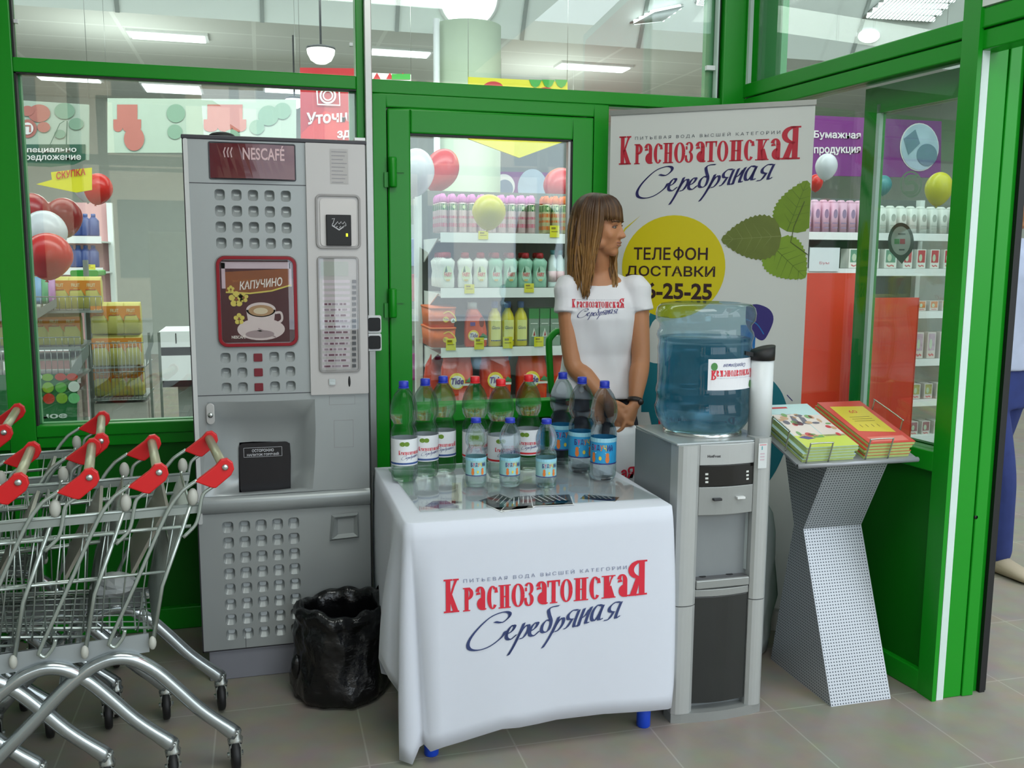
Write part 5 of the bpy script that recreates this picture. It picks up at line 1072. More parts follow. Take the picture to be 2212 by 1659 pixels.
def uvmesh(name, quads, par):
    mb = MB(); uvs = []
    for q in quads:
        mb.add(q, [tuple(range(len(q)))]); o = Vector(q[0]); e1 = (Vector(q[1])-o).normalized(); nn = e1.cross(Vector(q[-1])-o).normalized(); e2 = nn.cross(e1)
        uvs.append([((Vector(v)-o).dot(e1), (Vector(v)-o).dot(e2)) for v in q])
    L = Vector(par['_o']); me = bpy.data.meshes.new(name); me.from_pydata([tuple(Vector(v)-L) for v in mb.v], [], mb.f); me.materials.append(PM)
    ul = me.uv_layers.new(name='UVMap'); i = 0
    for p_, u_ in zip(me.polygons, uvs):
        for li, u in zip(p_.loop_indices, u_): ul.data[li].uv = u
    o = bpy.data.objects.new(name, me); COL.objects.link(o); o.parent = par
    md = o.modifiers.new('sheet', 'SOLIDIFY'); md.thickness = 0.0015; md.offset = 0
    return o
uvmesh('front_sheet', [[(sx0, FB, 0), (sx1, FB, 0), (sx1, FK, KZ), (sx0, FK, KZ)], [(sx0, FK, KZ), (sx1, FK, KZ), (sx1, FT, TZs), (sx0, FT, TZs)]], MS)
uvmesh('back_sheet', [[(sx0, BB, 0), (sx1, BB, 0), (sx1, BK, KZ), (sx0, BK, KZ)], [(sx0, BK, KZ), (sx1, BK, KZ), (sx1, BT, TZs), (sx0, BT, TZs)]], MS)
for x in (sx0, sx1): uvmesh('side_sheet', [[(x, BB, 0), (x, FB, 0), (x, FK, KZ), (x, BK, KZ)], [(x, BK, KZ), (x, FK, KZ), (x, FT, TZs), (x, BT, TZs)]], MS)
TF, TBk, TzF, TzB = 2.405, 2.70, 0.786, 0.872; tx0, tx1 = 1.540, 1.962
TM = Matrix.Translation((0, TF, TzF)) @ Matrix.Rotation(math.atan2(TzB-TzF, TBk-TF), 4, 'X'); TL = math.hypot(TBk-TF, TzB-TzF)
TGm = mat('tray_grey', '#9c9fa4', 0.35, 0.3)
put('tray', MB().box((tx0, 0, -0.006), (tx1, TL, 0.0)).tube([(tx0, -0.002, -0.003), (tx1, -0.002, -0.003)], 0.008, 10).xf(TM), TGm, MS)
WR = mat('rack_wire', '#b0b3a8', 0.25, 0.8)
def hoop(x0, x1, y, h, m_y=0): return MB().tube(spline([(x0, y, 0.0), (x0, y-0.002, h*0.9), (x0+0.006, y-0.002, h), (x1-0.006, y-0.002, h), (x1, y-0.002, h*0.9), (x1, y, 0.0)], 4), 0.0024, 7).xf(TM)
put('wire_hoop', hoop(1.572, 1.648, 0.008, 0.068), WR, MS); put('wire_hoop', hoop(1.778, 1.858, 0.008, 0.072), WR, MS)
def side_hoop(x, y0, y1, h): return MB().tube(spline([(x, y0, 0), (x, y0, h*0.9), (x, y0+0.006, h), (x, y1-0.006, h), (x, y1, h*0.9), (x, y1, 0)], 4), 0.0024, 7).xf(TM)
put('wire_hoop', side_hoop(1.548, 0.09, 0.19, 0.07), WR, MS); put('wire_hoop', side_hoop(1.955, 0.10, 0.25, 0.085), WR, MS)
# the leaflets on the tray, two stacks
def magazine(label, group, x0, x1, z0, th, covers, deco, dx=0.0, rz=0.0):
    M_ = TM @ Matrix.Translation(((x0+x1)/2+dx, TL*0.5+0.01, z0)) @ Matrix.Rotation(rz, 4, 'Z'); w_, l_ = (x1-x0)/2, TL*0.485
    t = thing('magazine', label, 'magazine', M_ @ Vector((0, 0, 0)), group); t.rotation_euler = M_.to_euler()
    put('pages', MB().box((-w_, -l_, 0), (w_, l_, th-0.0012)), covers[1], t)
    cv = MB(); cv.box((-w_-0.001, -l_-0.001, th-0.0012), (w_+0.001, l_+0.001, th))
    if deco: deco(cv, lambda x, y: Vector((-w_+2*w_*x, -l_+2*l_*y, th+0.0004)), lambda x, y: Vector((-w_+2*w_*x, -l_+2*l_*y, th+0.0008)))
    put('cover', cv, covers[0] if isinstance(covers[0], list) else [covers[0]], t)
    return t
PGm = mat('page_edges_lime', '#b6c87a', 0.7, var=0.12, scale=60); PGo = mat('page_edges_yellow', '#d0a92a', 0.7, var=0.2, scale=30)
LM = [mat('cover_pale_blue', '#b9d6d8', 0.3), mat('cover_lime', '#c2cf4a', 0.3), mat('cover_pinkwhite', '#dccdc6', 0.3), mat('cover_red_ink', '#c2303c', 0.3), mat('cover_dark_print', '#5a5266', 0.3), mat('cover_green_print', '#6c9a58', 0.3), mat('cover_violet_print', '#4b3a80', 0.3), mat('cover_tan_print', '#c49a76', 0.3)]
def cat_deco(mb, a, b):
    rect(mb, a, 0.0, 0.0, 1, 0.26, 1); rect(mb, a, 0.02, 0.26, 0.55, 0.76, 2); rect(mb, a, 0.57, 0.22, 1.0, 0.72, 2); disc(mb, a, 0.30, 0.86, 0.26, 0.12, 0); rect(mb, b, 0.1, 0.90, 0.5, 0.94, 3)
    random.seed(3)
    for k in range(26): 
        x, y = random.uniform(0.06, 0.95), random.uniform(0.24, 0.74); disc(mb, b, x, y, random.uniform(0.03, 0.08), random.uniform(0.02, 0.05), random.choice((3, 7, 4, 5, 7, 3)), 10)
    shape(mb, b, [(0.25, 0.5), (0.36, 0.72), (0.42, 0.70), (0.40, 0.48)], 4); shape(mb, b, [(0.45, 0.52), (0.52, 0.70), (0.60, 0.66), (0.56, 0.5)], 4)
    shape(mb, b, [(0.05, 0.22), (0.2, 0.25), (0.36, 0.19), (0.2, 0.17)], 6); rect(mb, b, 0.35, 0.2, 0.55, 0.25, 5)
for k in range(5): magazine('catalogue on top of the left stack, crowded with food pictures' if k == 4 else ('bottom catalogue of the left stack on the magazine stand', 'second catalogue from the bottom of the left magazine stack', 'third catalogue from the bottom of the left magazine stack', 'catalogue just under the top one of the left magazine stack')[k], 'catalogues in the left stack', 1.562, 1.740, 0.001+0.0098*k, 0.0096, (LM, PGm if k % 2 else PGm), cat_deco if k == 4 else None, dx=(0.0, 0.004, -0.003, 0.008, 0.006)[k])
RM = [mat('cover_red', '#cf3a30', 0.3), mat('cover_yellow', '#d8c22e', 0.3), mat('cover_brown_ink', '#7a5a20', 0.4), mat('cover_pale_red', '#de7468', 0.3)]
def red_deco(mb, a, b):
    shape(mb, a, [(0.10, 0.28), (0.86, 0.22), (0.90, 0.86), (0.14, 0.88)], 1); rect(mb, a, 0.1, 0.03, 0.9, 0.14, 3)
    text(mb, '60', b, 0.42, 0.70, 0.18, 0.07, 0); 
    for k in range(4): rect(mb, b, 0.28+0.13*k, 0.36, 0.295+0.13*k, 0.42, 2)
    for k in range(3): rect(mb, b, 0.28, 0.60-0.05*k, 0.74, 0.608-0.05*k, 2)
for k in range(5): magazine('red and yellow brochure on top of the right stack' if k == 4 else ('bottom brochure of the right stack on the magazine stand', 'second brochure from the bottom of the right stack', 'third brochure from the bottom of the right stack', 'brochure just under the top one of the right stack')[k], 'brochures in the right stack', 1.776, 1.938, 0.001+0.0104*k, 0.0102, (RM, PGm), red_deco if k == 4 else None, dx=(0.0, 0.003, -0.003, 0.004, 0.010)[k])
# ------------------------------------------------------------------ clear plastic sack behind the dispenser
PB = wthing('plastic_sack', 'bulging clear plastic sack on the floor between dispenser and magazine stand', 'sack', (1.62, 2.86, 0))
rings = []; NB = 48
for (r_, z_) in ((0.08, 0.002), (0.115, 0.012), (0.125, 0.06), (0.118, 0.12), (0.128, 0.2), (0.12, 0.28), (0.118, 0.36), (0.11, 0.44), (0.10, 0.51), (0.07, 0.57), (0.02, 0.59)):
    rings.append([Vector((1.625+r_*(1+0.10*math.sin(3*a+8*z_)+0.06*math.sin(7*a-15*z_))*math.cos(a), 2.87+0.8*r_*(1+0.08*math.sin(4*a+5*z_))*math.sin(a), z_)) for a in [2*math.pi*k/NB for k in range(NB)]])
put('film', MB().loft(rings), mat('cloudy_film', '#c4cbc9', 0.22, var=0.15, scale=10, bump=0.6, trans=0.35), PB)
# ------------------------------------------------------------------ people
from mathutils.bvhtree import BVHTree
def fuse(mb, voxel, smooth=3, fac=0.5):
    """one closed skin round all collected volumes"""
    me = mb.mesh('skin', []); o = bpy.data.objects.new('skin', me); COL.objects.link(o)
    r = o.modifiers.new('r', 'REMESH'); r.mode = 'VOXEL'; r.voxel_size = voxel; r.use_smooth_shade = True
    dg = bpy.context.evaluated_depsgraph_get(); out = bpy.data.meshes.new_from_object(o.evaluated_get(dg))
    bpy.data.objects.remove(o); bpy.data.meshes.remove(me)
    bm = bmesh.new(); bm.from_mesh(out)
    for _ in range(smooth): bmesh.ops.smooth_vert(bm, verts=bm.verts, factor=fac, use_axis_x=True, use_axis_y=True, use_axis_z=True)
    bm.to_mesh(out); bm.free()
    out.polygons.foreach_set('use_smooth', [True]*len(out.polygons)); return out
def put_mesh(name, me, m_, par):
    L = Vector(par['_o']); me.transform(Matrix.Translation(-L)); me.materials.append(m_)
    o = bpy.data.objects.new(name, me); COL.objects.link(o); o.parent = par; o['_o'] = tuple(L); return o
def ering(z, cx, cy, rx, ry, ang=0.0, n=28, p=2.25):
    out = []
    for k in range(n):
        a = 2*math.pi*k/n; c, s = math.cos(a), math.sin(a)
        x = rx*math.copysign(abs(c)**(2/p), c); y = ry*math.copysign(abs(s)**(2/p), s)
        out.append(Vector((cx+x*math.cos(ang)-y*math.sin(ang), cy+x*math.sin(ang)+y*math.cos(ang), z)))
    return out
def limb(mb, pts, rad, n=3, seg=14):
    Q = spline([tuple(p)+(r,) for p, r in zip(pts, rad)], n); mb.tube([q[:3] for q in Q], [q[3] for q in Q], seg)
    for q in (Q[0], Q[-1]): mb.sphere(q[:3], q[3]*0.99, 12, 8)
def hand(mb, wrist, direction, palm, s=1.0, thumb=1, curl=0.8):
    """palm, four unequal bent fingers and a thumb; direction = towards the fingertips, palm = way the palm faces"""
    z = Vector(direction).normalized(); y = (Vector(palm)-z*Vector(palm).dot(z)).normalized(); x = y.cross(z)*thumb
    W0 = Vector(wrist); T = lambda a, b, c: W0+(x*a+y*b+z*c)*s
    rings = []
    for (c, hw_, th) in ((-0.01, 0.021, 0.017), (0.01, 0.027, 0.016), (0.035, 0.036, 0.015), (0.06, 0.039, 0.0135), (0.08, 0.038, 0.0115), (0.088, 0.034, 0.009)):
        rings.append([T(hw_*math.cos(a), th*math.sin(a), c) for a in [2*math.pi*k/16 for k in range(16)]])
    mb.loft(rings)
    for (fx, L, r) in ((0.029, 0.066, 0.0080), (0.010, 0.075, 0.0084), (-0.010, 0.069, 0.0080), (-0.028, 0.053, 0.0070)):
        P = [T(fx, 0, 0.070)]; a = 0.18; q = Vector((fx, 0.0, 0.082))
        P.append(T(*q))
        for sg, ad in ((0.46, curl), (0.30, curl*0.95), (0.24, curl*0.6)):
            q = q+Vector((0, math.sin(a), math.cos(a)))*(L*sg); P.append(T(*q)); a += ad
        Q = spline([tuple(p)+(rr*s,) for p, rr in zip(P, (r*1.08, r*1.05, r, r*0.93, r*0.78))], 3); mb.tube([v[:3] for v in Q], [v[3] for v in Q], 10); mb.sphere(Q[-1][:3], Q[-1][3]*0.98, 10, 6)
    P = [T(0.016, 0.003, 0.012), T(0.036, 0.010, 0.034), T(0.045, 0.022, 0.058), T(0.040, 0.032, 0.080)]
    Q = spline([tuple(p)+(rr*s,) for p, rr in zip(P, (0.013, 0.0115, 0.0095, 0.0075))], 3); mb.tube([v[:3] for v in Q], [v[3] for v in Q], 10); mb.sphere(Q[-1][:3], Q[-1][3]*0.98, 10, 6)
def head(mb, c, yaw, tilt=0.0, s=1.0, ear=True):
    """skull, jaw, brow, cheeks, nose, lips, chin and ears; returns the head's own frame"""
    H = Matrix.Translation(Vector(c)) @ Matrix.Rotation(yaw, 4, 'Z') @ Matrix.Rotation(tilt, 4, 'X') @ Matrix.Scale(s, 4)
    def el(p, r, seg=20, ring=14): mb.sphere((0, 0, 0), 1, seg, ring, M=Matrix.Identity(4)); n = (ring+1)*seg; mb.v[-n:] = [tuple(H @ Vector((p[0]+v[0]*r[0], p[1]+v[1]*r[1], p[2]+v[2]*r[2]))) for v in mb.v[-n:]]
    el((0, 0.012, 0.035), (0.074, 0.094, 0.083)); el((0, -0.030, -0.030), (0.062, 0.066, 0.078)); el((0, -0.040, -0.070), (0.045, 0.050, 0.052)); el((0, -0.066, -0.103), (0.024, 0.023, 0.021))
    el((0, -0.070, 0.024), (0.052, 0.022, 0.022)); el((0, -0.073, 0.012), (0.048, 0.018, 0.008))
    for q in (-1, 1):
        el((q*0.036, -0.060, -0.034), (0.023, 0.024, 0.026)); el((q*0.050, -0.015, -0.070), (0.018, 0.036, 0.026)); el((q*0.012, -0.099, -0.040), (0.008, 0.011, 0.008))
        if ear: el((q*0.075, 0.012, -0.014), (0.009, 0.020, 0.032))
    N = [[H @ Vector(v) for v in r] for r in ([(-0.010, -0.080, 0.010), (0.010, -0.080, 0.010), (0.004, -0.094, 0.010), (-0.004, -0.094, 0.010)], [(-0.013, -0.080, -0.016), (0.013, -0.080, -0.016), (0.006, -0.107, -0.016), (-0.006, -0.107, -0.016)], [(-0.016, -0.080, -0.036), (0.016, -0.080, -0.036), (0.008, -0.119, -0.037), (-0.008, -0.119, -0.037)], [(-0.013, -0.080, -0.049), (0.013, -0.080, -0.049), (0.006, -0.108, -0.048), (-0.006, -0.108, -0.048)])]
    mb.loft(N); el((0, -0.111, -0.038), (0.0095, 0.0095, 0.0085))
    el((0, -0.088, -0.064), (0.024, 0.011, 0.0065)); el((0, -0.087, -0.077), (0.020, 0.011, 0.0075))
    return H
def face_parts(H, par, skin_dark, iris='#3a4a40'):
    L = Vector(par['_o'])
    for q in (-1, 1):
        e = put('eye', MB().sphere((0, 0, 0), 1, 16, 10).xf(H @ Matrix.Translation((q*0.031, -0.0755, -0.003)) @ Matrix.Diagonal((0.0130, 0.0096, 0.0058, 1))), mat('eye_white', '#8f7f78', 0.3), par)
        put('iris', MB().sphere((0, 0, 0), 1, 14, 8).xf(H @ Matrix.Translation((q*0.031+0.0, -0.0825, -0.003)) @ Matrix.Diagonal((0.0060, 0.0036, 0.0052, 1))), mat('iris_dark', iris, 0.2), e)
        put('eyelid', MB().tube([tuple(H @ Vector(v)) for v in ((q*0.016, -0.081, 0.000), (q*0.024, -0.0870, 0.0055), (q*0.032, -0.0875, 0.0065), (q*0.040, -0.0835, 0.004), (q*0.046, -0.076, -0.001))], 0.0022*0.9, 6), skin_dark, par)
        put('eyebrow', MB().tube([tuple(H @ Vector(v)) for v in ((q*0.014, -0.0905, 0.0185), (q*0.026, -0.0925, 0.0225), (q*0.040, -0.085, 0.022), (q*0.050, -0.072, 0.017))], [0.0024, 0.0032, 0.003, 0.0014], 6), mat('eyebrow_brown', '#4b331f', 0.7), par)
    put('lips', MB().sphere((0, 0, 0), 1, 16, 8).xf(H @ Matrix.Translation((0, -0.0905, -0.0645)) @ Matrix.Diagonal((0.021, 0.0105, 0.0050, 1))).sphere((0, 0, 0), 1, 16, 8, M=H @ Matrix.Translation((0, -0.0895, -0.0755)) @ Matrix.Diagonal((0.018, 0.0105, 0.0056, 1))), mat('lips_rose', '#9c6654', 0.4), par)
SKIN = mat('skin', '#b57c56', 0.5, var=0.05, scale=25); SKIN.node_tree.nodes['Principled BSDF'].inputs['Subsurface Weight'].default_value = 0.06
SKIN_D = mat('skin_shadowed_lid', '#7a5040', 0.6)
# ---- the woman behind the table
A0 = math.radians(-18)
WO = wthing('person', 'woman in a white logo t-shirt standing behind the table, head turned to the right', 'person', (1.20, 3.24, 0))
cx, cy = 1.203, 3.235
hc = at(1296, 488, 3.20); HYAW = math.radians(47)
bd = MB()
bd.loft([ering(z, cx+dx, cy+dy, rx, ry, A0) for z, dx, dy, rx, ry in ((0.74, -0.005, 0.0, 0.145, 0.095), (0.82, -0.005, 0.0, 0.150, 0.10), (0.90, -0.003, 0, 0.135, 0.092), (0.98, 0, 0, 0.112, 0.080), (1.06, 0, 0, 0.118, 0.082), (1.14, 0, -0.005, 0.130, 0.092), (1.21, 0, 0, 0.138, 0.088), (1.27, 0, 0.006, 0.142, 0.074), (1.315, -0.002, 0.01, 0.120, 0.058), (1.338, -0.004, 0.01, 0.07, 0.048), (1.36, -0.004, 0.008, 0.046, 0.045))])
for s_ in (-1, 1):
    hx, hy = cx+s_*0.072*math.cos(A0), cy+s_*0.072*math.sin(A0)
    limb(bd, [(hx, hy, 0.80), (hx, hy-0.006, 0.62), (hx+s_*0.004, hy-0.006, 0.43), (hx+s_*0.004, hy+0.012, 0.28), (hx+s_*0.004, hy+0.015, 0.06)], [0.082, 0.072, 0.052, 0.050, 0.034])
    bd.sphere((hx+s_*0.01-0.02, hy-0.05, 0.035), 1, 14, 8, M=Matrix.Rotation(A0, 4, 'Z') @ Matrix.Diagonal((0.038, 0.10, 0.033, 1)))
limb(bd, [(cx-0.004, cy+0.012, 1.30), (cx-0.002, cy+0.002, 1.36), (hc.x-0.004, hc.y+0.012, hc.z-0.09), (hc.x, hc.y+0.008, hc.z-0.03)], [0.056, 0.045, 0.043, 0.045])
H = head(bd, hc, HYAW, math.radians(3), 0.86)
# arms: hands meet low in front of her and hold the bag
shL, elL, wrL = Vector((1.075, 3.235, 1.292)), at(1238, 785, 3.19), at(1312, 866, 3.075)
shR, elR, wrR = Vector((1.335, 3.175, 1.292)), at(1384, 775, 3.13), at(1371, 873, 3.06)
for sh_, el_, wr_ in ((shL, elL, wrL), (shR, elR, wrR)):
    limb(bd, [sh_, sh_.lerp(el_, 0.45)+Vector((0, 0.004, 0)), el_, el_.lerp(wr_, 0.35), el_.lerp(wr_, 0.75), wr_], [0.037, 0.038, 0.034, 0.036, 0.028, 0.022])
hand(bd, wrL, at(1345, 925, 3.045)-at(1312, 866, 3.075), Vector((0.75, 0.45, -0.1)), 0.92, thumb=-1, curl=0.62)
hand(bd, wrR, at(1354, 925, 3.045)-at(1371, 873, 3.06), Vector((-0.55, 0.65, 0)), 0.92, thumb=1, curl=0.62)
put_mesh('body', fuse(bd, 0.0042, 3), SKIN, WO)
face_parts(H, WO, SKIN_D)
# t-shirt
ts = MB()
ts.loft([ering(z, cx+dx, cy+dy, rx, ry, A0, p=2.4) for z, dx, dy, rx, ry in ((0.888, -0.012, 0.0, 0.164, 0.114), (0.90, -0.010, 0, 0.162, 0.113), (0.98, -0.004, 0, 0.136, 0.100), (1.05, 0, 0, 0.130, 0.096), (1.12, 0, -0.004, 0.139, 0.103), (1.18, 0, -0.005, 0.146, 0.108), (1.24, 0, 0, 0.150, 0.096), (1.28, 0, 0.008, 0.152, 0.076), (1.308, 0, 0.014, 0.140, 0.063), (1.326, 0, 0.018, 0.112, 0.052), (1.342, 0, 0.026, 0.080, 0.040))])
for sh_, el_, sx in ((shL, elL, -1), (shR, elR, 1)):
    a_ = Vector((cx+sx*0.08, cy-sx*0.02, 1.276)); e_ = sh_.lerp(el_, 0.34)+Vector((sx*0.003, 0, 0)); Q = spline([tuple(a_)+(0.045,), tuple(sh_+Vector((-sx*0.006, 0, 0.000)))+(0.0495,), tuple(sh_.lerp(el_, 0.16)+Vector((-sx*0.004, 0, 0)))+(0.049,), tuple(e_)+(0.052,)], 4)
    ts.tube([q[:3] for q in Q], [q[3] for q in Q], 16)
tsm = fuse(ts, 0.005, 4)
for v in tsm.vertices:      # loose folds
    x, y, z = v.co; k = 0.0022*math.sin(34*z+9*x)*math.sin(21*x-13*z+2)+0.0018*math.sin(60*x+25*z)
    if z < 1.22: v.co.y += k; v.co.x += 0.6*k
bv = BVHTree.FromPolygons([v.co.copy() for v in tsm.vertices], [tuple(p.vertices) for p in tsm.polygons])
TSo = put_mesh('t_shirt', tsm, mat('white_jersey', '#e3e2e6', 0.85, var=0.02, scale=40, sheen=0.2), WO)
fwd = Vector((math.sin(A0), -math.cos(A0), 0)); rt = Vector((math.cos(A0), math.sin(A0), 0))
def shirt(x, z):
    o_ = Vector((cx, cy, 0))+rt*x+fwd*0.5+Vector((0, 0, z)); h_ = bv.ray_cast(o_, -fwd)
    return (h_[0] if h_[0] is not None else o_-fwd*0.4)+fwd*0.0022
lg = MB(); logotype(lg, shirt, -0.100, 1.222, 0.190, n=4); put('printed_logo', lg, [mat('shirt_red_ink', '#c9283c', 0.7), mat('shirt_navy_ink', '#3c3f78', 0.7), mat('shirt_grey_ink', '#8d90a0', 0.8)], TSo)
# trousers
tr = MB(); tr.loft([ering(z, cx-0.006, cy, rx, ry, A0) for z, rx, ry in ((0.70, 0.152, 0.102), (0.80, 0.157, 0.107), (0.885, 0.148, 0.102))])
for s_ in (-1, 1):
    hx, hy = cx+s_*0.072*math.cos(A0), cy+s_*0.072*math.sin(A0); limb(tr, [(hx, hy, 0.78), (hx, hy-0.006, 0.62), (hx, hy-0.006, 0.43), (hx, hy+0.012, 0.28), (hx, hy+0.012, 0.09)], [0.088, 0.078, 0.060, 0.056, 0.048])
put_mesh('trousers', fuse(tr, 0.007, 3), mat('dark_navy_cloth', '#14141f', 0.8), WO)
for s_ in (-1, 1):
    hx, hy = cx+s_*0.076*math.cos(A0), cy+s_*0.072*math.sin(A0)
    put('shoe', MB().sphere((hx+s_*0.006-0.02, hy-0.05, 0.036), 1, 16, 10, M=Matrix.Rotation(A0, 4, 'Z') @ Matrix.Diagonal((0.042, 0.108, 0.036, 1))), mat('black_shoe', '#16161a', 0.4), WO)
# watch on her left wrist
wa = MB(); wd_ = (wrR-elR).normalized(); wc = elR.lerp(wrR, 0.93); o1 = wd_.orthogonal().normalized(); o2 = wd_.cross(o1)
wa.loft([[wc+wd_*t_+(o1*math.cos(a)+o2*math.sin(a))*r_ for a in [2*math.pi*k/24 for k in range(24)]] for t_, r_ in ((-0.008, 0.0245), (-0.008, 0.0275), (0.008, 0.0275), (0.008, 0.0245))], cap=False)
WA = put('watch', wa, mat('watch_strap', '#2a211d', 0.5), WO)
c_ = wc+Vector((0.012, -0.024, 0)); put('watch_case', MB().sphere(c_, 0.0125, 14, 8, sc=(0.9, 0.55, 1)), mat('watch_case', '#3a3330', 0.25, 0.5), WA)
# hair: cap, fringe and long straight strands
def hair_mat(name, top, tip):
    M = mat(name, tip, 0.45, var=0.3, scale=60); nt = M.node_tree; b = nt.nodes['Principled BSDF']; src = b.inputs['Base Color'].links[0].from_socket
    tc = nt.nodes.new('ShaderNodeTexCoord'); sx = nt.nodes.new('ShaderNodeSeparateXYZ'); mr = nt.nodes.new('ShaderNodeMapRange'); mr.inputs[1].default_value = 1.60; mr.inputs[2].default_value = 1.42
    mx = nt.nodes.new('ShaderNodeMix'); mx.data_type = 'RGBA'; mx.inputs['A'].default_value = srgb(top)
    nt.links.new(tc.outputs['Object'], sx.inputs[0]); nt.links.new(sx.outputs[2], mr.inputs[0]); nt.links.new(mr.outputs[0], mx.inputs['Factor']); nt.links.new(src, mx.inputs['B']); nt.links.new(mx.outputs['Result'], b.inputs['Base Color']); return M
HM = [hair_mat('hair_dark_blonde', '#3a2212', '#87602f'), hair_mat('hair_blonde', '#50321a', '#a8804c'), hair_mat('hair_roots', '#331e10', '#5a3c22')]
hb_ = MB(); random.seed(11)
capm = MB(); hs = lambda p: H @ Vector(p)
def skull(th, ph, off):
    """th from the crown, ph round the head (0 = face)"""
    return Vector((math.sin(ph)*math.sin(th)*(0.075+off), 0.014-math.cos(ph)*math.sin(th)*(0.095+off), 0.036+math.cos(th)*(0.083+off)))
rows = []
for k in range(13):
    row = []
    for q in range(36):
        ph = 2*math.pi*q/36; d_ = abs((ph+math.pi) % (2*math.pi)-math.pi); thm = math.radians(68 if d_ < 0.9 else 68+min(1, (d_-0.9)/0.5)*62); th = 0.02+thm*k/12; row.append(hs(skull(th, ph, 0.006)))
    rows.append(row)
capm.loft(rows, cap=False); hb_.add(capm.v, capm.f, 2, True)
for layer, off, cnt in ((0, 0.007, 150), (1, 0.012, 120)):
    for i in range(cnt):
        ph = -math.pi+2*math.pi*(i+random.uniform(-0.4, 0.4))/cnt; d_ = abs((ph+math.pi) % (2*math.pi)-math.pi); mi = random.choice((0, 0, 1)) if layer else random.choice((0, 2, 0))
        if d_ < 0.98:       # fringe down to the brows
            P = [skull(math.radians(t_), ph*1.0+0.25*math.copysign(1, ph)*(1-t_/70), off+0.002*math.sin(t_)) for t_ in (6, 22, 40, 56, 68)]; e = skull(math.radians(80), ph, off+0.004); P.append(Vector((e.x, e.y, 0.022+random.uniform(-0.006, 0.006)+0.010*max(0, d_-0.6))))
            R_ = [0.004, 0.0085, 0.0095, 0.009, 0.0075, 0.003]; Pw = [hs(p) for p in P]
        else:
            P = [skull(math.radians(t_), ph, off+random.uniform(-0.001, 0.002)) for t_ in (4, 20, 40, 62, 84)]; Pw = [hs(p) for p in P]
            e = Pw[-1]; out = Vector((e.x-hc.x, e.y-hc.y, 0)); out = out.normalized() if out.length > 0 else out
            zend = hc.z-random.uniform(0.205, 0.245)-(0.02 if d_ < 2.0 else 0.0); n_ = 6
            # hair in front of the shoulders drifts towards the chest, the rest hangs down the back
            front = d_ < 1.9
            for k in range(1, n_+1):
                t_ = k/n_; z_ = e.z+(zend-e.z)*t_; p = Vector((e.x, e.y, z_))+out*(0.004*math.sin(t_*3))
                tgt = Vector((0.0, 0.0, 0)); 
                if front:
                    side = rt*(1 if ph > 0 else -1)
                    want = Vector((cx, cy, z_))+fwd*(0.070+0.022*max(0, t_-0.4))+side*(0.060-0.004*t_)
                    p = p.lerp(want+Vector((random.uniform(-0.013, 0.013), random.uniform(-0.008, 0.008), 0)), 0.80*max(0, t_-0.1)**0.9)
                else:
                    p = p+Vector((0.010*math.sin(t_*4+i), 0.006*math.cos(t_*5+i), 0))
                Pw.append(p)
            R_ = [0.004, 0.0085, 0.0105, 0.0105, 0.010]+[0.0095, 0.009, 0.008, 0.0065, 0.005, 0.002]
        Q = spline([tuple(p)+(r_*0.86,) for p, r_ in zip(Pw, R_)], 2); hb_.tube([q[:3] for q in Q], [q[3] for q in Q], 6, mi, flat=0.55)
put('hair', hb_, HM, WO)
# the bag she holds
p0, p1, p2, p3 = at(1322, 925, 3.04), at(1374, 920, 3.04), at(1386, 1060, 3.04), at(1300, 1062, 3.04)
BG = wthing('carrier_bag', 'white carrier bag with a red letter held in the woman\'s hands', 'bag', tuple((p2+p3)/2))
bg = MB(); R0 = []
for t_, th in ((0.0, 0.006), (0.12, 0.016), (0.45, 0.03), (0.9, 0.034), (1.0, 0.012)):
    a, b = p0.lerp(p3, t_), p1.lerp(p2, t_); R0.append([a.lerp(b, u_)+Vector((0, -th*math.sin(math.pi*u_)+0.004*math.sin(9*u_+6*t_), 0)) for u_ in [k/8 for k in range(9)]]+[b.lerp(a, u_)+Vector((0, 0.02+th*math.sin(math.pi*u_), 0)) for u_ in [k/8 for k in range(9)]])
put('bag_body', bg.loft(R0), mat('white_bag_film', '#dfe0e3', 0.45, var=0.04, scale=12, bump=0.3), BG)
lt = MB(); a, b = at(1354, 1034, 3.0), at(1372, 1008, 3.0); fn = lambda x, y: Vector((a.x+x, 3.003, a.z+y))
text(lt, 'аЯ', fn, -0.022, 0.0, 0.052, b.z-a.z, bold=0.03); put('printed_letters', lt, mat('bag_red_ink', '#c02038', 0.5), BG)
# ---- the passer-by seen through the doorway
PX, PY = 3.11, 3.36; AP = math.radians(8)
PS = wthing('person', 'passer-by in blue jeans and a pale blue shirt walking past the open doorway', 'person', (PX, PY, 0))
f2 = Vector((math.sin(AP), -math.cos(AP), 0)); r2 = Vector((math.cos(AP), math.sin(AP), 0)); C0 = Vector((PX, PY, 0))
bd = MB(); bd.loft([ering(z, PX, PY, rx, ry, AP) for z, rx, ry in ((0.84, 0.16, 0.11), (0.98, 0.155, 0.11), (1.12, 0.15, 0.105), (1.28, 0.175, 0.12), (1.40, 0.185, 0.105), (1.47, 0.12, 0.07), (1.50, 0.06, 0.055))])
limb(bd, [C0+Vector((0, 0, 1.46)), C0+f2*0.01+Vector((0, 0, 1.53)), C0+f2*0.015+Vector((0, 0, 1.60))], [0.06, 0.055, 0.055]); hc2 = C0+f2*0.02+Vector((0, 0, 1.655)); H2 = head(bd, hc2, AP, 0.05, 0.98)
lg_ = {}
hipL, hipR = C0+r2*0.08+Vector((0, 0, 0.86)), C0-r2*0.08+Vector((0, 0, 0.86))
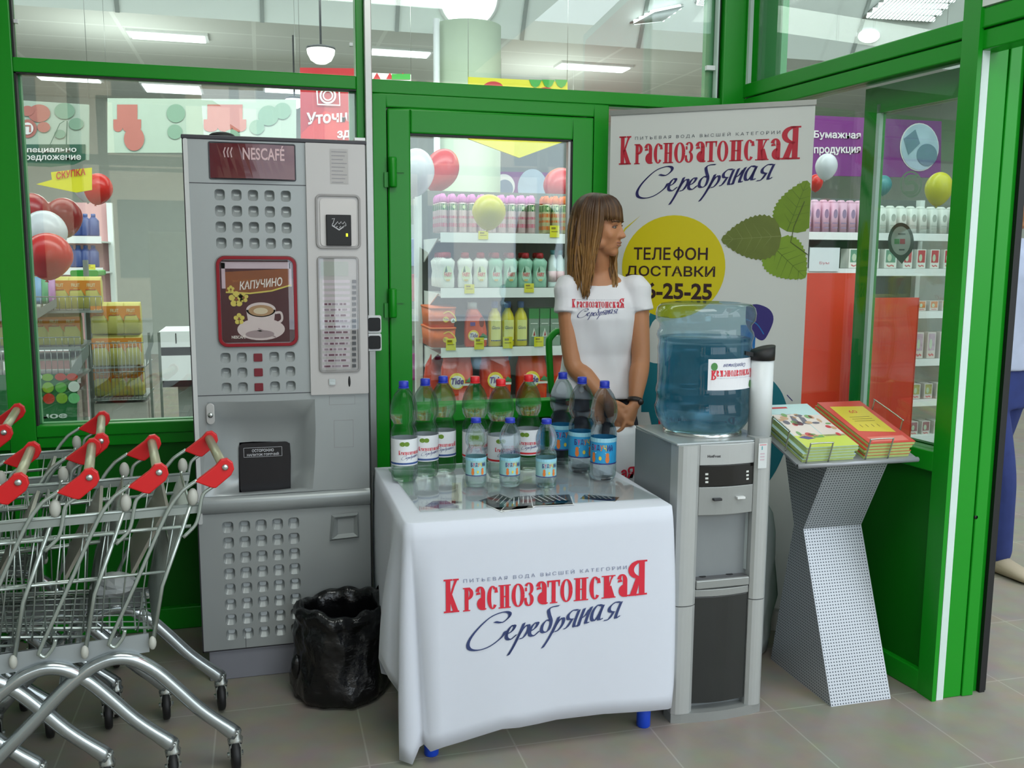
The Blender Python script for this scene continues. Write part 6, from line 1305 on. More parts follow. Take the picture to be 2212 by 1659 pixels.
footA = atz(2150, 1236, 0.0)+Vector((0.0, 0.0, 0.07)); kneeA = hipR.lerp(footA, 0.5)+f2*0.05; footB = C0-f2*0.30+r2*0.08+Vector((0, 0, 0.10)); kneeB = hipL.lerp(footB, 0.5)+f2*0.06
for hp_, kn, ft in ((hipR, kneeA, footA), (hipL, kneeB, footB)): limb(bd, [hp_, hp_.lerp(kn, 0.5), kn, kn.lerp(ft, 0.4), ft], [0.088, 0.078, 0.056, 0.054, 0.036])
arms2 = []
for sx in (-1, 1):
    s0 = C0+r2*(sx*0.20)+Vector((0, 0, 1.41)); e0 = s0+r2*(sx*0.06)-f2*(0.05*sx)+Vector((0, 0, -0.29)); w0_ = e0+f2*(0.08+0.05*sx)+Vector((0, 0, -0.25)); arms2.append((s0, e0, w0_))
    limb(bd, [s0, s0.lerp(e0, 0.5), e0, e0.lerp(w0_, 0.4), w0_], [0.052, 0.046, 0.038, 0.038, 0.026]); hand(bd, w0_, (w0_-e0), -r2*sx, 1.0, thumb=sx, curl=0.4)
put_mesh('body', fuse(bd, 0.006, 3), SKIN, PS); face_parts(H2, PS, SKIN_D)
tr = MB(); tr.loft([ering(z, PX, PY, rx, ry, AP) for z, rx, ry in ((0.76, 0.165, 0.115), (0.88, 0.172, 0.122), (0.99, 0.166, 0.118))])
for hp_, kn, ft in ((hipR, kneeA, footA), (hipL, kneeB, footB)): limb(tr, [hp_, hp_.lerp(kn, 0.5), kn, kn.lerp(ft, 0.4), ft+Vector((0, 0, 0.03))], [0.098, 0.09, 0.072, 0.07, 0.062])
put_mesh('jeans', fuse(tr, 0.008, 3), mat('blue_denim', '#26346e', 0.85, var=0.25, scale=18), PS)
ts = MB(); ts.loft([ering(z, PX, PY, rx, ry, AP, p=2.5) for z, rx, ry in ((0.93, 0.185, 0.135), (1.05, 0.18, 0.13), (1.2, 0.178, 0.126), (1.33, 0.192, 0.128), (1.42, 0.196, 0.11), (1.475, 0.135, 0.078), (1.495, 0.08, 0.066))])
for (s0, e0, w0_), sx in zip(arms2, (-1, 1)): limb(ts, [C0+r2*(sx*0.13)+Vector((0, 0, 1.40)), s0, s0.lerp(e0, 0.6), e0+Vector((0, 0, 0.02)), e0.lerp(w0_, 0.95)], [0.062, 0.063, 0.060, 0.052, 0.042])
put_mesh('shirt', fuse(ts, 0.007, 4), mat('pale_blue_shirt', '#aab2c8', 0.8, var=0.15, scale=14), PS)
hp = MB(); rows = []
for k in range(11):
    row = []
    for q in range(30):
        ph = 2*math.pi*q/30; d_ = abs((ph+math.pi) % (2*math.pi)-math.pi); th = 0.02+math.radians(58 if d_ < 0.9 else 58+min(1, (d_-0.9)/0.6)*58)*k/10; row.append(H2 @ (skull(th, ph, 0.011)))
    rows.append(row)
put('hair', hp.loft(rows, cap=False), HM[2], PS)
for ft in (footA, footB):
    c_ = ft+f2*0.055+Vector((0, 0, -0.033 if ft is footA else -0.02)); sh = MB(); sh.loft([[c_+f2*u_+r2*(w_*math.cos(a))+Vector((0, 0, -0.036+max(0, h_*(1+math.sin(a))/2))) for a in [2*math.pi*k/16 for k in range(16)]] for u_, w_, h_ in ((-0.12, 0.015, 0.05), (-0.11, 0.034, 0.085), (-0.05, 0.04, 0.095), (0.02, 0.044, 0.075), (0.09, 0.045, 0.055), (0.135, 0.032, 0.04), (0.15, 0.012, 0.02))])
    put('shoe', sh, mat('beige_shoe', '#a89a84', 0.6), PS)
# ------------------------------------------------------------------ the shop hall behind the glass
def lamp_mat(name, c, e): return mat(name, c, 0.5, emit=e, var=0.0)
LT = lamp_mat('lit_diffuser', '#f4fbff', 2.6)
cl_px = [(283, 76, 444, 88, 'thin lit ceiling panel high in the left window'), (78, 163, 214, 174, 'lit ceiling panel at the left end of the shop window'), (312, 190, 436, 205, 'broad lit ceiling panel above the coffee machine'), (573, 190, 655, 200, 'lit ceiling panel beside the red hanging sign'), (802, 112, 922, 124, 'lit ceiling panel just right of the grey strip'), (1210, 143, 1342, 157, 'lit ceiling panel right of the column')]
for i, (xa, ya, xb, yb, lb_) in enumerate(cl_px):
    a, b = atz(xa, ya, 3.47), atz(xb, yb, 3.47); dpt = 0.24 if i in (0, 4, 5) else 0.55
    t = wthing('ceiling_light', lb_, 'ceiling light', ((a.x+b.x)/2, a.y, 3.47), 'lit ceiling panels of the hall')
    put('housing', MB().box((a.x-0.03, a.y-dpt/2-0.03, 3.475), (b.x+0.03, a.y+dpt/2+0.03, 3.5)), WHITE_P, t); put('diffuser', MB().box((a.x, a.y-dpt/2, 3.462), (b.x, a.y+dpt/2, 3.475)), LT, t)
for px, py, r_, lb_, Y in ((693, 118, 28, 'white dome lamp hanging left of the grey strip', 7.0), (636, 226, 18, 'smaller white dome lamp beside the red hanging sign', 9.5)):
    c = at(px, py-12, Y); r = r_*Y/FPX; t = wthing('dome_lamp', lb_, 'lamp', tuple(c), 'dome lamps')
    put('shade', MB().lathe([(r*1.02, 0.0), (r*0.98, -r*0.35), (r*0.75, -r*0.8), (r*0.4, -r*1.02), (0, -r*1.08)], tuple(c), 24), lamp_mat('dome_glow', '#fbfbf4', 1.6), t)
    put('rim', MB().lathe([(r*1.05, -0.004), (r*1.05, 0.01), (r*0.2, 0.03)], tuple(c), 24), DGREY, t); put('stem', MB().tube([(c.x, c.y, c.z+0.02), (c.x, c.y, max(3.5, c.z+0.3))], 0.008, 6), DGREY, t)
def bulk(px, py):   # a point on the sloping bulkhead
    d = ray(px, py); n = Vector((0, -(7.7-3.5), -(9.06-6.9))); n = Vector((0, 4.2, 2.16)); p0 = Vector((0, 9.06, 3.5)); return CAMP+d*((p0-CAMP).dot(n)/d.dot(n))
BNn = Vector((0, -4.2, -2.16)).normalized(); BUp = Vector((0, -2.16, 4.2)).normalized()
for px, py, r_, lb_ in ((1012, -6, 0.27, 'glowing round lamp at the top of the bulkhead above the column'), (1874, 76, 0.13, 'round lamp in the bulkhead seen through the upper right pane')):
    c = bulk(px, py); t = wthing('round_lamp', lb_, 'lamp', tuple(c), 'round bulkhead lamps')
    R_ = lambda r, o, q_=(0.55 if px > 1500 else 1.0): [c+BNn*o+Vector((r*math.cos(a), 0, 0))+BUp*(r*q_*math.sin(a)) for a in [2*math.pi*k/32 for k in range(32)]]
    put('lens', MB().loft([R_(r_, 0.0), R_(r_, 0.03), R_(r_*0.8, 0.05)]), lamp_mat('round_lamp_glow', '#f2fffb', 3.0), t); put('bezel', MB().loft([R_(r_*1.12, 0.0), R_(r_*1.10, 0.025), R_(r_, 0.028)], cap=False), WHITE_P, t)
for quad_, lb_ in ((((1360, 48), (1408, 22), (1472, 8), (1424, 42)), 'louvre light at the upper right of the pane over the door'), (((1500, 6), (1515, -22), (1560, -22), (1552, 12)), 'louvre light at the top edge beside the corner post'), (((1862, 36), (1912, -8), (2062, -10), (2004, 46)), 'large louvre light in the upper right pane')):
    Q = [bulk(*p)+BNn*0.02 for p in quad_]; c = sum(Q, Vector())/4
    t = wthing('louvre_light', lb_, 'ceiling light', tuple(c), 'louvre lights'); put('tray', MB().loft([[q-BNn*0.02 for q in Q], [c+(q-c)*1.04+BNn*0.02 for q in Q]]), ALU, t)
    n = 4
    for k in range(n):
        a, b = Q[0].lerp(Q[1], (k+0.5)/n), Q[3].lerp(Q[2], (k+0.5)/n); put('fluorescent_tube', MB().tube([a+BNn*0.03, b+BNn*0.03], 0.026, 8), lamp_mat('tube_glow', '#f4ffff', 3.2), t)
    g = MB()
    for k in range(18): a, b = Q[0].lerp(Q[3], (k+0.5)/18), Q[1].lerp(Q[2], (k+0.5)/18); g.tube([a+BNn*0.06, b+BNn*0.06], 0.005, 4)
    put('louvre', g, CHROME, t)
# column
ca, cb = at(945, 300, 8.6), at(1085, 300, 8.6); cr_ = (cb.x-ca.x)/2
o = put('column', MB().lathe([(cr_, 0), (cr_, 3.5)], ((ca.x+cb.x)/2, 8.7, 0), 40), mat('column_paint', '#b4c2aa', 0.6)); o['kind'] = 'structure'; o['label'] = 'round pale column in the shop hall'
p = at(939, 200, 8.6); o = put('column_pipe', MB().tube([(p.x, 8.5, 0), (p.x, 8.5, 3.5)], 0.03, 8), WHITE_P); o['kind'] = 'structure'
# ---- balloons
def balloon(px, py, rpx, Y, col, label, tilt=0.0, ry=1.12, knot=True):
    c = at(px, py, Y); r = rpx*Y/FPX*1.0; t = wthing('balloon', label, 'balloon', tuple(c), 'party balloons')
    prof = []
    for k in range(17):
        th = math.pi*k/16; z_ = math.cos(th); rad = math.sin(th)*(1-0.16*max(0, -z_)**1.3); prof.append((rad*r, z_*r*ry-(0.06*r*max(0, -z_)**3)))
    M_ = Matrix.Translation(c) @ Matrix.Rotation(tilt, 4, 'Y')
    put('balloon_skin', MB().lathe(prof[::-1], seg=28).xf(M_), col, t)
    if knot: put('knot', MB().lathe([(r*0.09, -r*ry-0.075*r-r*0.06), (r*0.03, -r*ry-0.04*r)], seg=10).xf(M_), col, t)
    return t
BR_, BW_, BY_ = mat('balloon_red', '#d8231c', 0.22, trans=0.2, var=0.03), mat('balloon_white', '#dfe0e6', 0.22, trans=0.3, var=0.03), mat('balloon_yellow', '#d8cf1c', 0.25, trans=0.2, var=0.03)
BRd, BT_ = mat('balloon_dark_red', '#9a1418', 0.25, var=0.03), mat('balloon_teal', '#3f8f96', 0.3, trans=0.2)
balloon(104, 553, 45, 4.9, BR_, 'red balloon hanging in front of the white one in the left window', 0.1, 1.0)
balloon(97, 503, 41, 5.3, BW_, 'white balloon just behind the red balloon in the left window', -0.1, 1.05)
balloon(6, 450, 30, 5.6, BRd, 'dark red balloon left of the green mullion'); balloon(2, 545, 34, 5.4, BW_, 'white balloon left of the green mullion')
balloon(70, 460, 34, 6.2, BRd, 'dark red balloon half hidden behind the white balloon'); balloon(138, 470, 34, 6.4, BRd, 'dark red balloon right of the white balloon')
balloon(212, 408, 27, 6.0, BR_, 'red balloon by the yellow price arrow', 0.2); balloon(188, 405, 25, 6.2, BW_, 'white balloon by the yellow price arrow')
balloon(953, 368, 37, 5.6, BR_, 'red balloon at the upper left of the door pane', 0.45, 1.28); balloon(898, 372, 40, 5.2, BW_, 'white balloon at the left edge of the door pane', 0.1, 1.25)
balloon(1212, 402, 40, 5.8, mat('balloon_rose', '#d8525a', 0.25, trans=0.2), 'rose balloon at the right edge of the door pane', 0, 1.0)
balloon(1056, 458, 37, 4.55, BY_, 'yellow balloon hanging in front of the top shelf', 0.1, 1.03)
balloon(1785, 360, 26, 4.3, BW_, 'white balloon in front of the purple sign', 0.1, 1.2); balloon(1762, 395, 17, 4.5, BR_, 'red balloon half hidden by the banner edge', 0, 1.2)
balloon(2028, 408, 33, 4.1, BY_, 'yellow balloon near the right end of the side glazing', 0.1, 1.25); balloon(1908, 400, 20, 5.2, BT_, 'small teal balloon over the white packs', 0, 1.2)
balloon(2215, 470, 22, 5.0, mat('balloon_pink', '#e6cdd6', 0.25, trans=0.3), 'pale pink balloon beyond the open doorway at the right edge')
# ---- hanging signs
def board(name, label, cat, px, Y, th, m_list, deco=None, group=None, strings=True):
    """a flat board hung from the ceiling; px = corner pixels, first lower left, then lower right, ..."""
    P = [at(a, b, Y) for a, b in px]; c = sum(P, Vector())/len(P); t = wthing(name, label, cat, tuple(c), group)
    put('panel', MB().prism(P, (0, th, 0)), m_list[0], t)
    if deco:
        mb = MB(); mb.stk = Vector((0, -0.0004, 0)); mb_fn = lambda o_: (lambda x, y: (lambda q: Vector((q.x, Y-o_, q.z)))(at(x, y, Y)))
        deco(mb, mb_fn); put('print', mb, m_list, t)
    if strings:
        top = sorted(P, key=lambda v: -v.z)[:2]
        for v in top: put('hanger', MB().tube([(v.x, Y+th/2, v.z), (v.x, Y+th/2, 3.5)], 0.002, 4), ALU, t)
    return t
def ptext(mb, s_, f_, a, b, hpx, mi, **k):
    """lettering from pixel a to b (baseline) on a board map f_ that takes pixels"""
    text(mb, s_, lambda x, y: f_(a[0]+x, a[1]+(b[1]-a[1])*x/max(1, b[0]-a[0])-y), 0, 0, b[0]-a[0], hpx, mi, **k)
SGR = [mat('sign_red', '#c02028', 0.5), mat('sign_white', '#e6e0e0', 0.5), mat('sign_bright_red', '#dc2c24', 0.5)]
def red_sign(mb, F):
    f_, g = F(0.004), F(0.008)
    shape(mb, f_, [(650, 290), (700, 240), (740, 250), (800, 305), (800, 330), (650, 330)], 2)
    ptext(mb, 'Уточни', g, (662, 270), (768, 262), 26, 1, bold=0.03); ptext(mb, 'здо', g, (728, 303), (772, 300), 20, 1, bold=0.03)
    for r_, w_ in ((16, 4), (10, 3)): ribbon(mb, g, [(708+r_*math.cos(a), 207+r_*math.sin(a)) for a in [2*math.pi*k/20 for k in range(21)]], w_, 1)
    ribbon(mb, g, [(684, 192), (686, 226), (734, 228), (732, 192)], 3.5, 1)
board('hanging_sign', 'red hanging sign with white lettering above the coffee machine', 'sign', [(650, 330), (800, 330), (800, 148), (648, 146)], 5.6, 0.02, SGR, red_sign)
SGL = [mat('sign_pale', '#a8b5a6', 0.6), mat('sign_dark_green', '#2e5c48', 0.6), mat('sign_white', '#e6e0e0', 0.5), mat('sign_red_hazed', '#b0675c', 0.6), mat('sign_green_hazed', '#7d9a84', 0.6)]  # pale, red and green tones carry the window's reflected haze in their colour
def special(mb, F):
    f_, g = F(0.004), F(0.008)
    rect(mb, f_, 38, 345, 185, 312, 1); shape(mb, f_, [(38, 345), (185, 345), (160, 356), (110, 361), (38, 358)], 1)
    disc(mb, f_, 60, 278, 20, 20, 3); disc(mb, g, 60, 278, 13, 13, 2); ribbon(mb, F(0.01), [(54, 286), (54, 272), (66, 272), (66, 286)], 4, 3)
    for x, y, r_, c in ((85, 245, 24, 3), (140, 240, 22, 4), (165, 268, 16, 4), (95, 275, 14, 3), (130, 290, 12, 4), (60, 240, 14, 3)): disc(mb, f_, x, y, r_, r_*0.8, c)
    ribbon(mb, g, [(146, 262), (144, 322)], 2, 1); ribbon(mb, g, [(106, 320), (130, 268), (140, 262)], 1.5, 1)
    ptext(mb, 'Специально', g, (44, 332), (166, 331), 14, 2, bold=0.02); ptext(mb, 'предложение', g, (44, 350), (176, 349), 14, 2, bold=0.02)
board('hanging_sign', 'pale and dark green hanging sign with two lines of lettering in the left window', 'sign', [(36, 346), (192, 346), (192, 226), (36, 216)], 6.0, 0.02, SGL, special)
def garland(mb, F):
    f_, g = F(0.004), F(0.008)
    for x0, w_, y in ((245, 60, 276), (440, 92, 276)):
        rect(mb, f_, x0+8, y-8, x0+w_-8, y-50, 3); rect(mb, f_, x0, y, x0+w_, y-18, 3)
        for k in range(3): disc(mb, f_, x0+w_*(k+0.5)/3, y, w_/6, 9, 3, 12)
    for x, y, r_ in ((380, 245, 20), (378, 285, 16), (580, 250, 22), (610, 240, 18), (555, 275, 16), (500, 300, 20)): disc(mb, f_, x, y, r_, r_, 4)
    disc(mb, f_, 290, 300, 22, 26, 3)
board('hanging_banner', 'long pale hanging banner with red awnings and green dots', 'banner', [(232, 330), (640, 330), (640, 215), (232, 212)], 8.0, 0.02, SGL, garland)
SY = [mat('sign_yellow', '#d9cf1e', 0.5), mat('sign_red', '#c02028', 0.5), mat('sign_leaf_green', '#3aa03a', 0.5), mat('sign_white', '#e6e0e0', 0.5)]
def pennant(mb, F):
    f_ = F(0.004); disc(mb, f_, 1065, 190, 22, 14, 1)
    for k in range(3): shape(mb, f_, [(1142+28*k, 172), (1170+28*k, 173), (1164+28*k, 185), (1156+28*k, 190), (1148+28*k, 185)], 2)
    disc(mb, f_, 1178, 194, 14, 5, 1)
board('hanging_sign', 'yellow pennant sign pointing down in front of the column', 'sign', [(1012, 300), (1122, 341), (1226, 303), (1226, 177), (1012, 166)], 6.4, 0.02, SY, pennant)
def price_arrow(mb, F): ptext(mb, 'СКУПКА', F(0.006), (122, 388), (185, 378), 16, 1, bold=0.02)
board('hanging_sign', 'yellow price arrow hanging under the green sign in the left window', 'sign', [(78, 398), (165, 416), (198, 410), (198, 362), (110, 372), (112, 388)], 5.7, 0.015, SY, price_arrow, strings=False)
def garl2(mb, F):
    f_ = F(0.004)
    for k in range(3): shape(mb, f_, [(806+28*k, 171), (814+28*k, 157), (822+28*k, 171)], 1)
    rect(mb, f_, 846, 172, 886, 160, 2)
board('hanging_sign', 'narrow white sign with red and green points above the door header', 'sign', [(802, 176), (888, 178), (888, 161), (802, 157)], 7.0, 0.02, [SY[3], SY[1], SY[2]], garl2)
SP = [mat('sign_purple', '#7a2a7e', 0.5), mat('sign_white', '#e6e0e0', 0.5), mat('sign_pale_photo', '#aebdd0', 0.5, var=0.25, scale=6), mat('sign_photo_dark', '#6f7f98', 0.5, var=0.2, scale=6)]
def purple(mb, F):
    f_, g = F(0.004), F(0.008)
    ptext(mb, 'Бумажная', g, (1757, 302), (1858, 304), 20, 1, bold=0.025); ptext(mb, 'продукция', g, (1757, 336), (1858, 335), 18, 1, bold=0.025)
    disc(mb, f_, 1985, 318, 42, 52, 1); disc(mb, g, 1985, 318, 40, 50, 2); shape(mb, F(0.012), [(1950, 300), (1975, 280), (1985, 310), (1960, 335)], 3); disc(mb, F(0.012), 2000, 335, 22, 24, 3)
board('hanging_sign', 'purple hanging sign about paper goods behind the right-hand glazing', 'sign', [(1690, 378), (2032, 384), (2034, 262), (1690, 246)], 6.6, 0.02, SP, purple)
def purple2(mb, F): disc(mb, F(0.004), 1150, 405, 32, 40, 2); disc(mb, F(0.004), 1088, 402, 24, 26, 1); disc(mb, F(0.006), 1090, 408, 18, 20, 3)
board('wall_sign', 'purple frieze sign with round pictures far behind the top shelf', 'sign', [(1040, 440), (1250, 444), (1250, 374), (1040, 370)], 9.6, 0.03, SP, purple2, strings=False)
tb = board('hanging_bar', 'flat grey beam hanging behind the yellow pennant', 'beam', [(1084, 372), (1240, 375), (1240, 308), (1084, 306)], 9.9, 0.1, [mat('hall_beam_grey', '#6f7673', 0.7)])
# ---- gondola behind the door
GY0, GY1 = 4.90, 5.42
def gondola(name, label, x0, x1, y0, y1, shelves, ztop, tags, tagm, back='#6a6e6a', up=True, upx=0.04):
    t = wthing(name, label, 'shelving', ((x0+x1)/2, (y0+y1)/2, 0)); WS = mat('shelf_white', '#dfe4e0', 0.4)
    put('back_panel', MB().box((x0-0.02, y1, 0), (x1, y1+0.03, ztop)), mat('shelf_back_'+back[1:], back, 0.6), t); put('base', MB().box((x0, y0, 0), (x1, y1, 0.12)), WS, t)
    put('upright', MB().box((x0-0.06, y1-0.05, 0), (x0-0.02, y1, ztop)), WS, t); put('upright', MB().box((x1-0.02, y1-0.05, 0), (x1+0.02, y1, ztop)), WS, t)
    for z_ in shelves:
        sh = put('shelf', MB().box((x0, y0+0.004, z_-0.045), (x1, y1, z_-0.034)), WS, t); put('price_rail', MB().box((x0, y0-0.004, z_-0.052), (x1, y0+0.004, z_)), mat('price_rail_white', '#e4e6e6', 0.3), sh)
        put('bracket', MB().prism([(x0-0.01, y0+0.03, z_-0.03), (x0-0.01, y1-0.04, z_-0.03), (x0-0.01, y1-0.04, z_-0.16)], (0.006, 0, 0)), WS, sh)
    for px, py, hpx in tags:
        a = at(px, py, y0-0.006); h_ = hpx*y0/FPX; w_ = 11*y0/FPX; fn = lambda x, y, a=a: Vector((a.x+x, y0-0.0075, a.z+y)); mb = MB().box((a.x-w_, y0-0.007, a.z-h_/2), (a.x+w_, y0-0.005, a.z+h_/2)); mb.mi = [0]*6
        rect(mb, fn, -w_*0.7, -h_*0.05, w_*0.7, h_*0.02, 1); rect(mb, fn, -w_*0.7, h_*0.18, w_*0.2, h_*0.36, 1); put('price_tag', mb, tagm, t)
    return t
TGM = [mat('price_tag_yellow', '#d6cf22', 0.5), mat('price_tag_print', '#8a7a1a', 0.6)]
gx0 = at(952, 600, GY0).x; gx1 = 2.25
gondola('shelving_unit', 'white supermarket shelving with cleaning products behind the green door', gx0, gx1, GY0, GY1, (1.528, 1.234, 0.912, 0.60), 1.78, ((1044, 508, 18), (1198, 500, 26), (1014, 624, 20), (1143, 622, 20), (974, 744, 26), (1035, 742, 26), (1097, 740, 26), (1164, 738, 22)), TGM)
def place(proto, pts, labels=None, row=None):
    if row: labels = [nth(row[0], row[1], k) for k in range(len(pts))]; proto['label'] = labels[0]
    for i, p in enumerate(pts):
        if i == 0: proto.location = p
        else: dup(proto, p, labels[i] if labels else None)
ORD = ['first', 'second', 'third', 'fourth', 'fifth', 'sixth', 'seventh', 'eighth', 'ninth', 'tenth', 'eleventh']
def nth(noun, where, i, r=0):
    if r == 0: return f'{ORD[i]} {noun} from the left on {where}, front row'
    return f'{noun} {("one row", "two rows", "three rows", "four rows")[r-1]} behind the {ORD[i]} from the left on {where}'
SH1, SH2, SH3, SH4 = 1.528, 1.234, 0.912, 0.60
def can(label, group, cap, body, bands):
    t = thing('aerosol_can', label, 'aerosol can', (0, 0, 0), group); r = 0.0225
    b = MB().lathe([(r*0.9, 0.0), (r, 0.006), (r, 0.150), (r*0.8, 0.160)], seg=16); fn = cyl_map((0, 0, 0), r+0.0004, -math.pi/2)
    for z0, z1, mi in bands:
        for q in range(12): a0 = -r*math.pi+2*r*math.pi*q/12; rect(b, fn, a0, z0, a0+2*r*math.pi/12, z1, mi)
    disc(b, cyl_map((0, 0, 0), r+0.0009, -math.pi/2), 0.004, 0.135, 0.0075, 0.010, 3, 10)
    put('can', b, body, t); put('cap', MB().lathe([(r*0.86, 0.158), (r*0.93, 0.165), (r*0.93, 0.186), (r*0.6, 0.198), (r*0.45, 0.204), (0, 0.204)], seg=14), cap, t)
    return t
cpk = [mat('can_silver_pink', '#c9b2b2', 0.3, 0.2), mat('can_green', '#2c7a3a', 0.3), mat('can_rose_print', '#c46a80', 0.4), mat('can_mark', '#cfe0b0', 0.4)]
cor = [mat('can_cream', '#b6b48a', 0.3, 0.2), mat('can_green', '#2c7a3a', 0.3), mat('can_orange_print', '#cf6a28', 0.4), mat('can_mark', '#cfe0b0', 0.4)]
pts = []; labs = []
for col in range(10):
    x = at(957+21.2*col, 500, GY0+0.03).x
    for row in range(4 if col == 0 else 2): pts.append((x, GY0+0.035+row*0.058, SH1+0.001)); labs.append(nth('pink-capped aerosol can', 'the top shelf', col, row))
place(can(labs[0], 'pink capped aerosol cans', mat('can_cap_pink', '#d27fc0', 0.35), cpk, ((0.118, 0.152, 1), (0.03, 0.05, 2), (0.075, 0.088, 2))), pts, labs)
pts = []
for col in range(9):
    x = at(1136+20*col, 500, GY0+0.03).x
    if col == 0: x += 0.012
    if x < gx1-0.05:
        for row in range(2): pts.append((x+0.010, GY0+0.035+row*0.058, SH1+0.001))
pts = [p for p in pts if p[0] > at(957+21.2*9, 500, GY0+0.03).x+0.046]
labs = [nth('orange-capped aerosol can', 'the top shelf', i//2, i % 2) for i in range(len(pts))]
place(can(labs[0], 'orange capped aerosol cans', mat('can_cap_orange', '#d8681c', 0.35), cor, ((0.118, 0.152, 1), (0.088, 0.108, 2), (0.02, 0.04, 2), (0.060, 0.072, 2))), pts, labs)
# washing-up liquid
def washup(label, group, body, k=1.0):
    t = thing('washing_up_bottle', label, 'bottle', (0, 0, 0), group); rr = []
    for z_, w_ in ((0.0, 0.036), (0.004, 0.040), (0.05, 0.041), (0.085, 0.036), (0.115, 0.041), (0.14, 0.044), (0.152, 0.034), (0.165, 0.020)): rr.append(ering(z_, 0, 0, w_, w_*0.62, 0, 20, 2.6))
    b = MB().loft(rr); f_ = lambda x, y: Vector((x, -0.0275-0.0, y)); disc(b, f_, 0.0, 0.075, 0.026, 0.042, 1, 18); shape(b, lambda x, y: Vector((x, -0.0279, y)), [(-0.018, 0.082), (-0.008, 0.118), (-0.002, 0.085)], 3)
    text(b, 'FAIRY', lambda x, y: Vector((x, -0.0283, y)), -0.019, 0.060, 0.040, 0.022, 2, bold=0.02); shape(b, lambda x, y: Vector((x, -0.0279, y)), [(-0.012, 0.045), (0.012, 0.045), (0.008, 0.036), (-0.008, 0.036)], 4)
    put('bottle', b, body, t); put('cap', MB().lathe([(0.023, 0.160), (0.022, 0.184), (0.016, 0.190), (0, 0.190)], seg=16), mat('cap_crimson', '#b4202e', 0.4), t)
    return t
mk = lambda a, b: [mat(a, b, 0.35), mat('label_cream_green', '#cfdcb8', 0.4), mat('label_red_ink', '#d8283c', 0.5), mat('label_dark_green', '#2e5a40', 0.5), mat('label_gold', '#c8a850', 0.5)]
pts = [(at(965, 615, GY0+0.05).x, GY0+0.045+0.062*r, SH2+0.001) for r in range(5)]+[(at(px, 615, GY0+0.05).x, GY0+0.045, SH2+0.001) for px in (1004, 1037)]
for i in range(5): pts[i] = (pts[i][0]-0.0, pts[i][1], pts[i][2])
labs = [nth('white washing-up bottle', 'the second shelf', 0, r) for r in range(5)]+[nth('white washing-up bottle', 'the second shelf', k) for k in (1, 2)]
place(washup(labs[0], 'white washing-up bottles', mk('washup_white', '#dfe3dc')), pts, labs)
pts = [(at(px, 615, GY0+0.05).x, GY0+0.045+0.062*r, SH2+0.001) for px in (1069, 1101, 1133, 1164) for r in range(2)]
gm = mk('washup_aqua', '#8fbfa8'); gm[1] = mat('label_aqua_pale', '#a9cdb8', 0.4)
labs = [nth('aqua green washing-up bottle', 'the second shelf', i//2, i % 2) for i in range(8)]
place(washup(labs[0], 'aqua washing-up bottles', gm), pts, labs)
t = thing('spray_bottle', 'slim clear bottle with pink print at the right of the second shelf', 'bottle', (0, 0, 0), 'slim clear bottles')
put('bottle', MB().lathe([(0.022, 0), (0.023, 0.01), (0.023, 0.15), (0.012, 0.175), (0.012, 0.185)], seg=14).xf(Matrix.Identity(4)), mat('cloudy_bottle', '#cfdcdc', 0.3), t); put('label_band', MB().lathe([(0.0236, 0.03), (0.0236, 0.09)], seg=14), mat('label_pale_pink', '#d9b9c0', 0.5), t); put('cap', MB().lathe([(0.013, 0.18), (0.013, 0.205), (0, 0.205)], seg=12), mat('cap_teal', '#4c8c96', 0.4), t)
place(t, [(at(px, 615, GY0+0.05).x, GY0+0.045, SH2+0.001) for px in (1192, 1208, 1224)], [nth('slim clear bottle with pink print', 'the second shelf', k) for k in range(3)])
# third shelf: tubs, canister, yellow bottles, green packs
x0 = at(955, 740, GY0+0.06).x
def tub(label):
    t = thing('detergent_tub', label, 'tub', (0, 0, 0), 'orange detergent tubs'); OM = [mat('tub_orange', '#e0661c', 0.4, var=0.1, scale=25), mat('tub_yellow_mark', '#e6c93c', 0.5), mat('tub_violet_ink', '#5a3a86', 0.5), mat('tub_white_mark', '#d9d9d2', 0.5), mat('tub_green_mark', '#3e7a4a', 0.5)]
    b = MB().loft([[Vector((x*k, y*k2, z_)) for x, y in rrect(-0.072, -0.16, 0.072, 0.16, 0.03, 3)] for z_, k, k2 in ((0, 0.90, 0.95), (0.10, 1.0, 1.0))]); f_ = lambda o: (lambda x, y: Vector((x, -0.1605-o, y)))
    for c_, r_, m_ in (((0.012, 0.042), 0.016, 1), ((0.052, 0.035), 0.013, 3)): disc(b, f_(0.001), c_[0], c_[1], r_, r_, m_, 16)
    text(b, 'Tide', f_(0.002), -0.001, 0.037, 0.026, 0.012, 2, shear=0.2); ribbon(b, f_(0.001), spline([(0.0, 0.075), (0.03, 0.085), (0.06, 0.06), (0.068, 0.03)], 4), 0.006, 1); shape(b, f_(0.0015), [(0.045, 0.03), (0.055, 0.045), (0.062, 0.03)], 4)
    put('tub_body', b, OM, t); put('rim', MB().loft([[Vector((x, y, z_)) for x, y in rrect(-0.075, -0.164, 0.075, 0.164, 0.03, 3)] for z_ in (0.098, 0.108)]), OM[0], t); return t
tb1 = tub('orange detergent tub at the bottom of the stack on the third shelf'); tb1.location = (x0, GY0+0.175, SH3+0.001); dup(tb1, (x0, GY0+0.175, SH3+0.111), 'orange detergent tub stacked on top of the other')
cn = thing('detergent_canister', 'orange liquid detergent canister with a handle hole on the third shelf', 'canister', (at(1027, 740, GY0+0.06).x, GY0+0.06, SH3+0.001))
OMc = [mat('canister_orange', '#d8502a', 0.3, var=0.05), mat('tub_yellow_mark', '#e6c93c', 0.5), mat('tub_violet_ink', '#5a3a86', 0.5), mat('tub_white_mark', '#d9d9d2', 0.5), mat('tub_green_mark', '#3e7a4a', 0.5), mat('canister_hollow', '#7a2a14', 0.5)]
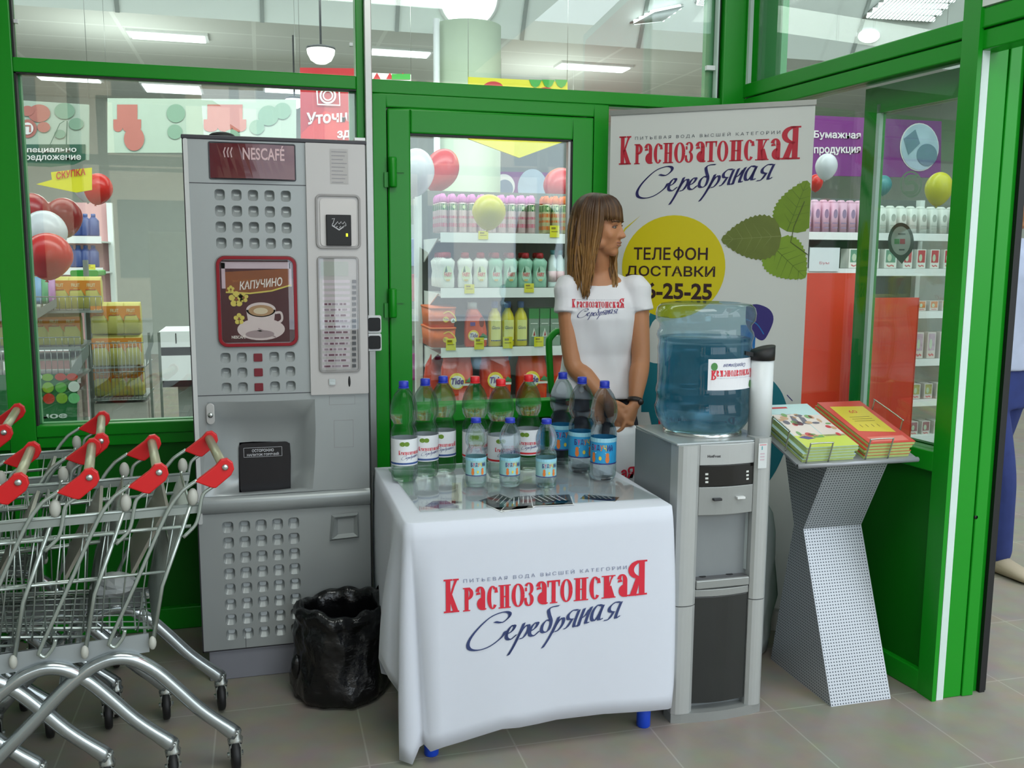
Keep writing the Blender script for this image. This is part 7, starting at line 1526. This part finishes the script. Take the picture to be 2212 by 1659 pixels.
b = MB().loft([ering(z_, dx, 0, w_, 0.040, 0, 24, 2.8) for z_, dx, w_ in ((0, 0, 0.058), (0.005, 0, 0.062), (0.08, 0, 0.063), (0.14, -0.004, 0.056), (0.18, -0.012, 0.040), (0.205, -0.018, 0.026))]); f_ = lambda o: (lambda x, y: Vector((x, -0.0405-o, y)))
disc(b, f_(0.0), -0.020, 0.062, 0.030, 0.030, 1); disc(b, f_(0.001), -0.020, 0.060, 0.024, 0.022, 3); text(b, 'Tide', f_(0.002), -0.040, 0.052, 0.044, 0.022, 2, shear=0.2, bold=0.02); shape(b, f_(0.001), [(0.012, 0.05), (0.032, 0.075), (0.056, 0.06), (0.056, 0.045)], 4); rect(b, f_(0.001), 0.0, 0.038, 0.056, 0.046, 3); rect(b, f_(0.0), -0.038, 0.115, -0.01, 0.135, 2)
disc(b, lambda x, y: Vector((x, -0.0395, y)), 0.026, 0.135, 0.014, 0.028, 5); put('canister_body', b, OMc, cn); put('cap', MB().lathe([(0.026, 0.203), (0.027, 0.235), (0.022, 0.242), (0, 0.242)], (-0.018, 0, 0), 16), mat('cap_cloudy', '#c9cdd2', 0.3), cn)
yb = thing('cleaner_bottle', 'yellow cleaner bottle with blue cap on the third shelf', 'bottle', (0, 0, 0), 'yellow cleaner bottles')
b = MB().lathe([(0.036, 0), (0.038, 0.006), (0.038, 0.15), (0.030, 0.18), (0.017, 0.2), (0.014, 0.215)], seg=20); fn = cyl_map((0, 0, 0), 0.0384, -math.pi/2)
rect(b, fn, -0.028, 0.03, 0.034, 0.145, 1, nx=6); text(b, 'Glorix', cyl_map((0, 0, 0), 0.0390, -math.pi/2), -0.022, 0.095, 0.048, 0.018, 2, shear=0.25); rect(b, cyl_map((0, 0, 0), 0.0390, -math.pi/2), -0.028, 0.03, 0.034, 0.036, 2, nx=4)
put('bottle', b, [mat('cleaner_yellow', '#c9bc2c', 0.3), mat('cleaner_label', '#dcdc8c', 0.4), mat('cleaner_ink', '#44507a', 0.5)], yb); put('cap', MB().lathe([(0.016, 0.21), (0.019, 0.215), (0.019, 0.245), (0, 0.247)], seg=16), mat('cap_slate_blue', '#3a5a98', 0.4), yb)
yb['label'] = nth('yellow cleaner bottle with blue cap', 'the third shelf', 0)
place(yb, [(at(px, 740, GY0+0.06).x, GY0+0.05, SH3+0.001) for px in (1067, 1095, 1123)], [nth('yellow cleaner bottle with blue cap', 'the third shelf', k) for k in range(3)])
gb_ = thing('cleaner_pack', 'green and grey cleaner carton on the third shelf', 'carton', (0, 0, 0), 'green cleaner cartons')
b = MB().box((-0.028, 0, 0), (0.028, 0.16, 0.205)); b.box((-0.0285, -0.001, 0.15), (0.0285, 0.161, 0.2055), 1); f_ = lambda x, y: Vector((x, -0.0015, y)); shape(b, f_, [(-0.014, 0.05), (0.0, 0.10), (0.014, 0.05)], 2); shape(b, lambda x, y: Vector((x, -0.002, y)), [(-0.005, 0.055), (0.002, 0.085), (0.008, 0.055)], 3); rect(b, f_, -0.02, 0.12, 0.02, 0.125, 2)
put('carton_body', b, [mat('carton_grey_green', '#7f9484', 0.4), mat('carton_green', '#2c8a3c', 0.4), mat('carton_white', '#d6ded4', 0.5), mat('carton_red', '#a03038', 0.5)], gb_)
gb_['label'] = nth('green and grey cleaner carton', 'the third shelf', 0)
place(gb_, [(at(px, 740, GY0+0.06).x, GY0+0.03, SH3+0.001) for px in (1150, 1173, 1196, 1219)], [nth('green and grey cleaner carton', 'the third shelf', k) for k in range(4)])
# bottom shelf: powder bags
def bag_proto(label):
    t = thing('detergent_bag', label, 'bag', (0, 0, 0), 'orange washing powder bags'); rr = []
    for z_, w_, d_ in ((0, 0.082, 0.052), (0.01, 0.088, 0.058), (0.12, 0.090, 0.056), (0.19, 0.084, 0.040), (0.235, 0.080, 0.014), (0.252, 0.080, 0.004)): rr.append([v+Vector((0.003*math.sin(z_*50+v.x*60), 0.004*math.sin(v.x*70+z_*40), 0)) for v in ering(z_, 0, 0, w_, d_, 0, 28, 3.2)])
    put('bag_body', MB().loft(rr), mat('powder_bag_orange', '#d8401c', 0.3, var=0.12, scale=14, bump=0.15), t); f_ = lambda o: (lambda x, y: Vector((x, -0.0615-o+0.25*max(0, y-0.13), y))); b = MB()
    disc(b, f_(0), -0.012, 0.125, 0.045, 0.045, 1); disc(b, f_(0.001), -0.012, 0.121, 0.036, 0.034, 2); text(b, 'Tide', f_(0.002), -0.045, 0.108, 0.070, 0.036, 0, shear=0.2, bold=0.025); shape(b, f_(0.001), [(0.034, 0.12), (0.058, 0.145), (0.078, 0.13), (0.078, 0.112)], 3); rect(b, f_(0.001), 0.02, 0.10, 0.078, 0.112, 2)
    put('print', b, [mat('tub_violet_ink', '#5a3a86', 0.5), mat('tub_yellow_mark', '#e6c93c', 0.5), mat('tub_white_mark', '#d9d9d2', 0.5), mat('tub_green_mark', '#3e7a4a', 0.5)], t); return t
tb_ = bag_proto('orange washing powder bag standing on the bottom shelf'); place(tb_, [(at(px, 850, GY0+0.06).x, GY0+0.07, SH4+0.002) for px in (988, 1070, 1148, 1222)], [nth('orange washing powder bag', 'the bottom shelf', k) for k in range(4)]); tb_['label'] = nth('orange washing powder bag', 'the bottom shelf', 0)
d = dup(tb_, (gx0+0.03, GY0+0.30, SH4+0.002), 'orange washing powder bag turned sideways at the shelf end', 0.9)
# tall narrow goods rack left of the gondola, seen in the gap
nr = wthing('goods_rack', 'narrow rack with hanging goods left of the cleaning shelves', 'rack', (at(892, 700, 5.8).x, 5.8, 0)); xa, xb = at(884, 700, 5.8).x, at(904, 700, 5.8).x
put('post', MB().box((xa-0.25, 5.86, 0), (xb+0.02, 5.9, 1.6)), mat('rack_pale', '#c3ccc8', 0.5), nr)
for z_, c_, lb_ in ((1.42, '#9aa6c8', 'blue and white pack at the top of the narrow rack'), (1.20, '#c85a5a', 'red pack on the narrow rack'), (0.98, '#b9bcae', 'grey pack on the narrow rack'), (0.70, '#b93a92', 'magenta pack low on the narrow rack')):
    tag(put('hanging_pack', MB().rbox((xa-0.16, 5.80, z_-0.08), (xb, 5.845, z_+0.09), 0.012), mat('pack_'+c_[1:], c_, 0.4, var=0.2, scale=30), bevel=0.004), lb_, 'pack', 'packs on the narrow rack')
# ---- promotion stands in the left window
LY = 5.2
def roll_pack(label):
    t = thing('snack_pack', label, 'pack', (0, 0, 0), 'yellow and orange packs'); b = MB(); w_, h_ = 0.0445, 0.164
    b.loft([[Vector((x, y, z_)) for x, y in rrect(-w_*k, -0.04*k2, w_*k, 0.04*k2, 0.020, 4)] for z_, k, k2 in ((0, 0.94, 0.8), (0.008, 1, 1), (h_-0.03, 1, 1), (h_-0.008, 0.99, 0.5), (h_, 0.99, 0.12))]); f_ = lambda o: (lambda x, y: Vector((x, -0.0405-o, y)))
    shape(b, f_(0), [(-w_*0.97, 0.085), (-w_*0.2, 0.105), (w_*0.5, 0.10), (w_*0.97, 0.065), (w_*0.97, 0.145), (-w_*0.97, 0.145)], 1); text(b, 'FRUIT', f_(0.001), -0.022, 0.112, 0.040, 0.018, 2, bold=0.02); rect(b, f_(0.001), -0.03, 0.096, 0.02, 0.101, 3)
    put('pack_body', b, [mat('pack_yellow', '#c9c065', 0.45), mat('pack_orange', '#d8841c', 0.45), mat('pack_cream_ink', '#e6d9a8', 0.5), mat('pack_red_ink', '#c05a2a', 0.5)], t); return t
def Lx(px, Y=LY): return at(px, 700, Y).x
def Lz(py, px=180, Y=LY): return at(px, py, Y).z
zA, zB_, zC_, zD_ = Lz(668), Lz(745), Lz(790, 255), Lz(855, 255)
rp = roll_pack('yellow and orange pack in the stands of the left window')
pts = [(Lx(px), LY, zA+0.004) for px in (-30, 100, 137, 172, 205)]+[(Lx(px), LY, zB_+0.004) for px in (-55, 18, 52, 88, 122, 157)]+[(Lx(px), LY, z_) for z_ in (zD_+0.004, zC_+0.004, ) for px in (218, 252, 287)]+[(Lx(px), LY, zC_+0.170) for px in (218, 252, 287)]
wh = [('the stand top tier', 5), ('the stand middle tier', 6), ('the wire bin bottom', 3), ('the wire bin middle', 3), ('the wire bin top', 3)]
labs = [nth('yellow orange pack', w0, k) for w0, n in wh[:2] for k in range(n)]+[nth('yellow orange pack', wh[2+j][0], k) for j in range(2) for k in range(3)]+[nth('yellow orange pack', wh[4][0], k) for k in range(3)]
rp['label'] = labs[0]; place(rp, pts, labs)
ST = wthing('promotion_stand', 'grey tiered promotion stand holding yellow packs in the left window', 'stand', (Lx(120), LY+0.1, 0)); GM_ = mat('stand_grey', '#8b908c', 0.45, 0.2); WRm = mat('stand_wire', '#8a918c', 0.35, 0.7)
def tier(x0, x1, z_, name, h_):
    put(name, MB().box((x0, LY-0.09, z_-0.012), (x1, LY+0.35, z_)), GM_, ST); w_ = MB(); n = int((x1-x0)/0.028)
    for k in range(n+1): xx = x0+(x1-x0)*k/n; w_.tube([(xx, LY-0.085, z_), (xx, LY-0.085, z_+h_)], 0.0018, 4)
    w_.tube([(x0, LY-0.085, z_+h_), (x1, LY-0.085, z_+h_)], 0.0028, 5); put('wire_front', w_, WRm, ST)
tier(Lx(-60), Lx(228), zA-0.002, 'tier_shelf', 0.07); tier(Lx(-60), Lx(178), zB_-0.002, 'tier_shelf', 0.05); tier(Lx(-60), Lx(166), Lz(812), 'tier_shelf', 0.15)
put('price_board', MB().prism([(Lx(82), LY-0.10, Lz(672)), (Lx(134), LY-0.10, Lz(642)), (Lx(134), LY-0.10, Lz(660)), (Lx(82), LY-0.10, Lz(690))], (0, 0.006, 0)), GM_, ST); put('price_board', MB().box((Lx(-60), LY-0.105, Lz(688)), (Lx(84), LY-0.099, Lz(650))), GM_, ST); put('price_board', MB().prism([(Lx(150), LY-0.11, Lz(800)), (Lx(197), LY-0.11, Lz(735)), (Lx(197), LY-0.11, Lz(762)), (Lx(162), LY-0.11, Lz(812))], (0, 0.006, 0)), GM_, ST)
for px in (-60, 166): put('stand_post', MB().box((Lx(px)-0.012, LY+0.33, 0), (Lx(px)+0.012, LY+0.36, zA+0.25)), GM_, ST)
put('tier_shelf', MB().box((Lx(-60), LY-0.06, Lz(775)), (Lx(160), LY+0.33, Lz(772))), mat('pale_tray', '#b4b3a6', 0.6), ST)
GB = board('promotion_sign', 'green promotion sign with coloured dots below the stand in the left window', 'sign', [(-90, 925), (166, 918), (166, 808), (-90, 812)], LY-0.12, 0.01, [mat('promo_green', '#176a34', 0.5), mat('promo_white', '#d4e0d8', 0.5), mat('promo_red', '#c03a24', 0.5), mat('promo_lime', '#7fae2a', 0.5), mat('promo_mid', '#55a844', 0.5), mat('promo_mint', '#6cbf7a', 0.5)], None, strings=False)
mb = MB(); F = lambda o_: (lambda x, y: (lambda q: Vector((q.x, LY-0.12-o_, q.z)))(at(x, y, LY-0.12)))
for x, y, c_ in ((79, 814, 1), (103, 815, 3), (131, 814, 2), (156, 814, 2), (77, 838, 2), (104, 837, 3), (132, 837, 4), (160, 835, 1), (80, 861, 1), (106, 861, 2), (134, 860, 3), (160, 860, 5)): disc(mb, F(0.003), x, y, 12.5, 11.5 if y > 816 else 8, c_)
ptext(mb, 'Специальное', F(0.003), (-70, 912), (146, 905), 15, 1, bold=0.03); put('print', mb, list(bpy.data.objects[GB.children[0].name].data.materials)+[_M['promo_white'], _M['promo_red'], _M['promo_lime'], _M['promo_mid'], _M['promo_mint']], GB)
B2 = wthing('wire_bin', 'wire bin full of yellow packs right of the green sign', 'bin', (Lx(252), LY+0.05, 0)); w_ = MB(); x0_, x1_ = Lx(198), Lx(312)
for k in range(15): xx = x0_+(x1_-x0_)*k/14; w_.tube([(xx, LY-0.075, Lz(860, 255)), (xx, LY-0.075, Lz(738, 255))], 0.0018, 4)
for py in (738, 800, 860): w_.tube([(x0_, LY-0.075, Lz(py, 255)), (x1_, LY-0.075, Lz(py, 255))], 0.0028, 5)
put('wire_front', w_, WRm, B2); put('bin_shelf', MB().box((x0_, LY-0.07, zC_-0.006), (x1_, LY+0.30, zC_)).xf(Matrix.Identity(4)), GM_, B2); put('bin_shelf', MB().box((x0_, LY-0.07, zD_-0.012), (x1_, LY+0.30, zD_-0.002)), GM_, B2)
put('base_box', MB().box((x0_, LY-0.06, 0.05), (x1_, LY+0.30, zD_-0.03)), mat('bin_base_pale', '#b9b3ae', 0.6), B2); put('side_panel', MB().box((x0_-0.10, LY-0.08, 0.05), (x0_-0.092, LY+0.3, Lz(742))), pane_mat('bin_side_plastic', (0.70, 0.80, 0.74, 1), 0.08), B2)
for xx in (x1_+0.01, x1_+0.06): put('bin_post', MB().box((xx, LY+0.02, 0), (xx+0.012, LY+0.04, Lz(720, 255))), GM_, B2)
put('side_panel', MB().prism([(x1_+0.008, LY-0.09, Lz(760, 300)), (x1_+0.05, LY-0.09, Lz(715, 300)), (x1_+0.05, LY-0.09, Lz(738, 300)), (x1_+0.008, LY-0.09, Lz(790, 300))], (0, 0.005, 0)), GM_, B2)
# slim tubes and the far shelving
for px, c_, lb_ in ((68, '#5a4a78', 'purple tube on the stand'), (85, '#6a9ec8', 'blue tube on the stand'), (100, '#3f9a68', 'green tube on the stand'), (114, '#b07ab0', 'lilac tube on the stand'), (-4, '#1f6a50', 'dark green tube left of the mullion'), (12, '#2a6a5a', 'teal tube left of the mullion')):
    a = at(px, 668, LY-0.04); t = thing('cosmetic_tube', lb_, 'tube', (a.x, LY-0.04, zA+0.002), 'slim tubes on the stand'); put('tube_body', MB().loft([ering(z_, 0, 0, r1, r2_, 0, 14) for z_, r1, r2_ in ((0.03, 0.016, 0.016), (0.05, 0.018, 0.016), (0.165, 0.020, 0.003))]), mat('tube_'+c_[1:], c_, 0.4), t); put('cap', MB().lathe([(0.015, 0), (0.015, 0.03)], seg=12), mat('tube_cap', '#cfd2c8', 0.4), t)
FS = gondola('shelving_unit', 'far white shelving with blue bottles in the left window', at(-30, 500, 7.4).x, at(218, 500, 7.4).x, 7.4, 7.9, (at(180, 578, 7.4).z, at(180, 510, 7.4).z, 0.75), at(180, 430, 7.4).z, ((193, 578, 12),), TGM, back='#c89a9a')
bb = thing('blue_bottle', 'blue bottle on the far shelving in the left window', 'bottle', (0, 0, 0), 'blue bottles'); put('bottle', MB().lathe([(0.036, 0), (0.038, 0.01), (0.038, 0.11), (0.015, 0.14)], seg=14), mat('bottle_slate_blue', '#3a4a82', 0.35), bb); put('cap', MB().lathe([(0.016, 0.137), (0.016, 0.16), (0, 0.16)], seg=10), mat('cap_slate_blue', '#3a5a98', 0.4), bb)
place(bb, [(at(px, 570, 7.45).x, 7.45, at(180, 578, 7.4).z+0.002) for px in (155, 171, 187, 203)]+[(at(px, 500, 7.45).x, 7.45, at(180, 510, 7.4).z+0.002) for px in (150, 168, 186, 203)], [nth('blue bottle', 'the far shelving, lower shelf', k) for k in range(4)]+[nth('blue bottle', 'the far shelving, upper shelf', k) for k in range(4)]); bb['label'] = nth('blue bottle', 'the far shelving, lower shelf', 0)
a, b = at(152, 597, 6.4), at(212, 584, 6.4); tag(put('green_tray', MB().rbox((a.x, 6.4, a.z), (b.x, 6.7, b.z), 0.012), mat('tray_green', '#2a9a2c', 0.4)), 'bright green tray on top of the stand behind the packs', 'tray'); put('tray_leg', MB().box((a.x+0.05, 6.5, 0), (a.x+0.08, 6.53, a.z)), GM_, bpy.data.objects['green_tray'])
WC = wthing('drawer_cabinet', 'white two-tier cabinet with black plinths seen left of the coffee machine', 'cabinet', (at(380, 780, 6.8).x, 7.0, 0)); x0_, x1_ = at(346, 780, 6.8).x, at(470, 780, 6.8).x; zz_ = lambda py: at(380, py, 6.8).z
for (p0_, p1_, m_, nm) in ((716, 750, WHITE_P, 'drawer'), (750, 768, BLACK, 'plinth'), (768, 822, WHITE_P, 'drawer'), (822, 836, BLACK, 'plinth')): put(nm, MB().box((x0_, 6.8, zz_(p1_)), (x1_, 7.3, zz_(p0_))), m_, WC)
put('drawer_gap', MB().box((at(379, 730, 6.8).x, 6.797, zz_(742)), (at(381, 730, 6.8).x, 6.80, zz_(720))), BLACK, WC); put('leg', MB().box((x0_+0.1, 6.9, 0), (x1_-0.1, 7.2, zz_(836))), GM_, WC)
# ---- right-hand glazing: paper goods and red display boards
RY = 5.7; rx0, rx1 = at(1690, 540, RY).x, at(2078, 540, RY).x; RZ1, RZ2 = at(1900, 503, RY).z, at(1900, 580, RY).z
lowz = [at(1998, py, RY).z for py in (672, 775, 862, 940)]
gondola('shelving_unit', 'white shelving with paper goods behind the right-hand glazing', rx0, rx1, RY, RY+0.5, tuple([RZ1, RZ2]+lowz), at(1900, 420, RY).z, (), TGM, back='#59605e')
def tissue(label, group, w_, h_, ms, n=2):
    t = thing('tissue_pack', label, 'pack', (0, 0, 0), group); b = MB().loft([[Vector((x, y, z_)) for x, y in rrect(-w_/2, -0.05, w_/2, 0.05, 0.014, 3)] for z_ in (0, h_)]); f_ = lambda x, y: Vector((x, -0.0505, y))
    for k in range(n): rect(b, f_, -w_*0.4, h_*(0.12+0.16*k), w_*0.4, h_*(0.16+0.16*k), 1)
    disc(b, f_, 0, h_*0.62, w_*0.3, h_*0.16, 1, 12); put('pack_body', b, ms, t); put('top_fold', MB().loft([[Vector((x*k, y*k, z_)) for x, y in rrect(-w_/2, -0.04, w_/2, 0.04, 0.012, 3)] for z_, k in ((h_, 0.95), (h_+0.02, 0.45))]), ms[0], t); return t
u = RY/FPX
place(tissue('pink tissue pack on the top shelf of paper goods', 'pink tissue packs', 0.055, 0.20, [mat('tissue_pink', '#cfa6bc', 0.5, var=0.08), mat('tissue_plum', '#8f7a9a', 0.5)]), [(at(px, 480, RY+0.06).x, RY+0.06, RZ1+0.002) for px in (1738, 1757, 1776, 1795, 1814, 1833, 1852)], row=('pink tissue pack', 'the upper paper shelf'))
place(tissue('white tissue pack with grey print on the top shelf of paper goods', 'white tissue packs', 0.062, 0.17, [mat('tissue_white', '#dcdfd9', 0.5, var=0.05), mat('tissue_grey_print', '#a9b0a8', 0.5)]), [(at(px, 480, RY+0.06).x, RY+0.06, RZ1+0.002) for px in (1876, 1898, 1920, 1942, 1964, 1986, 2008, 2030, 2052)], row=('white tissue pack', 'the upper paper shelf'))
def carton(label, group, w_, h_, ms):
    t = thing('tissue_box', label, 'box', (0, 0, 0), group); b = MB().box((-w_/2, -0.05, 0), (w_/2, 0.05, h_)); f_ = lambda x, y: Vector((x, -0.0507, y)); rect(b, f_, -w_*0.4, h_*0.3, w_*0.4, h_*0.95, 1); disc(b, lambda x, y: Vector((x, -0.0512, y)), -w_*0.1, h_*0.55, w_*0.18, h_*0.2, 2, 10); ribbon(b, f_, [(-w_*0.3, h_*0.17), (-w_*0.1, h_*0.10), (w_*0.1, h_*0.16), (w_*0.3, h_*0.1)], h_*0.07, 3); put('carton_body', b, ms, t); return t
tm_ = [mat('tissue_white', '#dcdfd9', 0.5), mat('carton_photo_green', '#5f8f7a', 0.5, var=0.5, scale=40), mat('carton_photo_pale', '#b9c9b0', 0.5), mat('carton_red_line', '#c86a70', 0.5)]
place(carton('white tissue box with green picture on the second shelf of paper goods', 'tissue boxes with green pictures', 0.10, 0.135, tm_), [(at(px, 560, RY+0.06).x, RY+0.06, RZ2+0.002) for px in (1838, 1876, 1914)], row=('tissue box with green picture', 'the second paper shelf'))
place(carton('white tissue box with red picture on the second shelf of paper goods', 'tissue boxes with red pictures', 0.075, 0.135, [tm_[0], mat('carton_photo_red', '#b9404a', 0.5, var=0.3, scale=40), tm_[2], tm_[3]]), [(at(px, 560, RY+0.06).x, RY+0.06, RZ2+0.002) for px in (1951, 1980, 2009, 2038, 2062)], row=('tissue box with red picture', 'the second paper shelf'))
a = at(1790, 550, RY-0.02); tag(put('price_card', MB().box((at(1748, 585, RY-0.02).x, RY-0.02, RZ2-0.02), (at(1812, 585, RY-0.02).x, RY-0.012, at(1790, 535, RY).z)), mat('card_pale', '#d3dade', 0.5)), 'large pale price card left of the tissue boxes', 'card')
put('card_print', (lambda mb: (text(mb, 'Бум', lambda x, y: Vector((at(1770, 572, RY-0.02).x+x, RY-0.022, at(1770, 572, RY-0.02).z+y)), 0, 0, 0.075, 0.022, 0), mb)[1])(MB()), mat('card_rose_ink', '#c9808c', 0.5), bpy.data.objects['price_card'])
random.seed(5)
for i, z_ in enumerate(lowz):
    pr = carton(('small patterned carton on the third shelf of paper goods', 'small patterned carton on the fourth shelf of paper goods', 'small patterned carton on the fifth shelf of paper goods', 'small patterned carton on the lowest visible shelf of paper goods')[i], ('cartons on the third paper shelf', 'cartons on the fourth paper shelf', 'cartons on the fifth paper shelf', 'cartons on the lowest paper shelf')[i], 0.07, (0.07, 0.19, 0.11, 0.10)[i], [mat('carton_cream', '#d0c8c2', 0.5), mat(('carton_print_orange', 'carton_print_mauve', 'carton_print_olive', 'carton_print_rose')[i], ('#c87a3a', '#b9a0b0', '#a9a46a', '#9a6a70')[i], 0.5, var=0.4, scale=50), tm_[2], tm_[3]])
    place(pr, [(at(px, 800, RY+0.06).x, RY+0.06, z_+0.002) for px in (1972, 1998, 2024, 2050)], row=('small patterned carton', ('the third paper shelf', 'the fourth paper shelf', 'the fifth paper shelf', 'the lowest visible paper shelf')[i]))
def red_board(label, px0, px1, py0, py1, Y):
    a, b = at(px0, py1, Y), at(px1, py0, Y); t = wthing('display_board', label, 'board', ((a.x+b.x)/2, Y, 0), 'red display boards'); RMb = mat('display_red', '#c8341c', 0.45, var=0.12, scale=3)
    put('board_panel', MB().box((a.x, Y, 0.05), (b.x, Y+0.02, b.z)), RMb, t); put('foot', MB().box((a.x, Y-0.12, 0), (b.x, Y+0.14, 0.05)), GM_, t)
    put('board_edge', MB().box((b.x-0.006, Y-0.003, 0.05), (b.x, Y+0.022, b.z)), mat('display_red_edge', '#a82a18', 0.45), t)
red_board('wide red display board half hidden by the banner', 1700, 1866, 590, 920, 5.2); red_board('red display board right of the dark green stile', 1868, 1986, 643, 980, 4.9)
# decals on the sliding leaf
def pane_map(o_): return lambda x, y: (lambda d: CAMP+d*(((RW(0, -0.098+o_, 0))-CAMP).dot(RN)/d.dot(RN)))(ray(x, y))
mb = MB(); g, g2 = pane_map(0.0), pane_map(0.001)
shape(mb, g, [(1946+28*math.cos(a), 522+41*math.sin(a)) for a in [math.radians(150+k*240/24) for k in range(25)]]+[(1948, 570)], 0); disc(mb, g2, 1946, 520, 21, 31, 1); rect(mb, pane_map(0.002), 1932, 527, 1943, 516, 2); rect(mb, pane_map(0.002), 1944, 527, 1955, 516, 3); rect(mb, pane_map(0.002), 1940, 507, 1956, 504, 0); rect(mb, pane_map(0.002), 1942, 541, 1954, 538, 0)
put('decal', MB().add([Vector(v)-Vector(D2.location) for v in mb.v], mb.f) if False else (lambda q: (setattr(q, 'v', [tuple(Vector(v)-Vector(D2.location)) for v in mb.v]), setattr(q, 'f', mb.f), setattr(q, 'mi', mb.mi), setattr(q, 'sm', mb.sm), q)[-1])(MB()), [mat('decal_dark_green', '#3a5a4a', 0.5), mat('decal_grey', '#b9c6bd', 0.5), mat('decal_green', '#3a9a4a', 0.5), mat('decal_red', '#b93a3a', 0.5)], D2)
mb = MB()
ribbon(mb, g, [(1968+22*math.cos(a), 398+27*math.sin(a)) for a in [2*math.pi*k/28 for k in range(29)]], 4, 0); ribbon(mb, g, spline([(1982, 382), (1962, 382), (1958, 396), (1972, 394), (1980, 404), (1974, 416), (1954, 416)], 4), 8, 0)
q = MB(); q.v = [tuple(Vector(v)-Vector(D2.location)) for v in mb.v]; q.f, q.mi, q.sm = mb.f, mb.mi, mb.sm; put('decal', q, [mat('decal_pale_green', '#9fb8a4', 0.5)], D2)
# white and red sign over the doorway
def LM_(o_): return lambda s_, z_: RW(s_, o_, z_)
sg = MB(); rwbox(sg, 1.19, 2.6, -0.02, 0.004, 2.124, 2.9); t = thing('shop_sign', 'white sign with a red rounded field above the open doorway', 'sign', RW(1.9, 0, 2.5)); part('sign_panel', sg, mat('sign_panel_white', '#dadfdb', 0.5), t)
sg = MB(); shape(sg, LM_(0.006), rrect(1.225, 2.178, 2.55, 2.85, 0.05, 5), 0); part('red_field', sg, mat('sign_bright_red', '#dc2c24', 0.5), t)
# tidy away helper properties
for o in bpy.data.objects:
    if o.get('_o') is not None: del o['_o']
